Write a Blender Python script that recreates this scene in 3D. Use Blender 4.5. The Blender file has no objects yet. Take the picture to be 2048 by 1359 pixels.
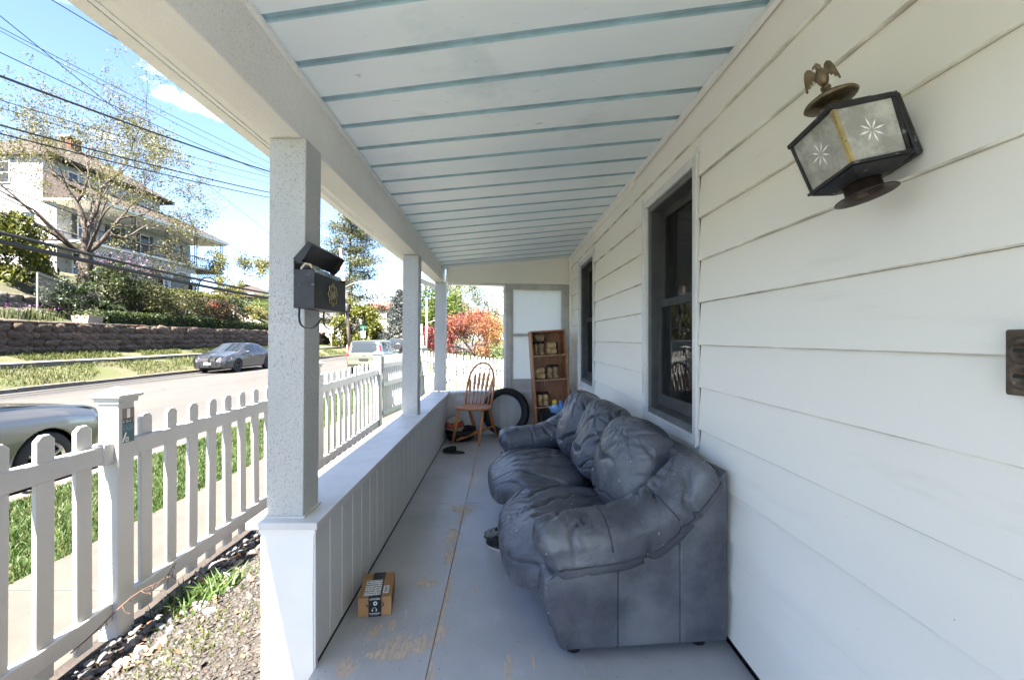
import bpy, bmesh, math, random
import numpy as np
from mathutils import Vector, Matrix, noise as mnoise
random.seed(7); rng = np.random.default_rng(7)
SC = bpy.context.scene
COL = SC.collection
R = math.radians

# ------------------------------------------------------------------ camera
cam_d = bpy.data.cameras.new('camera'); CAM = bpy.data.objects.new('camera', cam_d); COL.objects.link(CAM)
CAM.location = (0, 0, 1.30); CAM.rotation_euler = (R(90), 0, 0)
cam_d.sensor_width = 36; cam_d.lens = 16.0
cam_d.shift_x = 17/2048; cam_d.shift_y = -3.5/2048
cam_d.clip_start = 0.05; cam_d.clip_end = 3000
SC.camera = CAM

# ------------------------------------------------------------------ sky, sun, exposure
TO_SUN = Vector((-0.17, -0.50, 0.85)).normalized()
W = bpy.data.worlds.new('World'); SC.world = W; W.use_nodes = True
wn, wl = W.node_tree.nodes, W.node_tree.links
wn.clear()
sky = wn.new('ShaderNodeTexSky'); sky.sky_type = 'NISHITA'; sky.sun_disc = False
sky.sun_elevation = math.asin(TO_SUN.z); sky.sun_rotation = math.atan2(TO_SUN.x, TO_SUN.y)
sky.altitude = 50; sky.air_density = 0.6; sky.dust_density = 0.2; sky.ozone_density = 1.0
tc = wn.new('ShaderNodeTexCoord')
sep = wn.new('ShaderNodeSeparateXYZ'); wl.new(tc.outputs['Generated'], sep.inputs[0])
mz = wn.new('ShaderNodeMath'); mz.operation = 'MAXIMUM'; wl.new(sep.outputs['Z'], mz.inputs[0]); mz.inputs[1].default_value = 0.0
az = wn.new('ShaderNodeMath'); az.operation = 'ADD'; wl.new(mz.outputs[0], az.inputs[0]); az.inputs[1].default_value = 0.22
dv = wn.new('ShaderNodeVectorMath'); dv.operation = 'DIVIDE'; wl.new(tc.outputs['Generated'], dv.inputs[0])
cb = wn.new('ShaderNodeCombineXYZ')
for i in range(3): wl.new(az.outputs[0], cb.inputs[i])
wl.new(cb.outputs[0], dv.inputs[1])
nz = wn.new('ShaderNodeTexNoise'); nz.inputs['Scale'].default_value = 1.9; nz.inputs['Detail'].default_value = 8; nz.inputs['Roughness'].default_value = 0.56
mpn = wn.new('ShaderNodeMapping'); mpn.inputs['Location'].default_value = (3.1, 1.7, 0.4)
wl.new(dv.outputs[0], mpn.inputs[0]); wl.new(mpn.outputs[0], nz.inputs['Vector'])
rp = wn.new('ShaderNodeValToRGB'); rp.color_ramp.elements[0].position = 0.575; rp.color_ramp.elements[1].position = 0.80
wl.new(nz.outputs['Fac'], rp.inputs[0])
mxs = wn.new('ShaderNodeMix'); mxs.data_type = 'RGBA'
wl.new(rp.outputs[0], mxs.inputs['Factor']); wl.new(sky.outputs[0], mxs.inputs['A']); mxs.inputs['B'].default_value = (11, 11.2, 11.6, 1)
bg = wn.new('ShaderNodeBackground'); wl.new(mxs.outputs['Result'], bg.inputs[0]); bg.inputs[1].default_value = 0.055
wo = wn.new('ShaderNodeOutputWorld'); wl.new(bg.outputs[0], wo.inputs[0])

sun_d = bpy.data.lights.new('sun', 'SUN'); sun_d.energy = 5.0; sun_d.angle = R(0.53); sun_d.color = (1.0, 0.93, 0.83)
SUN = bpy.data.objects.new('sun', sun_d); COL.objects.link(SUN)
SUN.rotation_euler = TO_SUN.to_track_quat('Z', 'Y').to_euler(); SUN.location = (-10, -20, 40)
vs = SC.view_settings
vs.view_transform = 'Standard'; vs.look = 'None'; vs.gamma = 1; vs.use_curve_mapping = False
vs.exposure = 3.55
SC.cycles.max_bounces = 10; SC.cycles.diffuse_bounces = 6; SC.cycles.transparent_max_bounces = 12
SC.cycles.caustics_reflective = False; SC.cycles.caustics_refractive = False

# ------------------------------------------------------------------ helpers
def s2l(c): return c/12.92 if c <= 0.04045 else ((c+0.055)/1.055)**2.4
def rgb(r, g, b): return (s2l(r/255), s2l(g/255), s2l(b/255), 1)
F, VX, VY, CH = 910.0, 1007.0, 676.0, 1.30
def P(px, py, Y): return Vector(((px-VX)*Y/F, Y, CH-(py-VY)*Y/F))       # a pixel at a known depth
def PX(px, py, x): return P(px, py, F*x/(px-VX))                        # a pixel on a known plane x

class N:                                                                # short node graph builder
    def __init__(s, name):
        s.m = bpy.data.materials.new(name); s.m.use_nodes = True
        s.n, s.l = s.m.node_tree.nodes, s.m.node_tree.links
        s.b = s.n['Principled BSDF']; s.out = s.n['Material Output']
        s.tc = s.n.new('ShaderNodeTexCoord')
    def co(s, scale=(1,1,1), loc=(0,0,0), rot=(0,0,0)):
        m = s.n.new('ShaderNodeMapping'); m.inputs['Scale'].default_value = scale; m.inputs['Location'].default_value = loc; m.inputs['Rotation'].default_value = rot
        s.l.new(s.tc.outputs['Object'], m.inputs[0]); return m.outputs[0]
    def noise(s, scale, vec=None, detail=4, rough=0.55, dist=0):
        t = s.n.new('ShaderNodeTexNoise'); t.inputs['Scale'].default_value = scale; t.inputs['Detail'].default_value = detail
        t.inputs['Roughness'].default_value = rough; t.inputs['Distortion'].default_value = dist
        s.l.new(vec if vec is not None else s.tc.outputs['Object'], t.inputs['Vector']); return t.outputs['Fac']
    def voro(s, scale, vec=None, feat='F1', out='Distance'):
        t = s.n.new('ShaderNodeTexVoronoi'); t.feature = feat; t.inputs['Scale'].default_value = scale
        s.l.new(vec if vec is not None else s.tc.outputs['Object'], t.inputs['Vector']); return t.outputs[out]
    def ramp(s, fac, a, b, ca=(0,0,0,1), cb=(1,1,1,1)):
        r = s.n.new('ShaderNodeValToRGB'); e = r.color_ramp.elements
        e[0].position, e[1].position, e[0].color, e[1].color = a, b, ca, cb
        s.l.new(fac, r.inputs[0]); return r.outputs[0]
    def mix(s, fac, a, b, typ='MIX'):
        m = s.n.new('ShaderNodeMix'); m.data_type = 'RGBA'; m.blend_type = typ
        for sock, v in (('Factor', fac), ('A', a), ('B', b)):
            if isinstance(v, (int, float)): m.inputs[sock].default_value = v
            elif isinstance(v, tuple): m.inputs[sock].default_value = v
            else: s.l.new(v, m.inputs[sock])
        return m.outputs['Result']
    def math(s, op, a, b=0.0, c=None):
        m = s.n.new('ShaderNodeMath'); m.operation = op
        for i, v in enumerate((a, b) if c is None else (a, b, c)):
            if isinstance(v, (int, float)): m.inputs[i].default_value = v
            else: s.l.new(v, m.inputs[i])
        return m.outputs[0]
    def xyz(s):
        q = s.n.new('ShaderNodeSeparateXYZ'); s.l.new(s.tc.outputs['Object'], q.inputs[0]); return q.outputs
    def base(s, c):
        if isinstance(c, tuple): s.b.inputs['Base Color'].default_value = c
        else: s.l.new(c, s.b.inputs['Base Color'])
    def rough(s, v):
        if isinstance(v, (int, float)): s.b.inputs['Roughness'].default_value = v
        else: s.l.new(v, s.b.inputs['Roughness'])
    def bump(s, h, strength=0.3, dist=0.01, prev=None):
        b = s.n.new('ShaderNodeBump'); b.inputs['Strength'].default_value = strength; b.inputs['Distance'].default_value = dist
        s.l.new(h, b.inputs['Height'])
        if prev is not None: s.l.new(prev, b.inputs['Normal'])
        s.l.new(b.outputs[0], s.b.inputs['Normal']); return b.outputs[0]
MATS = {}
def mat(name, color, rough=0.5, metal=0.0, var=None, bump=None, speck=None, coat=0.0):
    """plain surface: VAR (scale, amount) mottles it, SPECK (scale, threshold, colour) spots it, BUMP (scale, strength, metres)."""
    if name in MATS: return MATS[name]
    g = N(name); c = color
    if var:
        f = g.noise(var[0], detail=5); lo = tuple(max(0, v*(1-var[1])) for v in color[:3])+(1,); hi = tuple(min(1, v*(1+var[1])) for v in color[:3])+(1,)
        c = g.ramp(f, 0.3, 0.7, lo, hi)
    if speck:
        f = g.noise(speck[0], detail=3, rough=0.6)
        c = g.mix(g.ramp(f, speck[1], speck[1]+0.06), c, speck[2])
    g.base(c); g.rough(rough); g.b.inputs['Metallic'].default_value = metal
    if coat: g.b.inputs['Coat Weight'].default_value = coat; g.b.inputs['Coat Roughness'].default_value = 0.05
    if bump: g.bump(g.noise(bump[0], detail=5), bump[1], bump[2])
    MATS[name] = g.m; return g.m

def put(name, me, m=None, parent=None, loc=None):
    o = bpy.data.objects.new(name, me); COL.objects.link(o)
    if m is not None and not me.materials:
        for x in (m if isinstance(m, (list, tuple)) else [m]): me.materials.append(x)
    if parent is not None:
        o.parent = parent
    if loc is not None: o.location = loc
    return o
def world_child(o, parent):                                             # mesh coordinates are world ones
    o.parent = parent; o.matrix_parent_inverse = parent.matrix_basis.inverted() if parent.parent is None else (parent.parent.matrix_basis @ parent.matrix_parent_inverse @ parent.matrix_basis).inverted()
    return o
def smooth(me, flag=True):
    me.polygons.foreach_set('use_smooth', [flag]*len(me.polygons)); me.update()
def tag(o, label, cat=None, group=None, kind=None):
    if label: o['label'] = label
    if cat: o['category'] = cat
    if group: o['group'] = group
    if kind: o['kind'] = kind
    return o
def thing(name, label, cat, loc=(0,0,0), rotz=0, group=None):
    o = bpy.data.objects.new(name, None); COL.objects.link(o); o.location = loc; o.rotation_euler = (0, 0, rotz)
    o.empty_display_size = 0.1
    return tag(o, label, cat, group)

class MB:
    """collects boxes, tubes, lathes and prisms; build() links ONE mesh object."""
    def __init__(s, xf=None): s.v, s.f, s.mi, s.xf, s.cur = [], [], [], xf, 0
    def add(s, vs_, fs):
        o = len(s.v)
        s.v += [tuple(s.xf(*p)) if s.xf else tuple(p) for p in vs_]
        s.f += [tuple(o+i for i in f) for f in fs]; s.mi += [s.cur]*len(fs); return s
    def slot(s, i): s.cur = i; return s
    def box(s, x0, x1, y0, y1, z0, z1):
        return s.add([(x0,y0,z0),(x1,y0,z0),(x1,y1,z0),(x0,y1,z0),(x0,y0,z1),(x1,y0,z1),(x1,y1,z1),(x0,y1,z1)],
                     [(0,3,2,1),(4,5,6,7),(0,1,5,4),(1,2,6,5),(2,3,7,6),(3,0,4,7)])
    def hexa(s, p):                                                     # 8 corners, bottom 4 then top 4
        return s.add(p, [(0,3,2,1),(4,5,6,7),(0,1,5,4),(1,2,6,5),(2,3,7,6),(3,0,4,7)])
    def obox(s, M, hx, hy, hz):
        return s.hexa([tuple(M @ Vector(q)) for q in ((-hx,-hy,-hz),(hx,-hy,-hz),(hx,hy,-hz),(-hx,hy,-hz),(-hx,-hy,hz),(hx,-hy,hz),(hx,hy,hz),(-hx,hy,hz))])
    def prism(s, pts, fn0, fn1):                                        # 2-D outline, two functions to 3-D
        n = len(pts); a = [fn0(*p) for p in pts]; b = [fn1(*p) for p in pts]
        return s.add(a+b, [tuple(range(n))[::-1], tuple(range(n, 2*n))]+[(i, (i+1) % n, n+(i+1) % n, n+i) for i in range(n)])
    def tube(s, pts, rad, n=6, cap=True, squash=None):
        pts = [Vector(p) for p in pts]; k = len(pts)
        rad = [rad]*k if isinstance(rad, (int, float)) else rad
        vs_, up = [], None
        for i, p in enumerate(pts):
            d = (pts[min(i+1, k-1)]-pts[max(i-1, 0)])
            d = d.normalized() if d.length > 1e-9 else Vector((0,0,1))
            if up is None: up = d.orthogonal().normalized()
            up = (up-d*up.dot(d)); up = up.normalized() if up.length > 1e-6 else d.orthogonal().normalized()
            sd = d.cross(up)
            for j in range(n):
                a = 2*math.pi*j/n
                q = p+up*(math.cos(a)*rad[i])+sd*(math.sin(a)*rad[i]); vs_.append(tuple(q))
        fs = [(i*n+j, i*n+(j+1) % n, (i+1)*n+(j+1) % n, (i+1)*n+j) for i in range(k-1) for j in range(n)]
        if cap: fs += [tuple(range(n))[::-1], tuple(range((k-1)*n, k*n))]
        return s.add(vs_, fs)
    def lathe(s, prof, M=Matrix(), n=24):                               # (r, z) about local z
        vs_ = [tuple(M @ Vector((r*math.cos(2*math.pi*j/n), r*math.sin(2*math.pi*j/n), z))) for r, z in prof for j in range(n)]
        k = len(prof)
        fs = [(i*n+j, i*n+(j+1) % n, (i+1)*n+(j+1) % n, (i+1)*n+j) for i in range(k-1) for j in range(n)]
        fs += [tuple(range(n))[::-1], tuple(range((k-1)*n, k*n))]
        return s.add(vs_, fs)
    def mesh(s, name, sm=False):
        me = bpy.data.meshes.new(name); me.from_pydata(s.v, [], s.f)
        bm = bmesh.new(); bm.from_mesh(me); bmesh.ops.recalc_face_normals(bm, faces=bm.faces); bm.to_mesh(me); bm.free()
        if any(s.mi): me.polygons.foreach_set('material_index', s.mi)
        if sm: smooth(me)
        return me
    def build(s, name, m, parent=None, sm=False, bevel=0, loc=None, world=False):
        o = put(name, s.mesh(name, sm), m, None if world else parent, loc)
        if world and parent is not None: world_child(o, parent)
        if bevel:
            b = o.modifiers.new('bevel', 'BEVEL'); b.width = bevel; b.segments = 2; b.limit_method = 'ANGLE'; b.angle_limit = R(40)
            b.harden_normals = False
        return o
def np_mesh(name, V, Fq, sm=False, nper=4):
    me = bpy.data.meshes.new(name); V = np.asarray(V, np.float32); Fq = np.asarray(Fq, np.int32)
    me.vertices.add(len(V)); me.vertices.foreach_set('co', V.ravel())
    me.loops.add(Fq.size); me.loops.foreach_set('vertex_index', Fq.ravel())
    me.polygons.add(len(Fq)); me.polygons.foreach_set('loop_start', np.arange(0, Fq.size, nper, dtype=np.int32))
    me.update(calc_edges=True)
    if sm: smooth(me)
    return me
def copy_tree(o, parent=None):
    c = o.copy(); COL.objects.link(c)
    if parent is not None: c.parent = parent
    for ch in list(o.children): copy_tree(ch, c)
    return c
def lerp(a, b, t): return a+(b-a)*t
def sstep(a, b, x):
    t = min(1, max(0, (x-a)/(b-a))); return t*t*(3-2*t)
# ------------------------------------------------------------------ materials of the porch
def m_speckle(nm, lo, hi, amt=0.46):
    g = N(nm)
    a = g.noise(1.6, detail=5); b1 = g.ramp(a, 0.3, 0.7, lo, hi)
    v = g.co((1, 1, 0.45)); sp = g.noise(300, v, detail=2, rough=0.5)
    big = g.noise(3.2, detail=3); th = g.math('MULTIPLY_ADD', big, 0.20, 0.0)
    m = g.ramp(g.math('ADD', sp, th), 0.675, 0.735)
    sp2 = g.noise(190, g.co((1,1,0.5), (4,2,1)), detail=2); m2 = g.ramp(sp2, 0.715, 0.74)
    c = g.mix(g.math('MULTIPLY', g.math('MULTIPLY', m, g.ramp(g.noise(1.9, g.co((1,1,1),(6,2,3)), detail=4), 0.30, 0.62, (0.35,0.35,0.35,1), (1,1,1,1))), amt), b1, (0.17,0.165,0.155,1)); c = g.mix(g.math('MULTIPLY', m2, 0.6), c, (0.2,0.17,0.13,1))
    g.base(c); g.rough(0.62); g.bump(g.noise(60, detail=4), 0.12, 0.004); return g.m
def m_white_alum():
    g = N('white_siding_paint')
    c = g.ramp(g.noise(0.9, g.co((1,0.35,1)), detail=6, rough=0.6), 0.25, 0.75, (0.88,0.83,0.75,1), (0.92,0.88,0.81,1))
    sp = g.ramp(g.noise(95, detail=2, rough=0.4), 0.765, 0.80); zone = g.ramp(g.noise(1.4, g.co((1,1,1),(5,1,2))), 0.5, 0.68)
    c = g.mix(g.math('MULTIPLY', g.math('MULTIPLY', sp, zone), 0.55), c, (0.30,0.24,0.17,1))
    dirt = g.ramp(g.noise(4, g.co((1,0.25,2.5)), detail=7, rough=0.7), 0.58, 0.8)
    c = g.mix(g.math('MULTIPLY', dirt, 0.22), c, (0.50,0.45,0.37,1))
    g.base(c); g.rough(0.45); g.bump(g.noise(1.3, g.co((1,0.6,3)), detail=3), 0.35, 0.012); return g.m
def m_ceiling():
    g = N('chalky_ceiling_paint')
    c = g.ramp(g.noise(0.8, g.co((0.5,1.2,1)), detail=6, rough=0.6), 0.32, 0.72, (0.68,0.785,0.84,1), (0.86,0.895,0.905,1))
    st = g.ramp(g.noise(26, g.co((0.5,1,1)), detail=4, rough=0.6), 0.66, 0.72); zone = g.ramp(g.noise(1.1, g.co((1,1,1),(2,7,0))), 0.48, 0.66)
    c = g.mix(g.math('MULTIPLY', g.math('MULTIPLY', st, zone), 0.55), c, (0.30,0.32,0.31,1))
    blu = g.ramp(g.noise(2.1, g.co((1,1,1),(9,3,0)), detail=6, rough=0.65), 0.56, 0.74)
    c = g.mix(g.math('MULTIPLY', blu, 0.45), c, (0.42,0.53,0.58,1))
    g.base(c); g.rough(0.55); g.bump(g.noise(20, detail=5), 0.08, 0.004); return g.m
def m_floor():
    g = N('peeling_floor_paint')
    paint = g.ramp(g.noise(2.2, detail=7, rough=0.62), 0.3, 0.72, (0.36,0.36,0.375,1), (0.48,0.475,0.485,1))
    scuff = g.ramp(g.noise(9, g.co((1.6,0.35,1)), detail=6, rough=0.7), 0.60, 0.75)
    paint = g.mix(g.math('MULTIPLY', scuff, 0.4), paint, (0.78,0.77,0.76,1))
    grime = g.ramp(g.noise(1.7, g.co((1,1,1),(3,8,1)), detail=6, rough=0.65), 0.52, 0.72)
    paint = g.mix(g.math('MULTIPLY', grime, 0.35), paint, (0.27,0.27,0.275,1))
    dots = g.ramp(g.noise(70, g.co((1,1,1),(1,1,1)), detail=1), 0.735, 0.755)
    paint = g.mix(g.math('MULTIPLY', dots, 0.7), paint, (0.10,0.095,0.09,1))
    grain = g.noise(9, g.co((14,0.5,1)), detail=5, rough=0.6)
    wood = g.ramp(grain, 0.28, 0.72, (0.46,0.34,0.24,1), (0.70,0.58,0.45,1))
    wear = g.ramp(g.noise(38, g.co((1.6,0.6,1)), detail=5, rough=0.7), 0.50, 0.60); wood = g.mix(g.math('MULTIPLY', wear, 0.75), wood, (0.36,0.345,0.34,1))
    X, Y, _ = g.xyz()
    tot = None
    for cx, cy, rx, ry in ((-0.40,1.93,0.15,0.085),(-0.29,2.02,0.05,0.13),(-0.47,1.88,0.10,0.05),(-0.62,1.80,0.05,0.07),(-0.31,3.47,0.12,0.11),(-0.30,3.28,0.035,0.16),
                           (-0.335,2.99,0.06,0.17),(-0.32,2.72,0.05,0.13),(-0.42,2.42,0.07,0.06),(-0.57,2.02,0.04,0.06),(-0.50,2.06,0.03,0.06),(-0.29,2.30,0.02,0.3),
                           (0.02,1.80,0.022,0.10),(0.12,1.84,0.01,0.07),(-0.14,2.36,0.015,0.04),(-0.29,4.4,0.02,0.5),(-0.30,5.3,0.02,0.4),(0.33,1.72,0.05,0.03),(-0.29,1.6,0.03,0.3)):
        dx = g.math('DIVIDE', g.math('SUBTRACT', X, cx), rx); dy = g.math('DIVIDE', g.math('SUBTRACT', Y, cy), ry)
        d = g.math('SUBTRACT', 1.0, g.math('SQRT', g.math('ADD', g.math('MULTIPLY', dx, dx), g.math('MULTIPLY', dy, dy))))
        tot = d if tot is None else g.math('MAXIMUM', tot, d)
    ns = g.noise(15, g.co((2.0,0.7,1)), detail=8, rough=0.72)
    val = g.math('MULTIPLY_ADD', g.math('SUBTRACT', ns, 0.505), 3.9, g.math('MAXIMUM', tot, -1.2))
    peel = g.ramp(val, 0.26, 0.34)
    fl = g.ramp(g.noise(21, g.co((2.4,0.16,1),(7,1,0)), detail=4, rough=0.6), 0.70, 0.72)
    scr = g.ramp(g.noise(34, g.co((3.0,0.10,1),(2,5,0)), detail=3, rough=0.6), 0.69, 0.72)
    paint = g.mix(g.math('MULTIPLY', scr, 0.55), paint, (0.24,0.235,0.235,1))
    peel = g.math('MAXIMUM', peel, fl)
    edge = g.math('SUBTRACT', g.ramp(val, 0.16, 0.26), peel)
    c = g.mix(g.math('MULTIPLY', edge, 0.25), paint, (0.5,0.5,0.5,1)); c = g.mix(peel, c, wood)
    g.base(c); g.rough(g.math('MULTIPLY_ADD', peel, 0.32, 0.40))
    h = g.math('SUBTRACT', g.math('MULTIPLY', g.noise(40, g.co((3,0.5,1)), detail=4), 0.25), peel)
    g.bump(h, 0.5, 0.003); return g.m
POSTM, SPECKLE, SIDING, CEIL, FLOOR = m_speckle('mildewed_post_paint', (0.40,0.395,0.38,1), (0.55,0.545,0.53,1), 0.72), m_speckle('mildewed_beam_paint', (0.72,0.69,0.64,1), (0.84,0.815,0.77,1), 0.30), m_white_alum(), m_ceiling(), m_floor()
TRIM = mat('white_trim_paint', (0.82,0.81,0.79,1), 0.45, var=(3, 0.05), speck=(70, 0.78, (0.45,0.41,0.35,1)))
PLANK = mat('knee_wall_paint', (0.62,0.615,0.605,1), 0.5, var=(2.5, 0.12), speck=(55, 0.76, (0.28,0.26,0.23,1)), bump=(3, 0.2, 0.01))
CAPM = mat('sill_cap_paint', (0.60,0.59,0.575,1), 0.45, var=(5, 0.12), speck=(30, 0.72, (0.40,0.37,0.33,1)))
GROOVE = mat('blue_groove_paint', (0.33,0.48,0.55,1), 0.6, var=(6, 0.22))
DARK = mat('dark_gap', (0.02,0.02,0.02,1), 0.9)
GUTTER = mat('cream_gutter_paint', (0.80,0.77,0.72,1), 0.4, var=(2, 0.08))
ROOF = mat('porch_shingle', (0.07,0.065,0.06,1), 0.9, var=(30, 0.3))
CONC = mat('concrete', (0.42,0.40,0.37,1), 0.85, var=(6, 0.15), bump=(60, 0.25, 0.004))
OLDW = mat('flaking_window_paint', (0.50,0.485,0.46,1), 0.65, var=(6, 0.16), speck=(22, 0.66, (0.24,0.20,0.17,1)), bump=(40, 0.3, 0.004))

XL, XR = -0.75, 0.95
def zl(Y): return 2.40-0.0275*Y              # ceiling height at the beam
def zr(Y): return 2.485-0.0055*Y             # ceiling height at the house
def zb(Y): return 2.115-0.0085*Y             # underside of the beam
RA = (XL, 6.06); RB = (XR, 6.46)             # the far wall stands a little askew
RL = math.hypot(RB[0]-RA[0], RB[1]-RA[1]); RC, RS = (RB[0]-RA[0])/RL, (RB[1]-RA[1])/RL
def rw(u, d, z): return (RA[0]+u*RC-d*RS, RA[1]+u*RS+d*RC, z)

# ------------------------------------------------------------------ the porch
porch = thing('porch', 'long narrow covered front porch with white posts, knee wall and blue-grooved ceiling', 'porch', (0.1, 3.0, -0.3))
def pb(name, mb, m, parent=None, **k): return mb.build(name, m, parent or porch, world=True, **k)

fl = pb('floor', MB().box(XL, XR+0.04, -2.2, 6.7, -0.30, -0.028), DARK)
xs = [XL+0.004, -0.298, XR+0.012]
for (a, b), ys in (((0, 1), (-2.2, 1.16, 3.60, 6.06)), ((1, 2), (-2.2, 1.16, 3.60, 6.06))):
    for i in range(3):
        y1 = ys[i+1]-0.002 if i < 2 else None
        x0, x1 = xs[a]+0.0015, xs[b]-0.0015
        e0 = y1 or RA[1]+(x0-XL)*RS/RC-0.004; e1 = y1 or RA[1]+(x1-XL)*RS/RC-0.004
        m_ = MB().hexa([(x0,ys[i]+0.002,-0.022),(x1,ys[i]+0.002,-0.022),(x1,e1,-0.022),(x0,e0,-0.022),(x0,ys[i]+0.002,0),(x1,ys[i]+0.002,0),(x1,e1,0),(x0,e0,0)])
        pb('floor_panel', m_, FLOOR, fl, bevel=0.0015)

# ceiling: panels, each a flat board with a blue channel along its edge
cl = pb('ceiling', MB().hexa([(-0.80,-2.2,zl(-2.2)+0.03),(XR,-2.2,zr(-2.2)+0.03),(XR,6.6,zr(6.6)+0.03),(-0.80,6.6,zl(6.6)+0.03),
                              (-0.80,-2.2,zl(-2.2)+0.05),(XR,-2.2,zr(-2.2)+0.05),(XR,6.6,zr(6.6)+0.05),(-0.80,6.6,zl(6.6)+0.05)]), GROOVE)
def cpt(t, y, dz):                            # t across from beam to house, y at the beam side
    x = lerp(-0.806, XR+0.01, t); Y = y+t*float(np.interp(y, (0,1.7,2.0,2.25,3.0,4.9,6.1), (-0.2,-0.17,-0.15,-0.10,-0.02,0.1,0.40)))
    return (x, Y, lerp(zl(Y), zr(Y), t)+dz)
y = 1.526-0.243*12; k = 0
while y < 6.2:
    w = 0.243
    if y+w > 6.1: w = 6.1-y+0.03
    m_ = MB()
    prof = [(0.0, 0.018), (0.002, 0.003), (0.007, 0.0), (w-0.034, 0.0), (w-0.024, 0.007), (w-0.004, 0.010), (w-0.003, 0.018)]
    for i in range(len(prof)-1):
        m_.slot(0 if i == 2 else 1)
        nseg = 4
        for j in range(nseg):
            t0, t1 = j/nseg, (j+1)/nseg
            m_.add([cpt(t0, y+prof[i][0], prof[i][1]), cpt(t1, y+prof[i][0], prof[i][1]), cpt(t1, y+prof[i+1][0], prof[i+1][1]), cpt(t0, y+prof[i+1][0], prof[i+1][1])], [(0,1,2,3)])
    pb('ceiling_panel', m_, [CEIL, GROOVE], cl)
    y += 0.243; k += 1
# quarter-round where the ceiling meets the house
pb('ceiling_trim', MB().hexa([(XR-0.022,-2.2,zr(-2.2)-0.022),(XR-0.001,-2.2,zr(-2.2)-0.026),(XR-0.001,6.5,zr(6.5)-0.026),(XR-0.022,6.5,zr(6.5)-0.022),
                              (XR-0.022,-2.2,zr(-2.2)-0.002),(XR-0.001,-2.2,zr(-2.2)),(XR-0.001,6.5,zr(6.5)),(XR-0.022,6.5,zr(6.5)-0.002)]), TRIM)
# beam, eave, gutter, roof
def along(x0, x1, f0, f1, y0=-2.2, y1=6.35):
    return MB().hexa([(x0,y0,f0(y0)),(x1,y0,f0(y0)),(x1,y1,f0(y1)),(x0,y1,f0(y1)),(x0,y0,f1(y0)),(x1,y0,f1(y0)),(x1,y1,f1(y1)),(x0,y1,f1(y1))])
pb('beam', along(-0.945, -0.808, zb, lambda Y: zl(Y)+0.10), SPECKLE, bevel=0.006)
pb('beam_trim', along(-0.8075, -0.792, lambda Y: zl(Y)-0.022, lambda Y: zl(Y)-0.003, y1=6.08), TRIM)
zs = lambda Y: 2.305-0.004*Y
pb('soffit', along(-1.205, -0.946, zs, lambda Y: zs(Y)+0.02, y1=6.45), GUTTER)
pb('fascia', along(-1.225, -1.206, lambda Y: zs(Y)-0.004, lambda Y: zs(Y)+0.15, y1=6.45), TRIM)
gp = [(0,0.0),(-0.055,0.0),(-0.068,0.012),(-0.068,0.04),(-0.088,0.075),(-0.088,0.10),(-0.078,0.10),(-0.078,0.08),(-0.058,0.045),(-0.058,0.016),(-0.05,0.01),(-0.01,0.01),(-0.01,0.12),(0,0.12)]
gut = pb('gutter', MB().prism(gp, lambda a, b: (-1.229+a, -2.2, zs(-2.2)+b-0.006), lambda a, b: (-1.229+a, 6.55, zs(6.55)+b-0.006)), GUTTER)
pb('end_cap', MB().prism([(0,0),(-0.068,0.0),(-0.088,0.075),(-0.088,0.10),(0,0.12)], lambda a, b: (-1.229+a, 6.551, zs(6.55)+b-0.006), lambda a, b: (-1.229+a, 6.556, zs(6.55)+b-0.006)), GUTTER, gut)
dsp = [(-1.26,6.35,2.28),(-1.26,6.35,2.17),(-1.20,6.42,2.12),(-1.02,6.56,2.06),(-0.96,6.6,1.98),(-0.96,6.6,0.9),(-0.96,6.6,-0.1)]
pb('downspout', MB().tube(dsp, 0.034, 8), GUTTER, sm=True)
pb('roof', MB().hexa([(-1.31,-2.3,2.425),(1.6,-2.3,2.64),(1.6,6.75,2.62),(-1.31,6.75,2.40),(-1.31,-2.3,2.46),(1.6,-2.3,2.70),(1.6,6.75,2.68),(-1.31,6.75,2.435)]), ROOF)
# posts, leaning a little
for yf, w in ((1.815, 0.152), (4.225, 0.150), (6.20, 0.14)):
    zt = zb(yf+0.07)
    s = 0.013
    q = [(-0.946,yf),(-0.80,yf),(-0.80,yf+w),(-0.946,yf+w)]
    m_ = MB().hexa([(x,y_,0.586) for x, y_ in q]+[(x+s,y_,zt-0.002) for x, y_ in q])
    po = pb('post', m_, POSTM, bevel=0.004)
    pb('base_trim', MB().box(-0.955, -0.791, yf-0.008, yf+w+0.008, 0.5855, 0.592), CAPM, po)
# knee wall along the street
kw = pb('knee_wall', MB().box(-0.945, -0.759, 1.80, 6.2, -0.6, 0.556), PLANK)
pb('cap', MB().box(-1.0, -0.722, 1.762, 6.12, 0.558, 0.585), CAPM, kw, bevel=0.003)
pb('cap_apron', MB().box(-0.757, -0.738, 1.80, 6.09, 0.535, 0.557), CAPM, kw)
pb('end_panel', MB().prism([(-0.953,-0.15),(-0.745,-0.15),(-0.748,0.30),(-0.744,0.545),(-0.955,0.545),(-0.952,0.2)], lambda a, b: (a, 1.786, b), lambda a, b: (a, 1.799, b)), TRIM, kw, bevel=0.003)
pb('end_flange', MB().box(-0.958, -0.736, 1.778, 1.80, 0.535, 0.557), TRIM, kw, bevel=0.002)
pb('corner_trim', MB().box(-0.757, -0.739, 1.79, 1.815, -0.002, 0.534), PLANK, kw, bevel=0.002)
pb('base_gap', MB().box(-0.752, -0.744, 1.80, 6.06, -0.02, 0.004), DARK, kw)
y = 1.818
pm = MB().box(0, 0.011, 0, 0.139, 0.006, 0.534).mesh('plank')
while y < 6.0:
    o = put('plank', pm, PLANK); world_child(o, kw); o.location = (-0.758, y, 0)
    b = o.modifiers.new('bevel', 'BEVEL'); b.width = 0.004; b.segments = 1
    y += 0.1455
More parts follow.
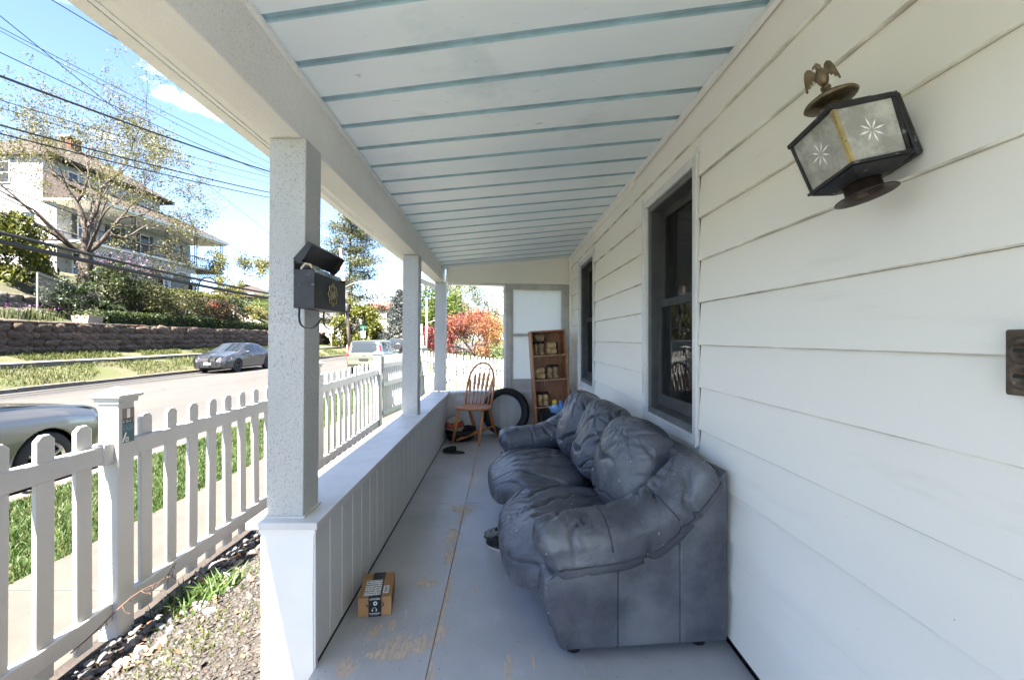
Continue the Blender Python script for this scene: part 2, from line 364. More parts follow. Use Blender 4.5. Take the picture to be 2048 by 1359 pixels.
pm2 = MB().box(-0.010, 0, 0, 0.139, -0.25, 0.555).mesh('plank')
y = 1.818
while y < 6.0:
    o = put('plank', pm2, PLANK); world_child(o, kw); o.location = (-0.946, y, 0); y += 0.1455
pb('foundation', MB().box(-0.93, 0.9, -2.2, 6.3, -0.9, -0.31), CONC)
# far wall: knee wall, header, old window
rk = pb('far_knee_wall', MB(rw).box(0.0, RL, 0.012, 0.13, -0.3, 0.556), PLANK)
pb('cap', MB(rw).box(0.0, RL, -0.03, 0.16, 0.558, 0.585), CAPM, rk, bevel=0.003)
pb('cap_apron', MB(rw).box(0.0, RL, -0.008, 0.011, 0.525, 0.557), CAPM, rk)
u = 0.004
while u < RL-0.02:
    pb('plank', MB(rw).box(u, min(u+0.112, RL-0.003), 0.0, 0.0115, 0.006, 0.524), PLANK, rk, bevel=0.003); u += 0.1185
hd = MB()
n_ = 1
a = [rw(0.0,-0.01,2.035), rw(RL,-0.01,2.06), rw(RL,0.13,2.06), rw(0.0,0.13,2.035)]
hd.hexa(a+[(p[0],p[1],lerp(zl(p[1]), zr(p[1]), (p[0]+0.8)/1.75)+0.012) for p in a])
pb('header', hd, SIDING)
pb('header_trim', MB(rw).box(0.02, 0.80, -0.006, 0.11, 2.018, 2.037), TRIM)
win = pb('far_window', MB(rw).box(0.795, 0.875, -0.012, 0.12, 0.586, 2.05), OLDW, bevel=0.004)
pb('side_frame', MB(rw).box(1.655, RL, -0.012, 0.12, 0.586, 2.05), OLDW, win, bevel=0.004)
pb('top_rail', MB(rw).box(0.875, 1.655, -0.006, 0.10, 1.975, 2.05), OLDW, win, bevel=0.003)
pb('meeting_rail', MB(rw).box(0.91, 1.62, 0.005, 0.06, 1.325, 1.362), OLDW, win, bevel=0.003)
pb('bottom_rail', MB(rw).box(0.875, 1.655, 0.002, 0.08, 0.586, 0.735), OLDW, win, bevel=0.003)
pb('bottom_panel', MB(rw).box(0.93, 1.60, -0.006, 0.002, 0.61, 0.70), OLDW, win, bevel=0.003)
for a, b in ((0.875, 0.908), (1.622, 1.655)): pb('stile', MB(rw).box(a, b, 0.0, 0.08, 0.735, 1.975), OLDW, win, bevel=0.003)
g = N('ribbed_obscure_pane')
h = g.math('SINE', g.math('MULTIPLY', g.xyz()[0], 520.0)); spk = g.noise(150, detail=2)
g.base(g.ramp(g.noise(90, g.co((1,1,0.3)), detail=3), 0.35, 0.65, (0.76,0.76,0.75,1), (0.86,0.86,0.85,1)))
g.rough(0.35); g.bump(g.math('ADD', h, g.math('MULTIPLY', spk, 2.0)), 0.35, 0.003)
tl = g.n.new('ShaderNodeBsdfTranslucent'); tl.inputs[0].default_value = (0.92,0.92,0.90,1)
ms = g.n.new('ShaderNodeMixShader'); ms.inputs[0].default_value = 0.62
g.l.new(g.b.outputs[0], ms.inputs[1]); g.l.new(tl.outputs[0], ms.inputs[2]); g.l.new(ms.outputs[0], g.out.inputs[0])
PANE = g.m
pb('pane', MB(rw).box(0.908, 1.622, 0.03, 0.036, 1.362, 1.975), PANE, win)
pb('pane', MB(rw).box(0.908, 1.622, 0.03, 0.036, 0.735, 1.325), PANE, win)

# ------------------------------------------------------------------ the house behind the siding
house = thing('house', 'white clapboard house wall with two dark screened windows along the porch', 'house', (3.0, 3.0, -0.5))
def hb(name, mb, m, parent=None, **k): return mb.build(name, m, parent or house, world=True, **k)
WIN = [(2.262, 2.99, 0.822, 2.150), (4.80, 5.585, 0.785, 2.176)]
hb('wall', MB().box(1.40, 8.0, -4.0, 6.62, -0.9, 6.0).box(0.985, 1.399, -4.0, 2.25, -0.9, 6.0).box(0.985, 1.399, 3.0, 4.79, -0.9, 6.0).box(0.985, 1.399, 5.595, 6.62, -0.9, 6.0)
   .box(0.985, 1.399, 2.251, 2.999, -0.9, 0.81).box(0.985, 1.399, 4.791, 5.594, -0.9, 0.77).box(0.985, 1.399, 2.251, 2.999, 2.16, 6.0).box(0.985, 1.399, 4.791, 5.594, 2.19, 6.0),
   mat('room_dark', (0.05,0.048,0.045,1), 0.9))
hb('roof', MB().prism([(0.4,5.9),(8.5,5.9),(4.5,8.6)], lambda a, b: (a, -4.4, b), lambda a, b: (a, 7.0, b)), ROOF)
LAPSH = mat('lap_shadow_edge', (0.74,0.68,0.58,1), 0.8, var=(5, 0.5))  # tan lower board edges: the shadow line of each lap put into the colour
for k in range(-6, 7):
    z0 = 1.2715+0.2035*k-0.002; z1 = z0+0.1998
    z0 = max(z0, 0.012); z1 = min(z1, 2.46)
    cuts = [(2.205, 3.047), (4.742, 5.643)] if (z0 < 2.20 and z1 > 0.78) else []
    if k == -6: pass
    ys_, segs = -2.2, []
    for a, b in cuts: segs.append((ys_, a)); ys_ = b
    segs.append((ys_, 6.5))
    for (a, b) in segs:
        zz0, zz1 = z0, z1
        hb('siding_board', MB().prism([(0.9420,zz0),(0.9465,zz0-0.0035),(0.968,zz0-0.001),(0.968,zz1),(0.9570,zz1)], lambda x, z, a=a: (x, a+0.001, z), lambda x, z, b=b: (x, b-0.001, z)), [SIDING, LAPSH]).data.polygons.foreach_set('material_index', [0, 0, 1, 1, 0, 0, 0])
    for (a, b) in cuts:                        # short pieces over and under a window
        if z0 < 0.78 < z1: hb('siding_board', MB().prism([(0.9445,z0),(0.968,z0),(0.968,0.779),(0.952,0.779)], lambda x, z: (x, a+0.003, z), lambda x, z: (x, b-0.003, z)), SIDING)
        if z0 < 2.20 < z1: hb('siding_board', MB().prism([(0.9505,2.203),(0.968,2.203),(0.968,z1),(0.9565,z1)], lambda x, z: (x, a+0.003, z), lambda x, z: (x, b-0.003, z)), SIDING)
# frieze board under the ceiling at the far part of the wall
hb('frieze_board', MB().box(0.940, 0.9565, 3.30, 6.45, 2.395, 2.455), SIDING, bevel=0.002)
hb('corner_board', MB().box(0.925, 0.95, 6.34, 6.40, 0.59, 2.43), SIDING, bevel=0.003)
FRAME_D = mat('weathered_sash_paint', (0.16,0.16,0.155,1), 0.6, var=(10, 0.2))
STORM = mat('storm_frame_paint', (0.70,0.69,0.67,1), 0.45, var=(5, 0.1))
g = N('window_glass'); g.base((0.012,0.012,0.013,1)); g.rough(0.02); g.b.inputs['IOR'].default_value = 1.5
tr = g.n.new('ShaderNodeBsdfTransparent'); tr.inputs[0].default_value = (0.75,0.76,0.75,1)
fr = g.n.new('ShaderNodeFresnel'); fr.inputs[0].default_value = 1.5
gl = g.n.new('ShaderNodeBsdfGlossy'); gl.inputs['Roughness'].default_value = 0.01
ms = g.n.new('ShaderNodeMixShader'); g.l.new(fr.outputs[0], ms.inputs[0]); g.l.new(tr.outputs[0], ms.inputs[1]); g.l.new(gl.outputs[0], ms.inputs[2]); g.l.new(ms.outputs[0], g.out.inputs[0])
GLASS = g.m
g = N('insect_screen'); X, Y, Z = g.xyz()
d = g.n.new('ShaderNodeBsdfDiffuse'); d.inputs[0].default_value = (0.035,0.035,0.036,1)
t = g.n.new('ShaderNodeBsdfTransparent'); ms = g.n.new('ShaderNodeMixShader')
g.l.new(g.math('MULTIPLY_ADD', g.noise(2.0, detail=4), 0.30, 0.24), ms.inputs[0]); g.l.new(t.outputs[0], ms.inputs[1]); g.l.new(d.outputs[0], ms.inputs[2]); g.l.new(ms.outputs[0], g.out.inputs[0])
SCREEN = g.m
CURT = mat('dim_curtain', (0.16,0.155,0.15,1), 0.9, var=(4, 0.2))
for (y0, y1, z0, z1) in WIN:
    w = hb('window', MB().box(0.936, 0.953, y0-0.055, y0-0.001, z0-0.045, z1+0.05).box(0.936, 0.953, y1+0.001, y1+0.055, z0-0.045, z1+0.05)
           .box(0.9365, 0.9525, y0-0.001, y1+0.001, z1+0.001, z1+0.05).box(0.9365, 0.9525, y0-0.001, y1+0.001, z0-0.045, z0-0.001), STORM, bevel=0.003)
    hb('edge_channel', MB().box(0.928, 0.9365, y0-0.062, y0-0.054, z0-0.05, z1+0.075).box(0.928, 0.9365, y1+0.054, y1+0.062, z0-0.05, z1+0.075).box(0.928, 0.9365, y0-0.054, y1+0.054, z0-0.053, z0-0.045), STORM, w)
    fd = MB().box(0.9532, 1.06, y0-0.03, y0+0.012, z0-0.02, z1+0.02).box(0.9532, 1.06, y1-0.012, y1+0.03, z0-0.02, z1+0.02)
    fd.box(0.9532, 1.06, y0+0.012, y1-0.012, z1-0.03, z1+0.02).box(0.9532, 1.06, y0+0.012, y1-0.012, z0-0.02, z0+0.02)
    hb('frame', fd, FRAME_D, w)
    zm = z0+(z1-z0)*0.525
    hb('sill', MB().hexa([(0.957,y0+0.013,z0+0.021),(1.06,y0+0.013,z0+0.021),(1.06,y1-0.013,z0+0.021),(0.957,y1-0.013,z0+0.021),(0.957,y0+0.013,z0+0.028),(1.06,y0+0.013,z0+0.06),(1.06,y1-0.013,z0+0.06),(0.957,y1-0.013,z0+0.028)]), FRAME_D, w)
    for nm, za, zb_, xa in (('lower_sash', z0+0.05, zm+0.025, 1.012), ('upper_sash', zm-0.02, z1-0.031, 1.036)):
        hb(nm, MB().box(xa, xa+0.022, y0+0.0125, y0+0.055, za, zb_).box(xa, xa+0.022, y1-0.055, y1-0.0125, za, zb_)
           .box(xa, xa+0.022, y0+0.055, y1-0.055, za, za+(0.07 if nm[0] == 'l' else 0.045)).box(xa, xa+0.022, y0+0.055, y1-0.055, zb_-0.045, zb_), FRAME_D, w)
        hb('glass_pane', MB().box(xa+0.009, xa+0.013, y0+0.05, y1-0.05, za+0.04, zb_-0.04), GLASS, w)
    hb('screen', MB().add([(0.968,y0+0.012,z0+0.03),(0.968,y1-0.012,z0+0.03),(0.968,y1-0.012,z1-0.03),(0.968,y0+0.012,z1-0.03)], [(0,1,2,3)]), SCREEN, w)
    cm = MB()
    for i in range(40):
        a, b = lerp(y0, y1, i/40), lerp(y0, y1, (i+1)/40)
        xa, xb = 1.12+0.012*math.sin(i*1.9)+0.006*math.sin(i*0.7), 1.12+0.012*math.sin((i+1)*1.9)+0.006*math.sin((i+1)*0.7)
        if 0.25 < i/40 < 1.0: cm.add([(xa,a,zm-0.5*(i % 1)),(xb,b,zm),(xb,b,z1),(xa,a,z1)], [(0,1,2,3)])
    hb('curtain', cm, CURT, w, sm=True)
# ------------------------------------------------------------------ ground, road, pavements
def sheet(name, m, x0, x1, y0, y1, z, kind='structure', nx=1, ny=1, fz=None, sm=True):
    X, Yv = np.meshgrid(np.linspace(x0, x1, nx+1), np.linspace(y0, y1, ny+1))
    Z = np.vectorize(fz)(X, Yv) if fz else np.full_like(X, z)
    V = np.stack([X, Yv, Z], -1).reshape(-1, 3)
    idx = np.arange((nx+1)*(ny+1)).reshape(ny+1, nx+1)
    Fq = np.stack([idx[:-1,:-1], idx[:-1,1:], idx[1:,1:], idx[1:,:-1]], -1).reshape(-1, 4)
    o = put(name, np_mesh(name, V, Fq, sm), m); o['kind'] = kind; return o
def m_grass(name, lo, hi, dry, amt):
    g = N(name)
    c = g.ramp(g.noise(0.8, detail=7, rough=0.65), 0.3, 0.7, lo, hi)
    c = g.mix(g.math('MULTIPLY', g.ramp(g.noise(0.35, g.co((1,1,1),(3,3,0)), detail=6, rough=0.7), 0.45, 0.65), amt), c, dry)
    g.base(c); g.rough(0.9); g.bump(g.noise(14, detail=6, rough=0.7), 0.9, 0.05); return g.m
LAWN = m_grass('lawn_soil', (0.025,0.045,0.008,1), (0.05,0.08,0.014,1), (0.09,0.07,0.045,1), 0.5)
BANKM = m_grass('bank_turf', (0.028,0.036,0.009,1), (0.05,0.056,0.014,1), (0.075,0.058,0.04,1), 0.7)
HILLM = m_grass('planted_slope_soil', (0.03,0.035,0.012,1), (0.055,0.055,0.022,1), (0.07,0.055,0.04,1), 0.8)
def m_asphalt():
    g = N('worn_asphalt')
    c = g.ramp(g.noise(0.5, g.co((1,0.3,1)), detail=7, rough=0.65), 0.3, 0.7, (0.033,0.0312,0.029,1), (0.050,0.047,0.044,1))
    c = g.mix(g.math('MULTIPLY', g.ramp(g.noise(180, detail=2), 0.55, 0.7), 0.35), c, (0.05,0.047,0.044,1))
    v = g.n.new('ShaderNodeTexVoronoi'); v.feature = 'DISTANCE_TO_EDGE'; v.inputs['Scale'].default_value = 0.42
    wv = g.n.new('ShaderNodeMix'); wv.data_type = 'VECTOR'; wv.inputs['Factor'].default_value = 0.12
    nt = g.n.new('ShaderNodeTexNoise'); nt.inputs['Scale'].default_value = 1.6; nt.inputs['Detail'].default_value = 6; g.l.new(g.tc.outputs['Object'], nt.inputs['Vector'])
    g.l.new(g.co((1,0.5,1)), wv.inputs['A']); g.l.new(nt.outputs['Color'], wv.inputs['B']); g.l.new(wv.outputs['Result'], v.inputs['Vector'])
    crack = g.math('SUBTRACT', 1.0, g.ramp(v.outputs['Distance'], 0.004, 0.014))
    patch = g.ramp(g.noise(0.25, g.co((1,1,1),(1,6,0)), detail=3), 0.45, 0.62)
    crack = g.math('MULTIPLY', crack, patch)
    c = g.mix(g.math('MULTIPLY', crack, 0.75), c, (0.025,0.024,0.022,1))
    g.base(c); g.rough(0.85); g.bump(g.noise(90, detail=4, rough=0.7), 0.4, 0.006); return g.m
ASPH = m_asphalt()
WALK = mat('pavement_concrete', (0.052,0.044,0.037,1), 0.85, var=(5, 0.13), speck=(140, 0.66, (0.032,0.028,0.024,1)), bump=(120, 0.35, 0.004))
KERB = mat('kerb_stone', (0.12,0.10,0.082,1), 0.85, var=(4, 0.25), bump=(30, 0.4, 0.01))
ZR = -0.42
sheet('ground', LAWN, -700, 700, -300, 900, -0.62)
sheet('lawn', LAWN, -3.0, 60, 7.0, 90, 0, nx=30, ny=40, fz=lambda x, y: -0.29-0.03*max(0, x+2)+0.03*math.sin(x*1.3+y*0.7))
road = sheet('road', ASPH, -15.4, -5.0, -60, 420, ZR)
sheet('road', ASPH, -60, -15.41, 50.5, 59.0, ZR-0.004)
sheet('road', ASPH, -4.99, 60, 50.5, 59.0, ZR-0.004)
kerb = MB()
for y in np.arange(-12, 50, 2.4): kerb.box(-5.0, -4.80, y+0.006, y+2.394, -0.62, -0.292)
o = kerb.build('kerb', KERB, bevel=0.012); o['kind'] = 'structure'
kerb = MB()
for y in np.arange(-12, 50, 2.4): kerb.box(-15.56, -15.40, y+0.006, y+2.394, -0.62, -0.285+0.012*math.sin(y))
o = kerb.build('kerb', KERB, bevel=0.012); o['kind'] = 'structure'
sheet('verge', LAWN, -4.80, -3.11, -12, 50, 0, nx=8, ny=120, fz=lambda x, y: -0.285+0.02*math.sin(x*4+y)*math.sin(y*1.7)+0.03*sstep(-3.0, -4.2, x)*0)
sheet('pavement_bed', DARK, -3.115, -2.03, -12, 60, -0.285)
pv = bpy.data.objects.new('pavement', None); COL.objects.link(pv); pv['kind'] = 'structure'
sm_ = MB().box(-3.108, -2.04, 0.004, 1.516, -0.35, -0.246).mesh('slab')
for i in range(-6, 34):
    o = put('slab', sm_, WALK, pv); o.location = (0, i*1.52+1.28, 0.003*math.sin(i*2.1)); b = o.modifiers.new('bevel', 'BEVEL'); b.width = 0.006; b.segments = 1
bank = sheet('bank', BANKM, -19.6, -15.55, -12, 49.5, 0, nx=16, ny=90, fz=lambda x, y: np.interp(x, (-19.6,-18.4,-17.2,-16.4,-15.55), (0.72,0.35,0.27,0.02,-0.30))+(0.05*mnoise.noise(Vector((x*0.9, y*0.6, 0))) if x < -15.7 else 0))
pf = bpy.data.objects.new('pavement', None); COL.objects.link(pf); pf['kind'] = 'structure'
sm2 = MB().box(-18.4, -17.15, 0.005, 1.515, 0.05, 0.40).mesh('slab')
WALK2 = mat('pale_pavement', (0.10,0.09,0.077,1), 0.85, var=(2, 0.12), bump=(80, 0.2, 0.004))
for i in range(2, 33):
    o = put('slab', sm2, WALK2, pf); o.location = (0, i*1.52, 0.012*math.sin(i*1.3))
def hz(x, y):
    h = float(np.interp(x, (-120,-40,-30,-26,-23,-21.8,-21,-19.9), (9.0,6.3,5.8,5.0,3.9,3.0,2.25,1.95)))
    k = 1-sstep(49.5, 56, y)*sstep(-34, -27, x)
    return lerp(-0.5, h, k)+(0.16*mnoise.noise(Vector((x*0.5, y*0.5, 2))) if x < -20.2 else 0)
sheet('hillside', HILLM, -120, -19.88, -30, 130, 0, nx=110, ny=110, fz=hz)
# gravel yard between fence and porch
GRAVM = mat('gravel_bed_soil', (0.028,0.022,0.018,1), 0.95, var=(8, 0.35), bump=(50, 0.8, 0.02))
def gz(x, y):
    t = (x+2.03)/(1.08); base = lerp(-0.225, -0.055, sstep(0.0, 1.0, t))
    return base+0.018*mnoise.noise(Vector((x*3, y*3, 1)))+0.02*sstep(1.0, 7.0, y)
sheet('gravel_bed', GRAVM, -2.06, -0.93, -3, 7.4, 0, nx=24, ny=160, fz=gz)

# pebbles: nobody could count them
def ico(sub):
    bm = bmesh.new(); bmesh.ops.create_icosphere(bm, subdivisions=sub, radius=1); bm.verts.ensure_lookup_table()
    V = np.array([v.co[:] for v in bm.verts]); Fc = np.array([[v.index for v in f.verts] for f in bm.faces]); bm.free(); return V, Fc
IV, IF = ico(1)
def pebbles(name, m, pts, sizes, label, flat=0.55):
    n = len(pts); allv = []
    ang = rng.uniform(0, 6.28, n); tl = rng.normal(0, 0.35, (n, 2))
    sc = np.stack([sizes*rng.uniform(0.8, 1.5, n), sizes*rng.uniform(0.7, 1.1, n), sizes*rng.uniform(0.7, 1.0, n)*flat], -1)
    V = IV[None]*sc[:, None, :]*(1+rng.normal(0, 0.13, (n, len(IV), 1)))
    V[..., 2] += V[..., 0]*tl[:, None, 0]+V[..., 1]*tl[:, None, 1]
    c, s = np.cos(ang)[:, None], np.sin(ang)[:, None]
    x = V[..., 0]*c-V[..., 1]*s; y = V[..., 0]*s+V[..., 1]*c
    V = np.stack([x, y, V[..., 2]], -1)+pts[:, None, :]
    Fq = IF[None]+(np.arange(n)*len(IV))[:, None, None]
    o = put(name, np_mesh(name, V.reshape(-1, 3), Fq.reshape(-1, 3), False, 3), m); tag(o, label, None, None, 'stuff'); return o
def m_island(name, stops, rough=0.8):
    g = N(name); ge = g.n.new('ShaderNodeNewGeometry'); r = g.n.new('ShaderNodeValToRGB'); e = r.color_ramp
    while len(e.elements) < len(stops): e.elements.new(0.5)
    for el, (p, c) in zip(e.elements, stops): el.position, el.color = p, c
    g.l.new(ge.outputs['Random Per Island'], r.inputs[0]); g.base(r.outputs[0]); g.rough(rough); return g
PEB = m_island('gravel_stone', [(0,(0.017,0.016,0.0145,1)),(0.35,(0.030,0.027,0.024,1)),(0.75,(0.052,0.047,0.042,1)),(0.92,(0.034,0.022,0.016,1)),(1,(0.125,0.118,0.108,1))]).m
PEBD = m_island('dark_stone', [(0,(0.06,0.06,0.065,1)),(0.6,(0.13,0.13,0.135,1)),(1,(0.22,0.18,0.15,1))]).m
LITTER = m_island('dead_leaf', [(0,(0.12,0.06,0.03,1)),(0.5,(0.22,0.10,0.05,1)),(1,(0.34,0.20,0.10,1))])
n = 13000
px_ = rng.uniform(-1.98, -0.96, n); py_ = 1.1+rng.beta(1.0, 2.2, n)*5.8
pts = np.stack([px_, py_, [gz(a, b)+0.003 for a, b in zip(px_, py_)]], -1)
sz = rng.uniform(0.004, 0.013, n)*np.where(rng.random(n) < 0.06, 1.7, 1.0)
pebbles('gravel', PEB, pts, sz, 'pale grey loose gravel between picket fence and porch')
n = 420
px_ = -1.95+np.abs(rng.normal(0, 0.17, n)); py_ = 1.3+rng.beta(1.0, 1.6, n)*4.5
pts = np.stack([px_, py_, [gz(a, b)+0.008 for a, b in zip(px_, py_)]], -1)
pebbles('dark_gravel', PEBD, pts, rng.uniform(0.012, 0.032, n), 'dark slate pieces lying along the foot of the fence')

# leaf and blade meshes ------------------------------------------------------
def leaves_mesh(name, C, size, aspect=0.55, up=0.0, droop=None, sm=False):
    n = len(C); C = np.asarray(C, float); size = np.broadcast_to(size, (n,))
    d = rng.normal(size=(n, 3)); d[:, 2] += up*0
    if droop is not None: d = d*0.6+np.asarray(droop)
    d /= np.linalg.norm(d, axis=1)[:, None]
    nn = rng.normal(size=(n, 3)); nn[:, 2] = np.abs(nn[:, 2])+up
    sd = np.cross(d, nn); sd /= (np.linalg.norm(sd, axis=1)[:, None]+1e-9)
    L = d*size[:, None]*0.5; S = sd*(size*aspect)[:, None]*0.5
    V = np.stack([C-L, C+S-L*0.1, C+L, C-S-L*0.1], 1).reshape(-1, 3)
    return np_mesh(name, V, np.arange(4*n).reshape(-1, 4), sm)
def blades_mesh(name, base, h, lean, width):
    n = len(base); a = rng.uniform(0, 6.28, n); h = h*rng.uniform(0.55, 1.25, n)
    sd = np.stack([np.cos(a), np.sin(a), np.zeros(n)], -1)*(width*rng.uniform(0.6, 1.3, n))[:, None]
    b = rng.uniform(0, 6.28, n); le = np.stack([np.cos(b), np.sin(b), np.zeros(n)], -1)*(h*lean*rng.uniform(0.1, 1.0, n))[:, None]
    up = np.stack([np.zeros(n), np.zeros(n), h], -1)
    V = np.stack([base-sd, base+sd, base+le*0.35+up*0.6+sd*0.7, base+le*0.35+up*0.6-sd*0.7, base+le+up*0.95], 1)
    i = np.arange(n)*5
    Q = np.stack([i, i+1, i+2, i+3], -1); T = np.stack([i+3, i+2, i+4, i+4], -1)
    V = V.reshape(-1, 3)
    me = bpy.data.meshes.new(name); me.from_pydata(V.tolist(), [], Q.tolist()+T[:, :3].tolist()); return me
def m_leaf(name, stops, rough=0.55, trans=0.35):
    g = m_island(name, stops, rough)
    col = g.b.inputs['Base Color'].links[0].from_socket
    t = g.n.new('ShaderNodeBsdfTranslucent'); g.l.new(col, t.inputs[0]); ms = g.n.new('ShaderNodeMixShader'); ms.inputs[0].default_value = trans
    g.l.new(g.b.outputs[0], ms.inputs[1]); g.l.new(t.outputs[0], ms.inputs[2]); g.l.new(ms.outputs[0], g.out.inputs[0]); return g.m
LAWNB = m_leaf('lawn_blade', [(0,(0.013,0.034,0.005,1)),(0.55,(0.027,0.062,0.008,1)),(0.85,(0.055,0.09,0.016,1)),(1,(0.11,0.095,0.036,1))])
BANKB = m_leaf('bank_blade', [(0,(0.034,0.052,0.008,1)),(0.6,(0.065,0.082,0.014,1)),(1,(0.115,0.105,0.034,1))])
n = 62000
yy = 1.6+rng.beta(1.0, 2.6, n)*24; xx = rng.uniform(-4.72, -3.09, n)
o = put('grass', blades_mesh('grass', np.stack([xx, yy, np.full(n, -0.288)], -1), 0.07, 0.9, 0.0040), LAWNB); tag(o, 'bright green uncut grass on the verge beside the pavement', None, None, 'stuff')
n = 26000
yy = rng.uniform(13, 46, n); u_ = rng.random(n); xx = np.where(u_ < 0.45, rng.uniform(-17.1, -15.6, n), rng.uniform(-19.45, -18.42, n))
keep = np.array([mnoise.noise(Vector((a*0.8, b*0.5, 5))) > -0.22 for a, b in zip(xx, yy)]); xx, yy = xx[keep], yy[keep]
zz = np.interp(xx, (-19.6,-18.4,-17.2,-16.4,-15.55), (0.72,0.35,0.27,0.02,-0.30))
o = put('grass', blades_mesh('grass', np.stack([xx, yy, zz-0.02], -1), 0.17, 0.9, 0.013), BANKB); tag(o, 'yellow-green rough grass on the bank across the road', None, None, 'stuff')
# weeds, litter by the fence
n = 260
c = rng.normal(size=(n, 2))*(0.075, 0.11)
b_ = np.stack([-1.72+c[:, 0], 2.62+c[:, 1], [gz(-1.72+a, 2.62+b)+0.0 for a, b in c]], -1)
o = put('weed_clump', blades_mesh('weed_clump', b_, 0.085, 1.5, 0.007), m_leaf('weed_leaf', [(0,(0.03,0.065,0.010,1)),(1,(0.075,0.12,0.03,1))])); tag(o, 'leafy green weed clump growing in gravel beside the picket fence', None, None, 'stuff')
n = 500
c = rng.normal(size=(n, 2))*(0.14, 0.20)
b_ = np.stack([-1.46+c[:, 0], 2.05+c[:, 1], [gz(-1.46+a, 2.05+b)+0.0 for a, b in c]], -1)
o = put('weed_patch', blades_mesh('weed_patch', b_, 0.026, 1.6, 0.004), m_leaf('weed_moss', [(0,(0.04,0.055,0.010,1)),(1,(0.09,0.10,0.024,1))])); tag(o, 'low yellowish weed patch in the middle of the gravel', None, None, 'stuff')
n = 260
lx = -1.88+np.abs(rng.normal(0, 0.26, n)); ly = 1.3+rng.beta(1, 1.6, n)*4
o = put('leaf_litter', leaves_mesh('leaf_litter', np.stack([lx, ly, [gz(a, b)+0.02 for a, b in zip(lx, ly)]], -1), rng.uniform(0.02, 0.05, n), 0.6, up=3.0), LITTER.m); tag(o, 'brown dead leaves scattered over the gravel', None, None, 'stuff')
# dried trailing stem on the rail
tw = MB(); p0 = Vector((-1.80, 2.02, 0.02)); pth = []
for i in range(15):
    t = i/14; pth.append((-1.885+0.10*math.sin(t*3.0), 1.98+t*0.62, -0.05+0.10*math.sin(t*2.6)-0.02*math.cos(t*9)))
tw.tube(pth, 0.003, 5)
for i in range(1, 14):
    p = Vector(pth[i]); q = [p]
    for j in range(4): q.append(q[-1]+Vector((random.uniform(-0.012, 0.02), random.uniform(-0.02, 0.02), random.uniform(-0.022, 0.008))))
    tw.tube(q, 0.0016, 4)
tag(tw.build('dried_vine', mat('dry_stem', (0.09,0.05,0.035,1), 0.8), sm=True), 'dry brown trailing stem draped over the bottom fence rail', 'vine')

# ------------------------------------------------------------------ picket fences
VINYL = mat('white_vinyl', (0.42,0.42,0.415,1), 0.38, var=(2.2, 0.07), speck=(26, 0.71, (0.30,0.30,0.25,1)))
def picket_mesh(name, w, h, t):
    c = 0.022*w/0.08
    out = [(-w/2,0),(w/2,0),(w/2,h-c),(w/2-c*1.1,h),(-w/2+c*1.1,h),(-w/2,h-c)]
    return MB().prism(out, lambda a, b: (-t/2, a, b), lambda a, b: (t/2, a, b)).mesh(name)
def fence_post(parent, loc, h, s=0.102, rot=0, deep=0.35):
    M = MB(); hs = s/2
    o = M.box(-hs, hs, -hs, hs, -deep, h).build('post', VINYL, parent, bevel=0.006, loc=loc); o.rotation_euler.z = rot
    k = MB()
    def ring(r, z): return [(-r,-r,z),(r,-r,z),(r,r,z),(-r,r,z)]
    lv = [(hs+0.001,h-0.02),(hs+0.010,h-0.018),(hs+0.012,h+0.004),(hs+0.026,h+0.012),(hs+0.028,h+0.024),(0.004,h+0.062)]
    for (r0, z0), (r1, z1) in zip(lv[:-1], lv[1:]): k.add(ring(r0, z0)+ring(r1, z1), [(i, (i+1) % 4, 4+(i+1) % 4, 4+i) for i in range(4)])
    c = k.build('cap', VINYL, o); return o
ff = thing('picket_fence', 'white vinyl picket fence running beside the pavement in front of the porch', 'fence', (-1.99, 2.3, -0.25))
FX = -1.99
def ff_loc(x, y, z): return (x+1.99, y-2.3, z+0.25)
posts = [-0.1, 2.341, 4.78, 7.22]
for y in posts:
    dz = 0.01*max(0, y-2.3)
    fence_post(ff, ff_loc(FX, y, dz), 0.99)
pm = picket_mesh('picket', 0.082, 1.07, 0.022)
def add_rail(parent, a, b, h, t, locf):
    a, b = Vector(locf(*a)), Vector(locf(*b)); d = b-a; L = d.length; ry = math.asin(d.z/L); rz = math.atan2(d.y, d.x)
    o = MB().box(0, L, -t/2, t/2, -h/2, h/2).build('rail', VINYL, parent, bevel=0.005, loc=a); o.rotation_euler = (0, -ry, rz); return o
for (y0, y1) in zip(posts[:-1], posts[1:]):
    for z in (0.725, -0.075): add_rail(ff, (FX, y0+0.053, z+0.01*max(0, y0-2.3)), (FX, y1-0.053, z+0.01*max(0, y1-2.3)), 0.089, 0.05, ff_loc)
    n = int(round((y1-y0)/0.1815))
    for i in range(1, n):
        y = y0+(y1-y0)*i/n
        o = put('picket', pm, VINYL, ff, ff_loc(FX, y, -0.185+0.01*max(0, y-2.3))); o.rotation_euler = (random.uniform(-0.010, 0.010), random.uniform(-0.012, 0.012), random.uniform(-0.03, 0.03))
        b = o.modifiers.new('bevel', 'BEVEL'); b.width = 0.004; b.segments = 2
# rail brackets on the second post
for sgn in (-1, 1):
    MB().box(-0.031, 0.031, -0.03, 0.03, -0.053, 0.053).build('bracket', VINYL, ff, bevel=0.006, loc=ff_loc(FX, 2.341+sgn*0.078, 0.725))
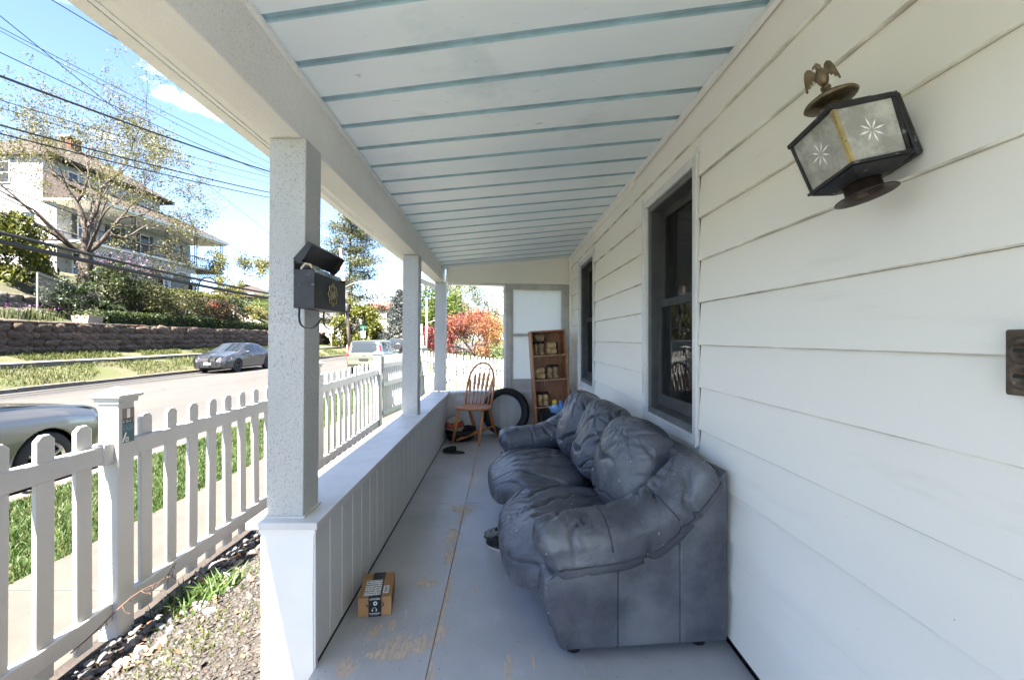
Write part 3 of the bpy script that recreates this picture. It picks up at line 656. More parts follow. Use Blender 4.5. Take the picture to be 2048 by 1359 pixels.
# printed sticker on the post
def sticker():
    g = N('fence_sticker_print'); X, Y, Z = g.xyz()
    def band(v, a, b): return g.math('MULTIPLY', g.math('GREATER_THAN', v, a), g.math('LESS_THAN', v, b))
    c = g.mix(band(Z, 0.10, 0.30), (0.015,0.085,0.11,1), (0.20,0.15,0.12,1))
    c = g.mix(g.math('MULTIPLY', band(Y, -0.010, 0.010), band(Z, 0.125, 0.172)), c, (0.72,0.72,0.68,1))
    c = g.mix(g.math('MULTIPLY', band(Y, -0.04, 0.026), band(Z, 0.100, 0.124)), c, (0.01,0.01,0.012,1))
    dash = g.math('GREATER_THAN', g.noise(120, g.co((1,2.2,0.8)), detail=1), 0.5)
    c = g.mix(g.math('MULTIPLY', g.math('MULTIPLY', band(Y, -0.034, 0.02), band(Z, 0.104, 0.109)), dash), c, (0.8,0.8,0.8,1))
    c = g.mix(g.math('MULTIPLY', g.math('MULTIPLY', band(Y, -0.034, 0.02), band(Z, 0.114, 0.118)), dash), c, (0.55,0.55,0.55,1))
    rows = g.math('GREATER_THAN', g.math('SINE', g.math('MULTIPLY', Z, 900.0)), 0.3)
    c = g.mix(g.math('MULTIPLY', g.math('MULTIPLY', g.math('MULTIPLY', band(Y, -0.033, 0.03), band(Z, 0.058, 0.092)), dash), g.math('MULTIPLY', rows, 0.55)), c, (0.5,0.6,0.62,1))
    sl = g.math('ADD', g.math('MULTIPLY', Z, -0.45), Y)
    c = g.mix(g.math('MULTIPLY', band(sl, -0.044, -0.034), band(Z, 0.004, 0.052)), c, (0.7,0.7,0.68,1))
    c = g.mix(g.math('MULTIPLY', band(Y, -0.02, 0.001), band(Z, 0.004, 0.028)), c, (0.6,0.58,0.5,1))
    bars = g.math('GREATER_THAN', g.math('SINE', g.math('MULTIPLY', Y, 1900.0)), 0.0)
    c = g.mix(g.math('MULTIPLY', g.math('MULTIPLY', band(Y, -0.017, -0.002), band(Z, 0.008, 0.024)), bars), c, (0.03,0.03,0.03,1))
    g.base(c); g.rough(0.35); return g.m
o = MB().box(0, 0.0012, -0.037, 0.037, 0.0, 0.176).build('sticker', sticker(), ff, loc=ff_loc(FX+0.0515, 2.352, 0.765))
o['label'] = 'teal and brown printed sticker on the fence post'
# narrow-picket fence that turns off behind the porch
f2 = thing('picket_fence', 'white narrow-picket fence crossing behind the far end of the porch', 'fence', (-0.7, 8.7, -0.3))
def f2_loc(x, y, z): return (x+0.7, y-8.7, z+0.3)
pn = picket_mesh('picket', 0.040, 1.0, 0.016)
runs = [((-1.94,7.30,1.02),(-1.68,9.3,1.03)), ((-1.68,9.3,1.05),(-0.55,8.55,0.96)), ((-0.55,8.55,0.96),(0.75,7.75,0.87))]
for a, b in runs:
    a, b = Vector(a), Vector(b); L = math.hypot(b.x-a.x, b.y-a.y); rz = math.atan2(b.y-a.y, b.x-a.x)
    for dz in (-0.16, -0.46, -0.92): add_rail(f2, (a.x, a.y, a.z+dz), (b.x, b.y, b.z+dz), 0.075, 0.04, f2_loc)
    n = int(L/0.082)
    for i in range(n):
        p = a.lerp(b, (i+0.5)/n)
        o = put('picket', pn, VINYL, f2, f2_loc(p.x, p.y, p.z-1.0)); o.rotation_euler.z = rz+R(90)
for p in (runs[1][0], runs[2][1]): fence_post(f2, f2_loc(p[0], p[1], p[2]-1.06), 1.10, rot=R(-30), deep=0.3)
f3 = thing('picket_fence', 'low white picket fence on the lawn beyond the red maple', 'fence', (0.0, 17.0, -0.5))
pl = picket_mesh('picket', 0.07, 0.95, 0.02)
for i in range(26): o = put('picket', pl, VINYL, f3, (-1.2+i*0.125, 0.12*i*0.1, 0.03)); o.rotation_euler.z = R(90)
for z in (0.3, 0.75): MB().box(-1.3, 2.05, -0.03, 0.03, z, z+0.08).build('rail', VINYL, f3)
f4 = thing('picket_fence', 'distant low white picket fence in front of the yellow-green bush', 'fence', (-12.9, 46.0, ZR))
pl = picket_mesh('picket', 0.11, 1.0, 0.03)
for i in range(30): o = put('picket', pl, VINYL, f4, (-2.9+i*0.2, 0, 0.05)); o.rotation_euler.z = R(90)
for z in (0.35, 0.75): MB().box(-3, 3, -0.03, 0.03, z, z+0.09).build('rail', VINYL, f4)

# ------------------------------------------------------------------ stone walls across the road
def rock_meshes(k, seed, flat):
    out = []
    V0, F0 = ico(2)
    for i in range(k):
        V = np.array([Vector(v)*(1+0.34*mnoise.noise(Vector(v)*1.3+Vector((seed+i*7.1, 0, 0)))+0.12*mnoise.noise(Vector(v)*3.1+Vector((seed+i*3.1, 4, 0)))) for v in V0])
        V = np.sign(V)*np.abs(V)**0.72; V[:, 0] *= flat
        out.append(np_mesh('stone', V, F0, True, 3))
    return out
def m_rock(name, lo, hi):
    g = N(name); oi = g.n.new('ShaderNodeObjectInfo')
    c = g.ramp(oi.outputs['Random'], 0.0, 1.0, lo, hi)
    c2 = g.ramp(g.noise(1.6, detail=8, rough=0.7), 0.34, 0.68, (0.30,0.30,0.30,1), (1.9,1.75,1.6,1))
    g.base(g.mix(1.0, c, c2, 'MULTIPLY')); g.rough(0.9); g.bump(g.noise(2.2, detail=9, rough=0.75), 1.0, 0.3); return g.m
ROCK1 = m_rock('brown_fieldstone', (0.075,0.054,0.042,1), (0.165,0.125,0.10,1)); ROCK2 = m_rock('grey_fieldstone', (0.085,0.078,0.068,1), (0.19,0.175,0.15,1))
MORT = mat('old_mortar', (0.085,0.068,0.055,1), 0.95, var=(2, 0.4), bump=(6, 0.8, 0.05))
def stone_wall(label, x, y0, y1, fz0, fz1, sw, sh, m, seed):
    t = thing('stone_wall', label, 'wall', (x, (y0+y1)/2, fz0((y0+y1)/2)))
    o = along(x-0.45, x-0.02, lambda Y: fz0(Y)-0.5, lambda Y: fz1(Y)-0.03, y0, y1).build('core', MORT, t, world=True)
    ms_ = rock_meshes(10, seed, 0.30); rr = random.Random(seed); row = 0; z = 0
    while True:
        y = y0+rr.uniform(0, sw); hh = sh*rr.uniform(0.8, 1.2)
        if z+hh*0.5 > fz1(y0)-fz0(y0): break
        while y < y1:
            w = sw*rr.uniform(0.5, 1.6)*(1+0.02*(y-y0)); h2 = hh*rr.uniform(0.7, 1.15)
            o = put('stone', ms_[rr.randrange(10)], m, t); o.location = (rr.uniform(-0.05, 0.04), y+w/2-(y0+y1)/2, fz0(y)+z+hh/2-fz0((y0+y1)/2))
            o.scale = (0.34, w*0.56, h2*0.60); o.rotation_euler = (rr.uniform(-0.2, 0.2), 0, rr.uniform(-0.08, 0.08)); y += w*0.98
        z += hh*0.95; row += 1
    cp = MB()
    y = y0
    while y < y1:
        w = rr.uniform(0.8, 1.7); cp.box(x-0.47, x+0.06, y, min(y1, y+w-0.02), fz1(y)-0.05, fz1(y)+0.035+rr.uniform(-0.015, 0.015)); y += w
    cp.build('coping', m, t, world=True, bevel=0.02)
    return t
stone_wall('long brown fieldstone retaining wall above the far pavement', -19.5, 12.5, 48.5, lambda Y: 0.66, lambda Y: 2.0-0.005*(Y-15), 0.55, 0.32, ROCK1, 11)
stone_wall('short grey rounded-stone wall below the big bush', -21.6, 12.5, 23.0, lambda Y: 2.15, lambda Y: 3.30-0.02*(Y-15), 0.45, 0.34, ROCK2, 23)
# ------------------------------------------------------------------ the leather sofa
def m_leather(nm, wrinkled):
    g = N(nm)
    c = g.ramp(g.noise(3.2, detail=7, rough=0.62), 0.28, 0.74, (0.030,0.033,0.044,1), (0.108,0.113,0.137,1))
    worn = g.ramp(g.noise(2.1, g.co((1,1,1),(4,2,7)), detail=6, rough=0.62), 0.5, 0.68)
    c = g.mix(g.math('MULTIPLY', worn, 0.65), c, (0.19,0.193,0.205,1))
    tan_ = g.ramp(g.noise(3.6, g.co((1,1,1),(8,5,1)), detail=6, rough=0.7), 0.48, 0.82)
    c = g.mix(g.math('MULTIPLY', tan_, 0.22), c, (0.20,0.185,0.165,1))
    scr = g.ramp(g.noise(24, g.co((1.8,0.5,0.9)), detail=5, rough=0.7), 0.68, 0.74)
    c = g.mix(g.math('MULTIPLY', scr, 0.14), c, (0.34,0.34,0.35,1))
    nick = g.ramp(g.noise(48, g.co((1,1,1),(3,3,3)), detail=1), 0.772, 0.785)
    c = g.mix(g.math('MULTIPLY', nick, 0.8), c, (0.62,0.58,0.52,1))
    g.base(c); g.rough(g.ramp(g.noise(6, detail=5), 0.3, 0.7, (0.28,0.28,0.28,1), (0.46,0.46,0.46,1)))
    g.b.inputs['Specular IOR Level'].default_value = 0.5
    w1 = g.noise(8.5, g.co((1,1,1.3)), detail=5, rough=0.5, dist=1.6)
    rid = g.math('ABSOLUTE', g.math('SUBTRACT', w1, 0.5)); rid = g.ramp(rid, 0.0, 0.06)
    n1 = g.bump(rid, 0.20 if wrinkled else 0.07, 0.006)
    if wrinkled:                               # long fold lines, thick in some places and absent in others
        for sc, st, loc in ((8.0, 0.26, (0,0,0)),):
            w2 = g.noise(sc, g.co((1.0,0.34,1.15), loc, (0.5,0.2,0.35)), detail=3, rough=0.45, dist=0.9)
            r2 = g.ramp(g.math('ABSOLUTE', g.math('SUBTRACT', w2, 0.5)), 0.0, 0.035)
            mk = g.ramp(g.noise(3.4, g.co((1,1,1), loc), detail=2), 0.48, 0.66)
            n1 = g.bump(g.math('MULTIPLY', g.math('SUBTRACT', r2, 1.0), mk), st, 0.010, n1)
    g.bump(g.voro(260), 0.10, 0.002, n1); return g.m
LEATH = m_leather('creased_grey_leather', True); LEATHF = m_leather('flat_grey_leather', False)
SA = math.atan2(0.18, 2.02)
sofa = thing('sofa', 'worn grey-blue leather three-seat sofa with puffy back cushions against the house wall', 'sofa', (0.065, 1.80, 0.0), SA)
# local axes: x = front to back, y = near arm to far arm, z = up
def pillow(name, c, half, e, cuts, disp, rot=(0,0,0), parent=sofa, m=LEATH, post=None):
    bm = bmesh.new(); bmesh.ops.create_cube(bm, size=2); bmesh.ops.subdivide_edges(bm, edges=bm.edges, cuts=cuts, use_grid_fill=True)
    un = {}
    for v in bm.verts:
        d = v.co.copy(); r = (abs(d.x)**e+abs(d.y)**e+abs(d.z)**e)**(-1/e)
        q = d*r; un[v.index] = q; v.co = Vector((q.x*half[0], q.y*half[1], q.z*half[2]))
    bm.normal_update()
    bm.verts.ensure_lookup_table(); nr = [v.normal.copy() for v in bm.verts]
    M = Matrix.Translation(c) @ Matrix.Rotation(rot[2], 4, 'Z') @ Matrix.Rotation(rot[1], 4, 'Y') @ Matrix.Rotation(rot[0], 4, 'X')
    for i, v in enumerate(bm.verts):
        v.co = v.co+nr[i]*disp(un[v.index], v.co)
        p = M @ v.co; v.co = post(p) if post else p
    me = bpy.data.meshes.new(name); bm.to_mesh(me); bm.free(); smooth(me)
    return put(name, me, m, parent)
def nz3(p, f, s=0.0): return mnoise.noise(Vector((p.x*f+s, p.y*f+s*1.7, p.z*f-s)))
def crease(ph, w): return -1.35*math.exp(-(math.sin(ph)/w)**2)
def fine(p, seed):
    a = 2.2*nz3(p, 2.2, seed+11); q = p.x*math.cos(a)*0.6+p.y*math.cos(a)+p.z*math.sin(a)
    return crease(q*52+2.6*nz3(p, 7, seed), 0.26)*0.0075*sstep(-0.15, 0.3, nz3(p, 3.7, seed+13))
def back_disp(seed):
    def f(u, p):
        s, t = u.y, u.z                       # along the sofa, up
        front = sstep(-0.1, -0.6, u.x)
        warp = 0.9*nz3(p, 4.0, seed)+0.4*nz3(p, 9, seed)
        low = sstep(0.55, -0.35, t)
        a = crease((t-0.55*s*s*(1 if t < 0.2 else 0.3))*6.2+warp*1.3+seed, 0.24)*0.030*low*sstep(-0.25, 0.15, nz3(p, 3.0, seed+3)+0.12)
        b = crease(math.atan2(s, 1.25-t)*11+warp*1.2, 0.20)*0.020*sstep(-0.1, 0.8, t)*sstep(-0.2, 0.2, nz3(p, 5, seed+9))
        c_ = crease((s*0.8+t*0.9)*5.2+warp*1.6+2, 0.14)*0.020*sstep(0.0, 0.3, nz3(p, 3.4, seed+5))
        seam = -0.010*math.exp(-((t-0.62+0.1*s*s)/0.02)**2)*front
        return front*(a+c_)+b+fine(p, seed)+seam*0.6+0.006*nz3(p, 7, seed)+0.0025*nz3(p, 22, seed)+0.012*nz3(p, 3, seed+2)
    return f
def seat_disp(seed, sink):
    def f(u, p):
        s, t = u.y, u.x
        top = sstep(0.1, 0.7, u.z)
        warp = 0.9*nz3(p, 3.4, seed)+0.35*nz3(p, 10, seed)
        a = crease(s*5.0+t*2.2+warp*2.0+seed, 0.13)*0.022*sstep(-0.3, 0.8, t)*sstep(-0.1, 0.25, nz3(p, 3.1, seed+4))
        b = crease(math.atan2(s+0.1, t+1.5)*13+warp*1.5, 0.15)*0.018*sstep(-0.15, 0.2, nz3(p, 4.0, seed+8))
        fr = crease(s*16+warp*2.5, 0.3)*0.012*sstep(-0.55, -0.9, t)*sstep(0.35, -0.2, u.z)
        edge = crease((s+0.5*t)*4.0+warp*3+1.3, 0.10)*0.020*sstep(0.05, 0.35, nz3(p, 2.4, seed+6))
        return top*(a+b+edge-sink*(1-s*s)*(1-t*t))+fr+fine(p, seed)+0.009*nz3(p, 3.2, seed+1)+0.003*nz3(p, 16, seed)
    return f
for i, (yc, hl, top) in enumerate(((0.535, 0.285, 0.0), (1.045, 0.262, 0.018), (1.555, 0.268, 0.022))):
    pillow('back_cushion', (0.655, yc, 0.635+top), (0.145, hl, 0.245), 2.9, 44, back_disp(3.1+i*5.3), (0, R(19), R(2-2*i)))
def droop(p):                                 # the front edge of a seat rolls down
    k = sstep(0.16, -0.03, p.x); return Vector((p.x, p.y, p.z-0.055*k))
pillow('seat_cushion', (0.315, 0.545, 0.316), (0.355, 0.50, 0.112), 3.2, 52, seat_disp(1.7, 0.022), post=droop)
pillow('seat_cushion', (0.305, 1.43, 0.342), (0.352, 0.425, 0.118), 3.0, 50, seat_disp(8.2, 0.006), post=droop)
SEAM = mat('leather_seam', (0.035,0.037,0.044,1), 0.5)
# pillow arms that sweep up into the back
def arm(y_mid, seed, flip, hw=0.135):
    path = [(0.095,0.395),(0.13,0.420),(0.19,0.434),(0.28,0.442),(0.42,0.455),(0.54,0.495),(0.645,0.57),(0.735,0.665),(0.795,0.735),(0.825,0.762)]
    pts = [Vector(p) for p in path]; n, kk = 44, 90
    V = []
    cum = [0]
    for a, b in zip(pts[:-1], pts[1:]): cum.append(cum[-1]+(b-a).length)
    for i in range(kk+1):
        q = min(cum[-1], cum[-1]*i/kk); j = max(k for k in range(len(cum)) if cum[k] <= q+1e-9); j = min(j, len(pts)-2)
        t = (q-cum[j])/(cum[j+1]-cum[j]); c = pts[j].lerp(pts[j+1], t); d = (pts[j+1]-pts[j])
        if j+2 < len(pts): d = d.lerp(pts[j+2]-pts[j+1], t*0.5)
        if j > 0: d = d.lerp(pts[j]-pts[j-1], (1-t)*0.5)
        d.normalize(); nrm = Vector((-d.y, d.x))
        e0 = (1-max(0, 1-q/0.075)**2.4)**0.5 if q < 0.075 else 1.0
        e1 = (1-max(0, 1-(cum[-1]-q)/0.06)**2.2)**0.5 if cum[-1]-q < 0.06 else 1.0
        k = max(0.02, e0*e1); th = (0.124 if q < 0.5 else lerp(0.124, 0.088, (q-0.5)/(cum[-1]-0.5)))
        for m_ in range(n):
            a = 2*math.pi*m_/n; ca, sa = math.cos(a), math.sin(a)
            ca = math.copysign(abs(ca)**0.8, ca); sa = math.copysign(abs(sa)**0.8, sa)
            p = Vector((c.x+nrm.x*sa*th*k, y_mid+ca*hw*k*flip, c.y+nrm.y*sa*th*k))
            wv = nz3(p, 4.5, seed)
            dd = crease(q*9+wv*4.5+ca*1.8, 0.13)*0.020*sstep(-0.2, 0.2, nz3(p, 3.5, seed+2))
            dd += crease(q*5+ca*2.0+wv*2+1, 0.11)*0.022*sstep(0.0, 0.25, nz3(p, 3.0, seed+7))
            dd += crease(m_/n*40+wv*3, 0.3)*0.013*sstep(0.14, 0.02, q)
            dd += -0.012*math.exp(-((sa+0.05+0.25*nz3(p, 2, 5))/0.06)**2)*(1 if ca > 0 else 0)-0.010*math.exp(-((ca-0.15)/0.05)**2)*(1 if sa > 0 else 0)*sstep(0.1, 0.3, q)
            dd += 0.005*wv+0.002*nz3(p, 17, seed)+fine(p, seed)
            out = Vector((nrm.x*sa, ca*flip, nrm.y*sa)); out.normalize(); V.append(p+out*dd*k)
    Fq = [(i*n+j, i*n+(j+1) % n, (i+1)*n+(j+1) % n, (i+1)*n+j) for i in range(kk) for j in range(n)]
    Fq += [tuple(range(n))[::-1], tuple(range(kk*n, (kk+1)*n))]
    me = bpy.data.meshes.new('arm_pad'); me.from_pydata([tuple(v) for v in V], [], Fq)
    bm = bmesh.new(); bm.from_mesh(me); bmesh.ops.recalc_face_normals(bm, faces=bm.faces); bm.to_mesh(me); bm.free(); smooth(me)
    ap = put('arm_pad', me, LEATH, sofa)
    ks = 0 if flip else 0
    j0 = n-2                                  # stitched seam along the outer face, and one across the top
    MB().tube([V[i*n+j0]+Vector((0, flip*0.0005, 0)) for i in range(5, kk-3)], 0.0036, 5).build('seam', SEAM, ap, sm=True)
    MB().tube([V[30*n+j]+Vector((0, 0, 0.0008)) for j in range(0, n//2-2)], 0.0032, 5).build('seam', SEAM, ap, sm=True)
    MB().tube([V[62*n+j]+Vector((0, 0, 0.0008)) for j in range(0, n//2-2)], 0.0032, 5).build('seam', SEAM, ap, sm=True)
    return ap
arm(0.105, 2.0, -1); arm(1.985, 9.0, 1)
# arm side panels with seams, base, back, feet
def top_of(v): return float(np.interp(v, (0.0,0.10,0.28,0.45,0.56,0.66,0.76,0.86), (0.31,0.365,0.37,0.385,0.435,0.53,0.65,0.755)))
def side_panels(y0, y1):
    for a, b in ((0.135, 0.40), (0.4005, 0.66), (0.6605, 0.862)):
        vs_ = list(np.linspace(a, b, 9))
        out = [(a+(0.055 if a < 0.14 else 0), 0.055), (b, 0.055)]+[(v, top_of(v)) for v in reversed(vs_)]
        if a < 0.14: out = out[:-1]+[(0.112, 0.33), (0.118, 0.22)]
        nn = len(out)
        me = MB().prism(out, lambda p, q: (p, y0, q), lambda p, q: (p, y1, q)).mesh('side_panel')
        o = put('side_panel', me, LEATHF, sofa); bv = o.modifiers.new('bevel', 'BEVEL'); bv.width = 0.007; bv.segments = 3; bv.limit_method = 'ANGLE'; bv.angle_limit = R(50); smooth(me)
side_panels(0.0, 0.17); side_panels(1.93, 2.10)
pillow('front_rail', (0.145, 1.05, 0.175), (0.075, 0.90, 0.135), 5.0, 26, lambda u, p: 0.006*nz3(p, 4, 3)+0.002*nz3(p, 15, 1), post=lambda p: Vector((p.x+0.055*sstep(0.22, 0.04, p.z), p.y, p.z)))
for yc in (0.085, 2.015):
    pillow('arm_front', (0.148, yc, 0.20), (0.062, 0.088, 0.165), 4.5, 22, lambda u, p: 0.006*nz3(p, 7, yc)+crease(p.y*60+nz3(p, 9, 2)*2, 0.3)*0.004*sstep(0.2, 0.9, u.z), post=lambda p: Vector((p.x+0.065*sstep(0.28, 0.04, p.z), p.y, p.z)))
MB().box(0.15, 0.80, 0.15, 1.95, 0.06, 0.24).build('base', mat('sofa_underside', (0.02,0.02,0.022,1), 0.9), sofa)
pillow('back_frame', (0.80, 1.05, 0.42), (0.068, 1.0, 0.372), 7.0, 40, lambda u, p: 0.007*nz3(p, 3.5, 4)+crease(p.y*14+nz3(p, 3, 1)*3, 0.25)*0.008*sstep(0.75, 0.95, u.z))
FOOT = mat('black_foot_plastic', (0.012,0.012,0.013,1), 0.4)
for x, y in ((0.235, 0.09), (0.78, 0.09), (0.235, 2.0), (0.78, 2.0)):
    MB().lathe([(0.030, 0.0), (0.034, 0.012), (0.040, 0.06)], Matrix.Translation((x, y, 0)), 18).build('foot', FOOT, sofa, sm=True)

# ------------------------------------------------------------------ wall lantern
BLACKM = mat('flaking_black_metal', (0.018,0.018,0.019,1), 0.45, 0.3, var=(20, 0.4), speck=(42, 0.63, (0.20,0.20,0.20,1)), bump=(30, 0.5, 0.004))
BRASS = mat('tarnished_brass', (0.22,0.165,0.085,1), 0.42, 0.9, var=(28, 0.45))
BRONZE = mat('aged_bronze', (0.14,0.105,0.062,1), 0.45, 0.7, var=(40, 0.5), bump=(60, 0.5, 0.003))
COPPER = mat('rusty_copper', (0.045,0.030,0.022,1), 0.45, 0.5, var=(25, 0.4))
BRIGHT = mat('yellowed_brass_bar', (0.46,0.36,0.16,1), 0.35, 0.6, var=(30, 0.25), speck=(60, 0.6, (0.08,0.06,0.03,1)))
lamp = thing('wall_lantern', 'black and brass wall lantern with eagle finial tilting on the white siding', 'lantern', (0.927, 1.093, 1.775))
lamp.rotation_euler = Matrix.Rotation(R(-15.5), 3, Vector((0.60, 0.80, 0))).to_euler()
# local: x negative = out from the wall, y along the wall (negative = toward viewer), z up
MB().box(-0.022, 0.0, -0.068, 0.050, -0.075, 0.085).build('back_plate', BLACKM, lamp, bevel=0.008)
MB().tube([(-0.012,-0.052,-0.07),(-0.012,-0.052,0.08)], 0.013, 12).build('plate_roll', BLACKM, lamp, sm=True)
MB().tube([(-0.02,0.0,-0.05),(-0.05,0.0,-0.065),(-0.085,0.0,-0.072)], 0.012, 8).build('bracket', BLACKM, lamp, sm=True)
bx0, bx1, by0, by1 = -0.172, -0.032, -0.074, 0.074
# body leans out slightly wider at the top
def lant(t, cx, cy): return None
zb0, zb1 = -0.062, 0.066
def corner(sx, sy, z):
    k = lerp(0.92, 1.0, (z-zb0)/(zb1-zb0)); mx, my = (bx0+bx1)/2, (by0+by1)/2
    return Vector((mx+sx*(bx1-bx0)/2*k, my+sy*(by1-by0)/2*k, z))
for sx, sy in ((-1,-1),(1,-1),(1,1),(-1,1)):
    a, b = corner(sx, sy, zb0), corner(sx, sy, zb1)
    m_ = MB(); r = 0.0042
    m_.hexa([(a.x+i*r, a.y+j*r, a.z) for i, j in ((-1,-1),(1,-1),(1,1),(-1,1))]+[(b.x+i*r, b.y+j*r, b.z) for i, j in ((-1,-1),(1,-1),(1,1),(-1,1))])
    m_.build('corner_bar', BRIGHT if (sx, sy) == (-1, -1) else BLACKM, lamp)
def frame_ring(z0, z1, g0, g1, nm, m):
    mx, my = (bx0+bx1)/2, (by0+by1)/2; hx, hy = (bx1-bx0)/2, (by1-by0)/2
    def rg(g_, z): return [(mx-hx-g_,my-hy-g_,z),(mx+hx+g_,my-hy-g_,z),(mx+hx+g_,my+hy+g_,z),(mx-hx-g_,my+hy+g_,z)]
    return MB().hexa(rg(g0, z0)+rg(g1, z1)).build(nm, m, lamp, bevel=0.003)
frame_ring(-0.070, -0.062, 0.004, 0.004, 'bottom_rim', BLACKM)
frame_ring(-0.092, -0.071, -0.03, 0.0, 'bottom_moulding', BLACKM)
frame_ring(0.066, 0.078, 0.008, 0.009, 'top_rim', BLACKM)
frame_ring(0.0785, 0.094, 0.003, -0.022, 'roof', BLACKM)
frame_ring(0.0945, 0.104, -0.020, -0.045, 'roof_step', BLACKM)
mx, my = (bx0+bx1)/2, 0.0
Mc = Matrix.Translation((mx, my, 0))
MB().lathe([(0.038,-0.092),(0.038,-0.112),(0.046,-0.116),(0.062,-0.121),(0.064,-0.124),(0.060,-0.1235),(0.044,-0.1175),(0.036,-0.113),(0.036,-0.100)], Mc, 32).build('bottom_bell', COPPER, lamp, sm=True)
MB().lathe([(0.020,0.102),(0.016,0.118),(0.030,0.121),(0.054,0.126),(0.058,0.130),(0.055,0.135),(0.034,0.146),(0.014,0.154),(0.010,0.160)], Mc, 32).build('finial_disc', BRONZE, lamp, sm=True)
# the eagle: body, head, two wings with feather scallops, on a small ball
eg = MB().lathe([(0.004,0.158),(0.011,0.163),(0.011,0.170),(0.005,0.175)], Mc, 14).build('eagle', BRONZE, lamp, sm=True)
E = Mc @ Matrix.Translation((0,0,0.172)) @ Matrix.Rotation(R(-35), 4, 'Z')
bd = MB(); bd.tube([E @ Vector(p) for p in ((0,0,0.0),(0,-0.001,0.012),(0,-0.003,0.026),(0,-0.003,0.040),(0,-0.001,0.047))], [0.006,0.012,0.0135,0.010,0.006], 12)
bd.tube([E @ Vector(p) for p in ((0,-0.001,0.044),(-0.001,-0.003,0.053),(-0.004,-0.004,0.058),(-0.010,-0.005,0.055),(-0.013,-0.005,0.050))], [0.0055,0.0068,0.0062,0.003,0.0008], 10)
bd.build('body', BRONZE, eg, sm=True)
wing = [(0.006,0.026),(0.010,0.044),(0.018,0.060),(0.027,0.066),(0.036,0.062),(0.042,0.048),(0.045,0.030),(0.048,0.012),(0.042,0.010),(0.039,0.022),(0.035,0.016),(0.031,0.028),(0.026,0.024),(0.022,0.032),(0.016,0.022),(0.010,0.016)]
for s in (-1, 1):
    MB().prism(wing, lambda a, b: tuple(E @ Vector((s*a*0.78, 0.004+0.014*abs(a)/0.04-0.0022, b))), lambda a, b: tuple(E @ Vector((s*a*0.78, 0.004+0.014*abs(a)/0.04+0.0022, b)))).build('wing', BRONZE, eg, bevel=0.0012)
g = N('lantern_glass'); g.base((0.9,0.9,0.88,1))
tr = g.n.new('ShaderNodeBsdfTransparent'); tr.inputs[0].default_value = (0.93,0.93,0.90,1); gl = g.n.new('ShaderNodeBsdfGlossy'); gl.inputs['Roughness'].default_value = 0.04
df = g.n.new('ShaderNodeBsdfDiffuse'); df.inputs[0].default_value = (0.84,0.81,0.72,1)
m1 = g.n.new('ShaderNodeMixShader'); g.l.new(g.ramp(g.noise(22, detail=5, rough=0.65), 0.40, 0.75, (0.34,)*3+(1,), (0.66,)*3+(1,)), m1.inputs[0]); g.l.new(tr.outputs[0], m1.inputs[1]); g.l.new(df.outputs[0], m1.inputs[2])
fr = g.n.new('ShaderNodeFresnel'); fr.inputs[0].default_value = 1.5
m2 = g.n.new('ShaderNodeMixShader'); g.l.new(fr.outputs[0], m2.inputs[0]); g.l.new(m1.outputs[0], m2.inputs[1]); g.l.new(gl.outputs[0], m2.inputs[2]); g.l.new(m2.outputs[0], g.out.inputs[0])
LGLASS = g.m
FROST = mat('cut_star_frost', (0.85,0.85,0.83,1), 0.5)
cn = [(-1,-1),(1,-1),(1,1),(-1,1)]
for i, nm in ((0, 'glass'), (3, 'glass'), (2, 'glass'), (1, 'glass')):
    a, b = cn[i], cn[(i+1) % 4]
    q = [corner(*a, zb0), corner(*b, zb0), corner(*b, zb1), corner(*a, zb1)]; nn = (q[1]-q[0]).cross(q[3]-q[0]).normalized()
    p = MB().hexa([tuple(v-nn*0.001) for v in q]+[tuple(v+nn*0.001) for v in q]).build(nm, LGLASS, lamp)
    if i in (0, 3):                            # eight-ray star cut into the pane
        cc = sum(q, Vector())/4; ex = (q[1]-q[0]).normalized(); ey = nn.cross(ex); st = MB()
        for k in range(8):
            an = k*math.pi/4+0.2; d = ex*math.cos(an)+ey*math.sin(an); s = nn.cross(d); L = 0.032 if k % 2 == 0 else 0.028
            for off in (-0.0016, 0.0016): st.add([tuple(cc+d*0.003+nn*off), tuple(cc+d*L*0.6+s*0.0022+nn*off), tuple(cc+d*L+nn*off), tuple(cc+d*L*0.6-s*0.0022+nn*off)], [(0,1,2,3)])
        st.build('cut_star', FROST, p)
bulb = MB().lathe([(0.010,-0.060),(0.011,-0.045),(0.015,-0.038),(0.024,-0.020),(0.028,-0.004),(0.025,0.012),(0.014,0.023),(0.003,0.026)], Mc, 24)
bulb.build('bulb', mat('white_bulb_glass', (0.88,0.87,0.84,1), 0.25), lamp, sm=True)
MB().box(bx1-0.006, bx1-0.003, by0+0.01, by1-0.01, zb0, zb1).build('reflector', mat('dull_reflector', (0.55,0.48,0.36,1), 0.4, 0.2, var=(20, 0.4)), lamp)

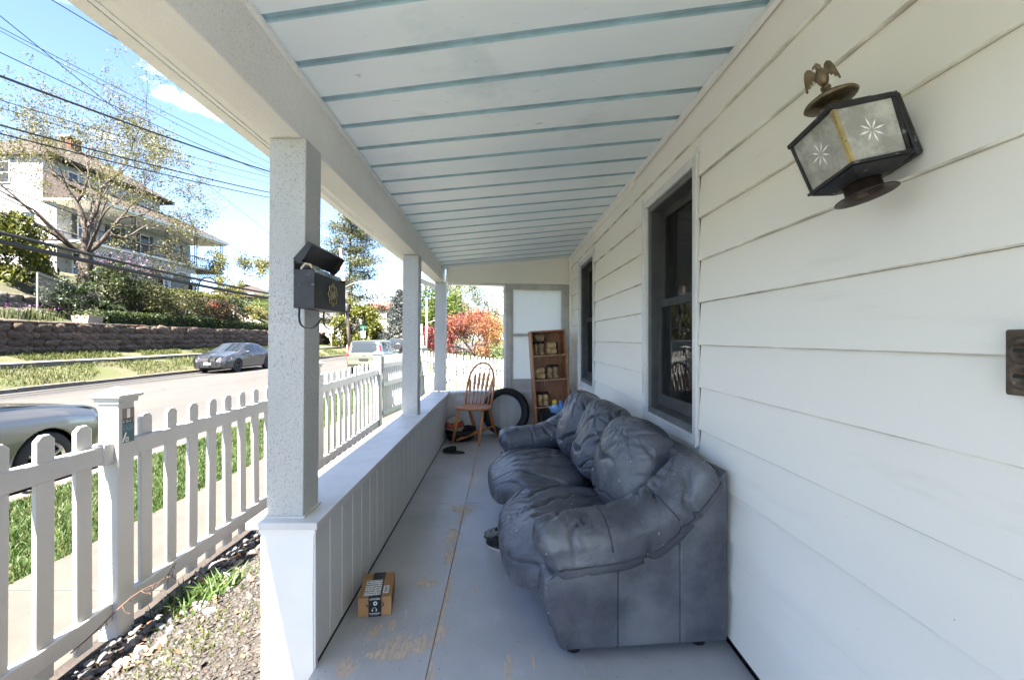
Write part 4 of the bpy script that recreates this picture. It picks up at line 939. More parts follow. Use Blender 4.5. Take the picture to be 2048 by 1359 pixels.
# ------------------------------------------------------------------ outlet with two round screw covers
OUTM = mat('tarnished_plate', (0.105,0.078,0.058,1), 0.42, 0.55, var=(30, 0.45), speck=(50, 0.62, (0.26,0.21,0.15,1)))
out = thing('outdoor_outlet', 'tarnished brown metal outlet plate with two round covers on white siding', 'outlet', (0.944, 0.806, 1.256))
MB().box(-0.016, 0.0, -0.036, 0.036, -0.060, 0.060).build('box', OUTM, out, bevel=0.003)
MB().box(-0.019, -0.0162, -0.033, 0.033, -0.057, 0.057).build('plate', OUTM, out, bevel=0.002)
MX = Matrix.Rotation(R(-90), 4, 'Y')
for z in (0.022, -0.024):
    cv = MB().lathe([(0.024,0.0),(0.025,0.004),(0.022,0.007),(0.013,0.008),(0.012,0.006),(0.004,0.006)], Matrix.Translation((-0.0192, 0.002, z)) @ MX, 28).build('cover', OUTM, out, sm=True)
    MB().box(-0.030, -0.0255, -0.012, 0.012, z-0.003, z+0.003).build('screw_slot', DARK, cv, bevel=0.001)
MB().box(-0.0215, -0.0192, -0.026, 0.020, 0.046, 0.053).build('raised_strip', OUTM, out); MB().box(-0.0215, -0.0192, -0.026, 0.020, -0.054, -0.047).build('raised_strip', OUTM, out)

# ------------------------------------------------------------------ mailbox on the near post
MBOX = mat('scratched_black_tin', (0.022,0.021,0.022,1), 0.5, 0.25, var=(14, 0.5), speck=(38, 0.66, (0.13,0.13,0.14,1)))
mb = thing('mailbox', 'black tin mailbox with open lid, rolled newspaper and hooks on the near post', 'mailbox', (-0.797, 1.90, 1.415))
by0, by1, bd_, bh = -0.172, 0.172, 0.078, 0.132
body = MB().box(0, 0.003, by0, by1, 0, bh+0.05)
body.box(0.003, bd_, by0, by0+0.002, 0, bh+0.014); body.box(0.003, bd_, by1-0.002, by1, 0, bh+0.014)
body.box(bd_-0.002, bd_, by0+0.002, by1-0.002, 0, bh).box(0.003, bd_-0.002, by0+0.002, by1-0.002, 0, 0.002)
body.build('box', MBOX, mb)
L0 = Vector((0.002, 0, bh+0.052)); ld = Vector((0.055, 0, 0.062)).normalized(); ln = Vector((-ld.z, 0, ld.x))
lid = MB(); Lw = 0.088
def lidp(a, yv, h): p = L0+ld*a+ln*h; return (p.x, yv, p.z)
lid.prism([(0,0),(Lw,0),(Lw,0.003),(0,0.003)], lambda a, h: lidp(a, by0-0.004, h), lambda a, h: lidp(a, by1+0.004, h))
lid.prism([(Lw-0.002,-0.016),(Lw,-0.016),(Lw,0.003),(Lw-0.002,0.003)], lambda a, h: lidp(a, by0-0.004, h), lambda a, h: lidp(a, by1+0.004, h))
for yv in (by0-0.006, by1+0.004): lid.prism([(0,0.003),(0.0,-0.026),(0.03,-0.028),(Lw,-0.016),(Lw,0.003)], lambda a, h: lidp(a, yv, h), lambda a, h: lidp(a, yv+0.002, h))
lid.build('lid', MBOX, mb)
for yv in (-0.135, 0.105):
    hp = [(0.006,yv,0.004),(0.004,yv,-0.03)]+[(0.042-0.036*math.cos(a), yv, -0.045-0.032*math.sin(a)) for a in np.linspace(0, 2.45, 12)]+[(0.094,yv,-0.036)]
    hk = MB()
    for (p, q) in zip(hp[:-1], hp[1:]):
        p, q = Vector(p), Vector(q); d = (q-p).normalized(); s_ = Vector((d.z, 0, -d.x))*0.0018
        hk.hexa([(p.x-s_.x,yv-0.006,p.z-s_.z),(p.x+s_.x,yv-0.006,p.z+s_.z),(p.x+s_.x,yv+0.006,p.z+s_.z),(p.x-s_.x,yv+0.006,p.z-s_.z),(q.x-s_.x,yv-0.006,q.z-s_.z),(q.x+s_.x,yv-0.006,q.z+s_.z),(q.x+s_.x,yv+0.006,q.z+s_.z),(q.x-s_.x,yv+0.006,q.z-s_.z)])
    hk.build('paper_hook', MBOX, mb)
# pressed scroll emblem
EMB = mat('dull_gold_scroll', (0.30,0.25,0.15,1), 0.5, 0.6, var=(40, 0.4))
em = MB(); ey, ez = 0.015, 0.066; fx = bd_+0.0015
def ring_pts(ry, rz, n=28, ph=0, wob=0, wn=8): return [(fx, ey+(ry+wob*math.cos(wn*t))*math.cos(t+ph), ez+(rz+wob*math.cos(wn*t))*math.sin(t+ph)) for t in np.linspace(0, 2*math.pi, n+1)]
em.tube(ring_pts(0.046, 0.042, 48, 0, 0.0055, 8), 0.0028, 5)
em.tube([(fx, ey+0.030*a, ez+0.042*b) for a, b in ((0,1),(0.6,0.55),(0.95,0),(0.6,-0.55),(0,-1),(-0.6,-0.55),(-0.95,0),(-0.6,0.55),(0,1))], 0.0026, 5)
for k in range(-2, 3): em.tube([(fx, ey+k*0.0085, ez-0.020+abs(k)*0.004), (fx+0.001, ey+k*0.0085, ez+0.020-abs(k)*0.004)], 0.0026, 5)
em.tube([(fx, ey-0.02, ez+0.012), (fx, ey+0.02, ez+0.012)], 0.0022, 5)
em.build('scroll_emblem', EMB, mb, sm=True)
np_t = thing('rolled_newspaper', 'rolled blue and white newspaper sticking out of the open mailbox', 'newspaper', (-0.755, 1.90, 1.555))
g = N('newsprint'); X, Y, Z = g.xyz()
c = g.ramp(g.noise(9, g.co((1,1.6,1)), detail=6, rough=0.65), 0.38, 0.62, (0.12,0.22,0.34,1), (0.50,0.55,0.60,1))
c = g.mix(g.ramp(g.noise(30, g.co((1,0.6,1)), detail=3), 0.58, 0.62), c, (0.06,0.08,0.11,1)); g.base(c); g.rough(0.7)
sp = [(0.026-0.0022*t, t) for t in np.linspace(0, 9, 60)]
sv = MB()
for a0, a1 in zip(sp[:-1], sp[1:]):
    (r0, t0), (r1, t1) = a0, a1
    sv.add([(r0*math.cos(t0),-0.155,r0*math.sin(t0)),(r1*math.cos(t1),-0.155,r1*math.sin(t1)),(r1*math.cos(t1),0.150,r1*math.sin(t1)),(r0*math.cos(t0),0.150,r0*math.sin(t0))], [(0,1,2,3)])
sv.build('sheet', g.m, np_t, sm=True)
MB().tube([(0.0,-0.162,-0.022),(-0.014,-0.162,-0.012),(-0.016,-0.164,0.012),(0.0,-0.165,0.030),(0.018,-0.164,0.026),(0.024,-0.16,0.012)], 0.0045, 8).build('outer_fold', mat('newsprint_edge', (0.58,0.48,0.36,1), 0.8), np_t, sm=True)
tx = bpy.data.curves.new('letter', 'FONT'); tx.body = 'D'; tx.size = 0.045; tx.extrude = 0.0004
to = bpy.data.objects.new('letter', tx); COL.objects.link(to); to.rotation_euler = (R(68), 0, R(90)); to.location = (-0.755+0.0262*math.cos(0.9)+0.003, 1.84, 1.555+0.0262*math.sin(0.9)-0.018)
bpy.context.view_layer.update()
me = bpy.data.meshes.new_from_object(to.evaluated_get(bpy.context.evaluated_depsgraph_get())); mw = to.matrix_world.copy(); bpy.data.objects.remove(to); me.transform(mw)
world_child(put('printed_letter', me, mat('ink_navy', (0.02,0.03,0.05,1), 0.7)), np_t)

# ------------------------------------------------------------------ parcel
CARD = mat('brown_cardboard', (0.38,0.205,0.088,1), 0.8, var=(10, 0.14), bump=(60, 0.1, 0.002))
TAPE = mat('black_paper_tape', (0.010,0.011,0.016,1), 0.35)
bxA = math.atan2(0.023, 0.148)
pc = thing('parcel_box', 'small brown cardboard parcel with black tape and shipping label on the floor', 'parcel', (-0.678, 2.118, 0.001), bxA)
pw, pl_, ph_ = 0.152, 0.218, 0.092
MB().box(0, pw, 0, pl_, 0, ph_).build('carton', CARD, pc, bevel=0.002)
MB().box(0.0005, pw-0.0005, -0.0012, -0.0002, ph_-0.0035, ph_-0.001).build('flap_edge', mat('card_edge', (0.20,0.11,0.05,1), 0.9), pc)
tpe = MB().box(0.048, 0.107, -0.0022, -0.0012, 0.0, ph_).box(0.048, 0.107, -0.0022, pl_+0.001, ph_+0.0004, ph_+0.0014).build('tape', TAPE, pc)
PRT = mat('white_print', (0.72,0.72,0.70,1), 0.6)
pr = MB(); tp = -0.0028
def ring2d(cx, cz, r0, r1, n=20):
    for i in range(n):
        a, b = 2*math.pi*i/n, 2*math.pi*(i+1)/n
        pr.add([(cx+r0*math.cos(a),tp,cz+r0*math.sin(a)),(cx+r1*math.cos(a),tp,cz+r1*math.sin(a)),(cx+r1*math.cos(b),tp,cz+r1*math.sin(b)),(cx+r0*math.cos(b),tp,cz+r0*math.sin(b))], [(0,1,2,3)])
ring2d(0.079, 0.061, 0.004, 0.0095)
for i in range(14):
    a, b = math.pi*i/14, math.pi*(i+1)/14
    pr.add([(0.075+r*math.cos(t), tp, 0.031+r*math.sin(t)) for r, t in ((0.0095,a),(0.011,a),(0.011,b),(0.0095,b))], [(0,1,2,3)])
for sx in (-1, 1): pr.add([(0.075+sx*0.0065,tp,0.024),(0.075+sx*0.012,tp,0.026),(0.075+sx*0.012,tp,0.033),(0.075+sx*0.0065,tp,0.034)], [(0,1,2,3)])
rr = random.Random(5)
for z, h, x0, x1 in ((0.0785,0.0042,0.053,0.102),(0.085,0.002,0.058,0.098),(0.0135,0.0042,0.052,0.100),(0.0085,0.002,0.058,0.094)):
    x = x0
    while x < x1:
        w = rr.uniform(0.0012, 0.0034); pr.add([(x,tp,z),(x+w,tp,z),(x+w,tp,z+h*rr.uniform(0.6,1)),(x,tp,z+h*rr.uniform(0.6,1))], [(0,1,2,3)]); x += w+0.0008
pr.build('tape_print', PRT, tpe)
bk = MB(); bk.tube([(0.108,-0.0016,0.062),(0.117,-0.0016,0.06),(0.116,-0.0016,0.05),(0.109,-0.0016,0.044)], 0.0022, 5); bk.tube([(0.047,-0.0016,0.046),(0.038,-0.0016,0.056),(0.034,-0.0016,0.058)], [0.004,0.002,0.001], 5)
bk.build('kettle_print', TAPE, pc)
g = N('shipping_label'); X, Y, Z = g.xyz()
rowm = g.math('GREATER_THAN', g.math('SINE', g.math('MULTIPLY', Y, 330.0)), 0.35); dsh = g.math('GREATER_THAN', g.noise(85, g.co((1.6,0.9,1)), detail=1), 0.47)
c = g.mix(g.math('MULTIPLY', rowm, dsh), (0.72,0.73,0.75,1), (0.06,0.06,0.07,1)); g.base(c); g.rough(0.3)
MB().box(0.024, 0.100, 0.008, 0.145, ph_+0.0018, ph_+0.0024).build('shipping_label', g.m, pc)
g = N('barcode_label'); X, Y, Z = g.xyz()
inn = g.math('MULTIPLY', g.math('MULTIPLY', g.math('GREATER_THAN', X, 0.115), g.math('LESS_THAN', X, 0.131)), g.math('MULTIPLY', g.math('GREATER_THAN', Y, 0.030), g.math('LESS_THAN', Y, 0.08)))
c = g.mix(g.math('MULTIPLY', inn, g.math('GREATER_THAN', g.math('SINE', g.math('MULTIPLY', Y, 2600.0)), -0.2)), (0.72,0.71,0.69,1), (0.10,0.10,0.11,1)); g.base(c); g.rough(0.6)
MB().box(0.110, 0.136, 0.022, 0.088, ph_+0.0004, ph_+0.0010).build('barcode_label', g.m, pc)
sdp = MB()
for k in range(5):
    z = 0.02+k*0.012; sdp.box(pw+0.0003, pw+0.0009, 0.03, 0.03+rr.uniform(0.05,0.08), z, z+0.006)
sdp.build('side_print', mat('dark_print', (0.05,0.04,0.03,1), 0.7), pc)

# ------------------------------------------------------------------ shoes
SOLE = mat('white_sole_edge', (0.45,0.44,0.42,1), 0.7); SHOE = mat('black_canvas', (0.014,0.014,0.015,1), 0.85); SHOEG = mat('grey_patterned_canvas', (0.20,0.20,0.19,1), 0.8, var=(60, 0.7))
def shoe(name, label, loc, rot, L, mtop, msole, roll=0.0, slide=False):
    t = thing(name, label, 'shoe', loc); t.rotation_euler = (roll, 0, rot)
    ol = []
    for a in np.linspace(0, 2*math.pi, 40, endpoint=False):
        y = L/2*math.cos(a); w = 0.036+0.008*math.cos(a)-0.006*math.cos(2*a)
        ol.append((w*math.copysign(abs(math.sin(a))**0.75, math.sin(a)), y))
    MB().prism(ol, lambda a, b: (a, b, 0.0), lambda a, b: (a, b, 0.018)).build('sole', msole, t, bevel=0.004)
    up = MB(); n = 18; rings = []
    y0 = -0.46*L if not slide else -0.02
    for i in range(13):
        y = lerp(y0, L*0.485, i/12); a = math.acos(max(-1, min(1, 2*y/L))); w = (0.036+0.008*math.cos(a)-0.006*math.cos(2*a))*abs(math.sin(a))**0.75*0.97
        h = float(np.interp(y/L, (-0.5,-0.1,0.1,0.3,0.48), (0.055,0.056,0.058,0.042,0.016)))
        rings.append([(w*math.cos(q), y, 0.018+h*math.sin(q)**0.8) for q in np.linspace(0, math.pi, n)])
    for r0, r1 in zip(rings[:-1], rings[1:]):
        for j in range(n-1):
            if not slide and r0[j][1] < 0.12*L and 4 < j < n-6: continue
            up.add([r0[j], r0[j+1], r1[j+1], r1[j]], [(0,1,2,3)])
    o = up.build('upper', mtop, t, sm=True); sd = o.modifiers.new('thick', 'SOLIDIFY'); sd.thickness = 0.004
    MB().prism([(a*0.9, b*0.94) for a, b in ol], lambda a, b: (a, b, 0.0185), lambda a, b: (a, b, 0.021)).build('insole', SHOE, t)
    return t
shoe('slip_on_shoe', 'black canvas slip-on shoe with pale sole edge poking from under the sofa', (0.005, 2.80, 0.001), R(62), 0.25, SHOE, SOLE)
shoe('slip_on_shoe', 'grey patterned shoe behind the black one at the sofa front', (-0.01, 2.93, 0.001), R(66), 0.25, SHOEG, SHOE)
shoe('slide_sandal', 'dark slide sandal lying near the far end of the knee wall', (-0.565, 5.16, 0.001), R(78), 0.26, SHOE, mat('dark_rubber', (0.02,0.02,0.022,1), 0.6), slide=True)

# ------------------------------------------------------------------ Windsor chair
CW = N('honey_oak_varnish'); cc_ = CW.ramp(CW.noise(7, CW.co((6,6,0.7)), detail=5), 0.3, 0.7, (0.36,0.115,0.026,1), (0.56,0.22,0.058,1)); CW.base(cc_); CW.rough(0.3); CW.b.inputs['Coat Weight'].default_value = 0.3; CW = CW.m
ch = thing('windsor_chair', 'honey-brown bow-back wooden chair with a loose stretcher at the porch end', 'chair', (-0.365, 5.74, 0.0))
# local coordinates are world ones less the chair's place
def cw(p): return Vector(p)-Vector((-0.365, 5.74, 0))
fx_ = Vector((-0.22, -0.975, 0)).normalized(); rx_ = Vector((fx_.y, -fx_.x, 0))*-1   # facing; to the viewer's right
seat = MB(); n = 40; lv = []
for zz, k in ((0.415, 0.90), (0.420, 0.97), (0.434, 1.0), (0.446, 0.985), (0.449, 0.95), (0.443, 0.80), (0.440, 0.4)):
    ring = []
    for a in np.linspace(0, 2*math.pi, n, endpoint=False):
        ca, sa = math.cos(a), math.sin(a); e = 3.0; r = (abs(ca)**e+abs(sa)**e)**(-1/e)
        w = 0.222*(1+0.05*sa); p = rx_*(r*ca*w*k)+fx_*(r*sa*0.215*k); ring.append((p.x, p.y, zz))
    lv.append(ring)
sv = [p for r_ in lv for p in r_]; fs = [(i*n+j, i*n+(j+1) % n, (i+1)*n+(j+1) % n, (i+1)*n+j) for i in range(len(lv)-1) for j in range(n)]+[tuple(range(n))[::-1], tuple(range((len(lv)-1)*n, len(lv)*n))]
seat.add(sv, fs).build('seat', CW, ch, sm=True)
legp = [((-0.16, 0.14), (-0.63, 5.63)), ((0.15, 0.14), (-0.30, 5.485)), ((0.14, -0.14), (-0.085, 5.985)), ((-0.13, -0.14), (-0.345, 6.02))]
def turned(a, b, prof):
    pts = [a.lerp(b, t) for t, r in prof]; return pts, [r for t, r in prof]
LEGPROF = [(0,0.012),(0.06,0.014),(0.10,0.017),(0.14,0.015),(0.17,0.018),(0.45,0.0215),(0.62,0.021),(0.70,0.017),(0.72,0.020),(0.74,0.017),(0.95,0.0135),(1.0,0.012)]
for (u, v), (wx, wy) in legp:
    a = rx_*u+fx_*v+Vector((0,0,0.42)); b = cw((wx, wy, 0)); p, r = turned(a, b, LEGPROF)
    MB().tube(p, r, 12).build('leg', CW, ch, sm=True)
bm_ = rx_*0.0-fx_*0.165
hoop = []
lean = -fx_*0.13
for t in np.linspace(0, 1, 41):
    a = math.pi*(1-t); w = 0.168+0.035*math.sin(math.pi*t)**0.5
    xx = math.cos(a)*w; zz = 0.44+0.535*math.sin(a)**0.62
    k = (zz-0.44)/0.535
    hoop.append(bm_+rx_*(xx+0.035*k)+lean*k+Vector((0,0,zz)))
MB().tube(hoop, 0.0145, 10).build('bow', CW, ch, sm=True)
for i in range(6):
    t = (i-2.5)/2.5; a = bm_+rx_*(t*0.125)+Vector((0,0,0.445)); xx = t*0.155+0.035
    zt = 0.44+0.535*max(0.05, math.sin(math.acos(min(1, abs(t*0.155)/0.203))))**0.62-0.008; k = (zt-0.44)/0.535
    b = bm_+rx_*(t*0.155+0.035*k)+lean*k+Vector((0,0,zt))
    pr_ = [(0,0.0065),(0.15,0.0075),(0.28,0.008),(0.34,0.006),(0.40,0.018),(0.60,0.021),(0.74,0.018),(0.80,0.006),(0.9,0.006),(1,0.0055)]
    sp_ = MB()
    pts = [a.lerp(b, q) for q, r in pr_]
    vv, ff_ = [], []
    for p, (q, r) in zip(pts, pr_):
        for j in range(8):
            an = j*math.pi/4; vv.append(tuple(p+rx_*(math.cos(an)*r)+fx_*(math.sin(an)*min(r, 0.0075))))
    ff_ = [(m_*8+j, m_*8+(j+1) % 8, (m_+1)*8+(j+1) % 8, (m_+1)*8+j) for m_ in range(len(pts)-1) for j in range(8)]
    sp_.add(vv, ff_+[tuple(range(8))[::-1], tuple(range(len(vv)-8, len(vv)))]).build('spindle', CW, ch, sm=True)
a = cw((-0.115, 5.93, 0.165)); b = cw((-0.585, 5.62, 0.040)); p, r = turned(a, b, [(0,0.010),(0.12,0.012),(0.35,0.019),(0.5,0.020),(0.65,0.019),(0.9,0.015),(1,0.012)])
MB().tube(p, r, 12).build('loose_stretcher', CW, ch, sm=True)

# ------------------------------------------------------------------ tyre, ball, tub
RUB = mat('black_tyre_rubber', (0.012,0.012,0.013,1), 0.6, var=(30, 0.4))
ty = thing('spare_tyre', 'bare black tyre leaning against the far knee wall', 'tyre', (0.03, 6.12, 0.312))
ty.rotation_euler = (R(-9), 0, R(13.2))
MT = Matrix.Rotation(R(90), 4, 'X')
prof = [(0.232,-0.055),(0.238,-0.075),(0.262,-0.088),(0.288,-0.086),(0.304,-0.074),(0.312,-0.058),(0.3125,-0.02),(0.3125,0.02),(0.312,0.058),(0.304,0.074),(0.288,0.086),(0.262,0.088),(0.238,0.075),(0.232,0.055),(0.232,-0.055)]
k = len(prof); n = 64
vv = [tuple(MT @ Vector((r*math.cos(2*math.pi*j/n), r*math.sin(2*math.pi*j/n), z))) for r, z in prof for j in range(n)]
MB().add(vv, [(i*n+j, i*n+(j+1) % n, (i+1)*n+(j+1) % n, (i+1)*n+j) for i in range(k-1) for j in range(n)]).build('carcass', RUB, ty, sm=True)
tr_ = MB()
for j in range(72):
    for s, z0 in ((-1, 0.022), (1, 0.022)):
        a = 2*math.pi*(j+(0.5 if s > 0 else 0))/72; M = MT @ Matrix.Rotation(a, 4, 'Z') @ Matrix.Translation((0.3135, 0, s*0.038)) @ Matrix.Rotation(R(25)*s, 4, 'X'); tr_.obox(M, 0.003, 0.0095, 0.024)
tr_.build('tread_blocks', RUB, ty)['kind'] = 'stuff'
MB().tube([tuple(MT @ Vector((0.27*math.cos(a), 0.27*math.sin(a), 0.0885))) for a in np.linspace(0, 2*math.pi, 65)], 0.002, 5, cap=False).build('bead_rib', RUB, ty, sm=True)
g = N('ball_panels'); X, Y, Z = g.xyz()
red = g.math('MULTIPLY', g.math('GREATER_THAN', Z, 0.0), g.math('LESS_THAN', Z, 0.062)); c = g.mix(red, (0.50,0.45,0.40,1), (0.44,0.075,0.03,1))
sm1 = g.math('LESS_THAN', g.math('ABSOLUTE', Z), 0.004); sm2_ = g.math('LESS_THAN', g.math('ABSOLUTE', g.math('SUBTRACT', Z, 0.062)), 0.003)
c = g.mix(g.math('MAXIMUM', sm1, sm2_), c, (0.03,0.03,0.03,1)); c = g.mix(g.math('MULTIPLY', g.ramp(g.noise(20, detail=5), 0.5, 0.7), 0.3), c, (0.15,0.12,0.10,1)); g.base(c); g.rough(0.55); g.bump(g.voro(260), 0.2, 0.002)
V0, F0 = ico(4)
bl = put('basketball', np_mesh('basketball', V0*0.119, F0, True, 3), g.m); bl.location = (-0.625, 5.83, 0.185); bl.rotation_euler = (R(8), R(-4), 0); tag(bl, 'cream and red scuffed ball resting in a black tub behind the chair', 'ball')
tub = thing('rubber_tub', 'low round black rubber tub holding the ball in the porch corner', 'tub', (-0.545, 5.84, 0.001))
tub.rotation_euler = (0, R(-3), 0)
MB().lathe([(0.13,0.0),(0.165,0.02),(0.185,0.09),(0.190,0.13),(0.178,0.132),(0.172,0.09),(0.15,0.03),(0.02,0.024)], n=36).build('bowl', RUB, tub, sm=True)
MB().tube([(0.188*math.cos(a), 0.188*math.sin(a), 0.131+0.012*math.sin(a*2)) for a in np.linspace(0, 2*math.pi, 40)], 0.011, 8, cap=False).build('rim', RUB, tub, sm=True)

# ------------------------------------------------------------------ leaning bookcase and what stands in it
g = N('brown_bookcase_wood'); g.base(g.ramp(g.noise(5, g.co((7,7,0.8)), detail=6), 0.3, 0.7, (0.30,0.115,0.048,1), (0.45,0.20,0.09,1))); g.rough(0.42); SHW = g.m
SHE = mat('worn_shelf_edge', (0.42,0.25,0.15,1), 0.6, var=(12, 0.3))
bc = thing('bookcase', 'narrow brown bookcase leaning sideways in the far corner', 'bookcase', (0.645, 5.93, 0.0)); bc.rotation_euler = (R(-2), R(-3.3), R(4))
W_, D_, H_ = 0.225, 0.145, 1.40
for nm, a in (('side_board', (-W_, -W_+0.018)), ('side_board', (W_-0.018, W_))): MB().box(a[0], a[1], -D_, D_, 0.0, H_).build(nm, SHW, bc, bevel=0.002)
MB().box(-W_+0.018, W_-0.018, D_-0.008, D_-0.002, 0.02, H_-0.02).build('back_board', SHW, bc)
MB().box(-W_+0.0185, W_-0.0185, -D_, D_-0.009, H_-0.02, H_).build('top_board', SHW, bc, bevel=0.002)
SZ = [1.085, 0.775, 0.43, 0.10]
for z in SZ: s_ = MB().box(-W_+0.0185, W_-0.0185, -D_+0.004, D_-0.009, z-0.018, z).build('shelf', SHW, bc, bevel=0.002); MB().box(-W_+0.019, W_-0.019, -D_+0.002, -D_+0.004, z-0.017, z-0.001).build('front_edge', SHE, s_)
for x, z in ((-0.14, SZ[0]-0.018), (0.165, SZ[0]-0.018), (-0.09, SZ[1]-0.018), (0.16, SZ[1]-0.018)):
    MB().tube([(x,-D_-0.001,z+0.01),(x+0.004,-D_-0.003,z-0.02),(x-0.006,-D_-0.002,z-0.05)], 0.003, 5).build('peeled_strip', SHE, bc, sm=True)
BT = bc.matrix_basis.copy()
BT = Matrix.Translation(bc.location) @ bc.rotation_euler.to_matrix().to_4x4()
TAN = mat('tan_glove_leather', (0.55,0.37,0.18,1), 0.8, var=(18, 0.35), bump=(30, 0.6, 0.008)); TAN2 = mat('brown_glove_leather', (0.34,0.22,0.12,1), 0.8, var=(18, 0.35), bump=(30, 0.6, 0.008)); BLK = mat('black_strap', (0.012,0.012,0.013,1), 0.8)
def bundle(x, z, label, rolls, w, lying, m):
    t = thing('glove_bundle', label, 'gloves'); t.matrix_basis = BT @ Matrix.Translation((x, -0.02, z+0.001)); t.location = t.matrix_basis.to_translation()
    k = 0
    for i in range(rolls):
        r = w/2
        if lying:
            zc = r+i*w*0.9; pts = [(-0.07+0.01*j, 0.004*math.sin(i+j), zc+0.003*math.sin(j*1.7+i)) for j in range(15)]
            MB().tube([Vector(p) for p in pts], [r*(0.86+0.14*math.sin(math.pi*(j+1)/16)+0.05*math.sin(j*2.2)) for j in range(15)], 14).build('roll', m, t, sm=True)
            MB().tube([(0.052,0,zc),(0.075,0,zc)], [r*1.05, r*0.9], 14).build('strap', BLK, t, sm=True)
        else:
            xc = (i-(rolls-1)/2)*w*0.95; pts = [(xc+0.003*math.sin(j+i), 0.0, 0.004+0.0125*j) for j in range(13)]
            MB().tube([Vector(p) for p in pts], [r*(0.88+0.10*math.sin(j*1.6+i)) for j in range(13)], 14).build('roll', m, t, sm=True)
            MB().tube([(xc,0,0.148),(xc,0,0.178)], [r*1.02, r*0.8], 14).build('strap', BLK, t, sm=True)
    return t
bundle(-0.115, SZ[0], 'dim brown standing roll pair at the top-shelf left of the bookcase', 2, 0.078, False, TAN2)
t_ = bundle(-0.095, SZ[0]+0.182, 'brown roll lying on the pair at the top-shelf left', 1, 0.09, True, TAN2)
bundle(0.055, SZ[0], 'bright tan stacked glove rolls at the top-shelf right of the bookcase', 2, 0.088, True, TAN)
bundle(-0.115, SZ[1], 'tan stacked glove rolls at the middle-shelf left of the bookcase', 2, 0.078, True, TAN)
bundle(0.05, SZ[1], 'brown standing rolls with black tops at the middle-shelf right', 2, 0.084, False, TAN2)
bundle(-0.105, SZ[2], 'tan standing rolls with black tops on the lower shelf', 2, 0.082, False, TAN)
# crate, basket, spray bottles, tangled cable in the corner by the bookcase
cr = thing('black_crate', 'black slatted plastic crate below the bookcase shelf', 'crate', (0.62, 5.70, 0.0))
for z in (0.02, 0.10, 0.18, 0.26, 0.33): MB().box(-0.15, 0.15, -0.09, -0.082, z, z+0.045).box(-0.15, 0.15, 0.082, 0.09, z, z+0.045).box(-0.15, -0.142, -0.0815, 0.0815, z, z+0.045).box(0.142, 0.15, -0.0815, 0.0815, z, z+0.045).build('slat_ring', BLK, cr)
for x in (-0.146, 0, 0.146): MB().box(x-0.008, x+0.008, -0.096, -0.0905, 0.0, 0.385).build('upright', BLK, cr)
MB().box(-0.14, 0.14, -0.08, 0.08, 0.0, 0.012).build('bottom', BLK, cr)
BLUE = mat('pale_blue_plastic', (0.28,0.48,0.72,1), 0.35); BLUE2 = mat('bright_blue_plastic', (0.08,0.25,0.60,1), 0.35); YEL = mat('yellow_plastic', (0.80,0.58,0.02,1), 0.4)
bs = thing('plastic_basin', 'pale blue plastic basin standing on the crate behind the sofa arm', 'basin', (0.66, 5.62, 0.386))
MB().lathe([(0.075,0.0),(0.10,0.06),(0.108,0.07),(0.100,0.071),(0.07,0.006),(0.01,0.004)], n=28).build('bowl', BLUE, bs, sm=True)
MB().tube([(0.106*math.cos(a), 0.106*math.sin(a), 0.07) for a in np.linspace(0, 2*math.pi, 30)], 0.006, 6, cap=False).build('rim', BLUE, bs, sm=True)
sb = thing('spray_bottle', 'pale blue spray bottle with yellow trigger head behind the sofa arm', 'bottle', (0.635, 5.60, 0.393))
MB().lathe([(0.034,0.0),(0.038,0.01),(0.038,0.06),(0.03,0.08),(0.014,0.095),(0.013,0.105)], n=20).build('bottle_body', BLUE, sb, sm=True)
MB().prism([(-0.03,0.105),(0.014,0.105),(0.018,0.145),(-0.012,0.150),(-0.036,0.138),(-0.036,0.126)], lambda a, b: (a, -0.011, b), lambda a, b: (a, 0.011, b)).build('trigger_head', YEL, sb, bevel=0.004)
MB().tube([(-0.02,0,0.108),(-0.028,0,0.09),(-0.024,0,0.076)], 0.005, 6).build('trigger', YEL, sb, sm=True)
s2 = thing('spray_bottle', 'bright blue bottle beside the yellow-headed one', 'bottle', (0.705, 5.625, 0.393))
MB().lathe([(0.03,0.0),(0.033,0.01),(0.033,0.07),(0.024,0.095),(0.018,0.10)], n=20).build('bottle_body', BLUE2, s2, sm=True)
MB().lathe([(0.020,0.10),(0.022,0.104),(0.022,0.132),(0.012,0.138)], n=16).build('bottle_cap', BLUE2, s2, sm=True)
cb_ = thing('tangled_cable', 'tangled dark cable heap in the corner between bookcase and wall', 'cable', (0.83, 5.55, 0.0))
bmx = MB(); rr = random.Random(3)
for k in range(16):
    pts = []; a0 = rr.uniform(0, 6.3); 
    for i in range(22):
        a = a0+i*0.42; pts.append((0.055*math.cos(a)+0.02*math.sin(3*a+k), 0.075*math.sin(a), 0.03+k*0.028+0.035*math.sin(a*1.5+k)))
    bmx.tube(pts, 0.0065, 6)
bmx.build('coil', mat('dark_brown_cable', (0.03,0.022,0.016,1), 0.5, var=(20, 0.5)), cb_, sm=True)
MB().box(-0.05, 0.05, -0.07, 0.07, 0.0, 0.44).build('carton_under', mat('dark_box', (0.03,0.028,0.026,1), 0.8), cb_, bevel=0.004)
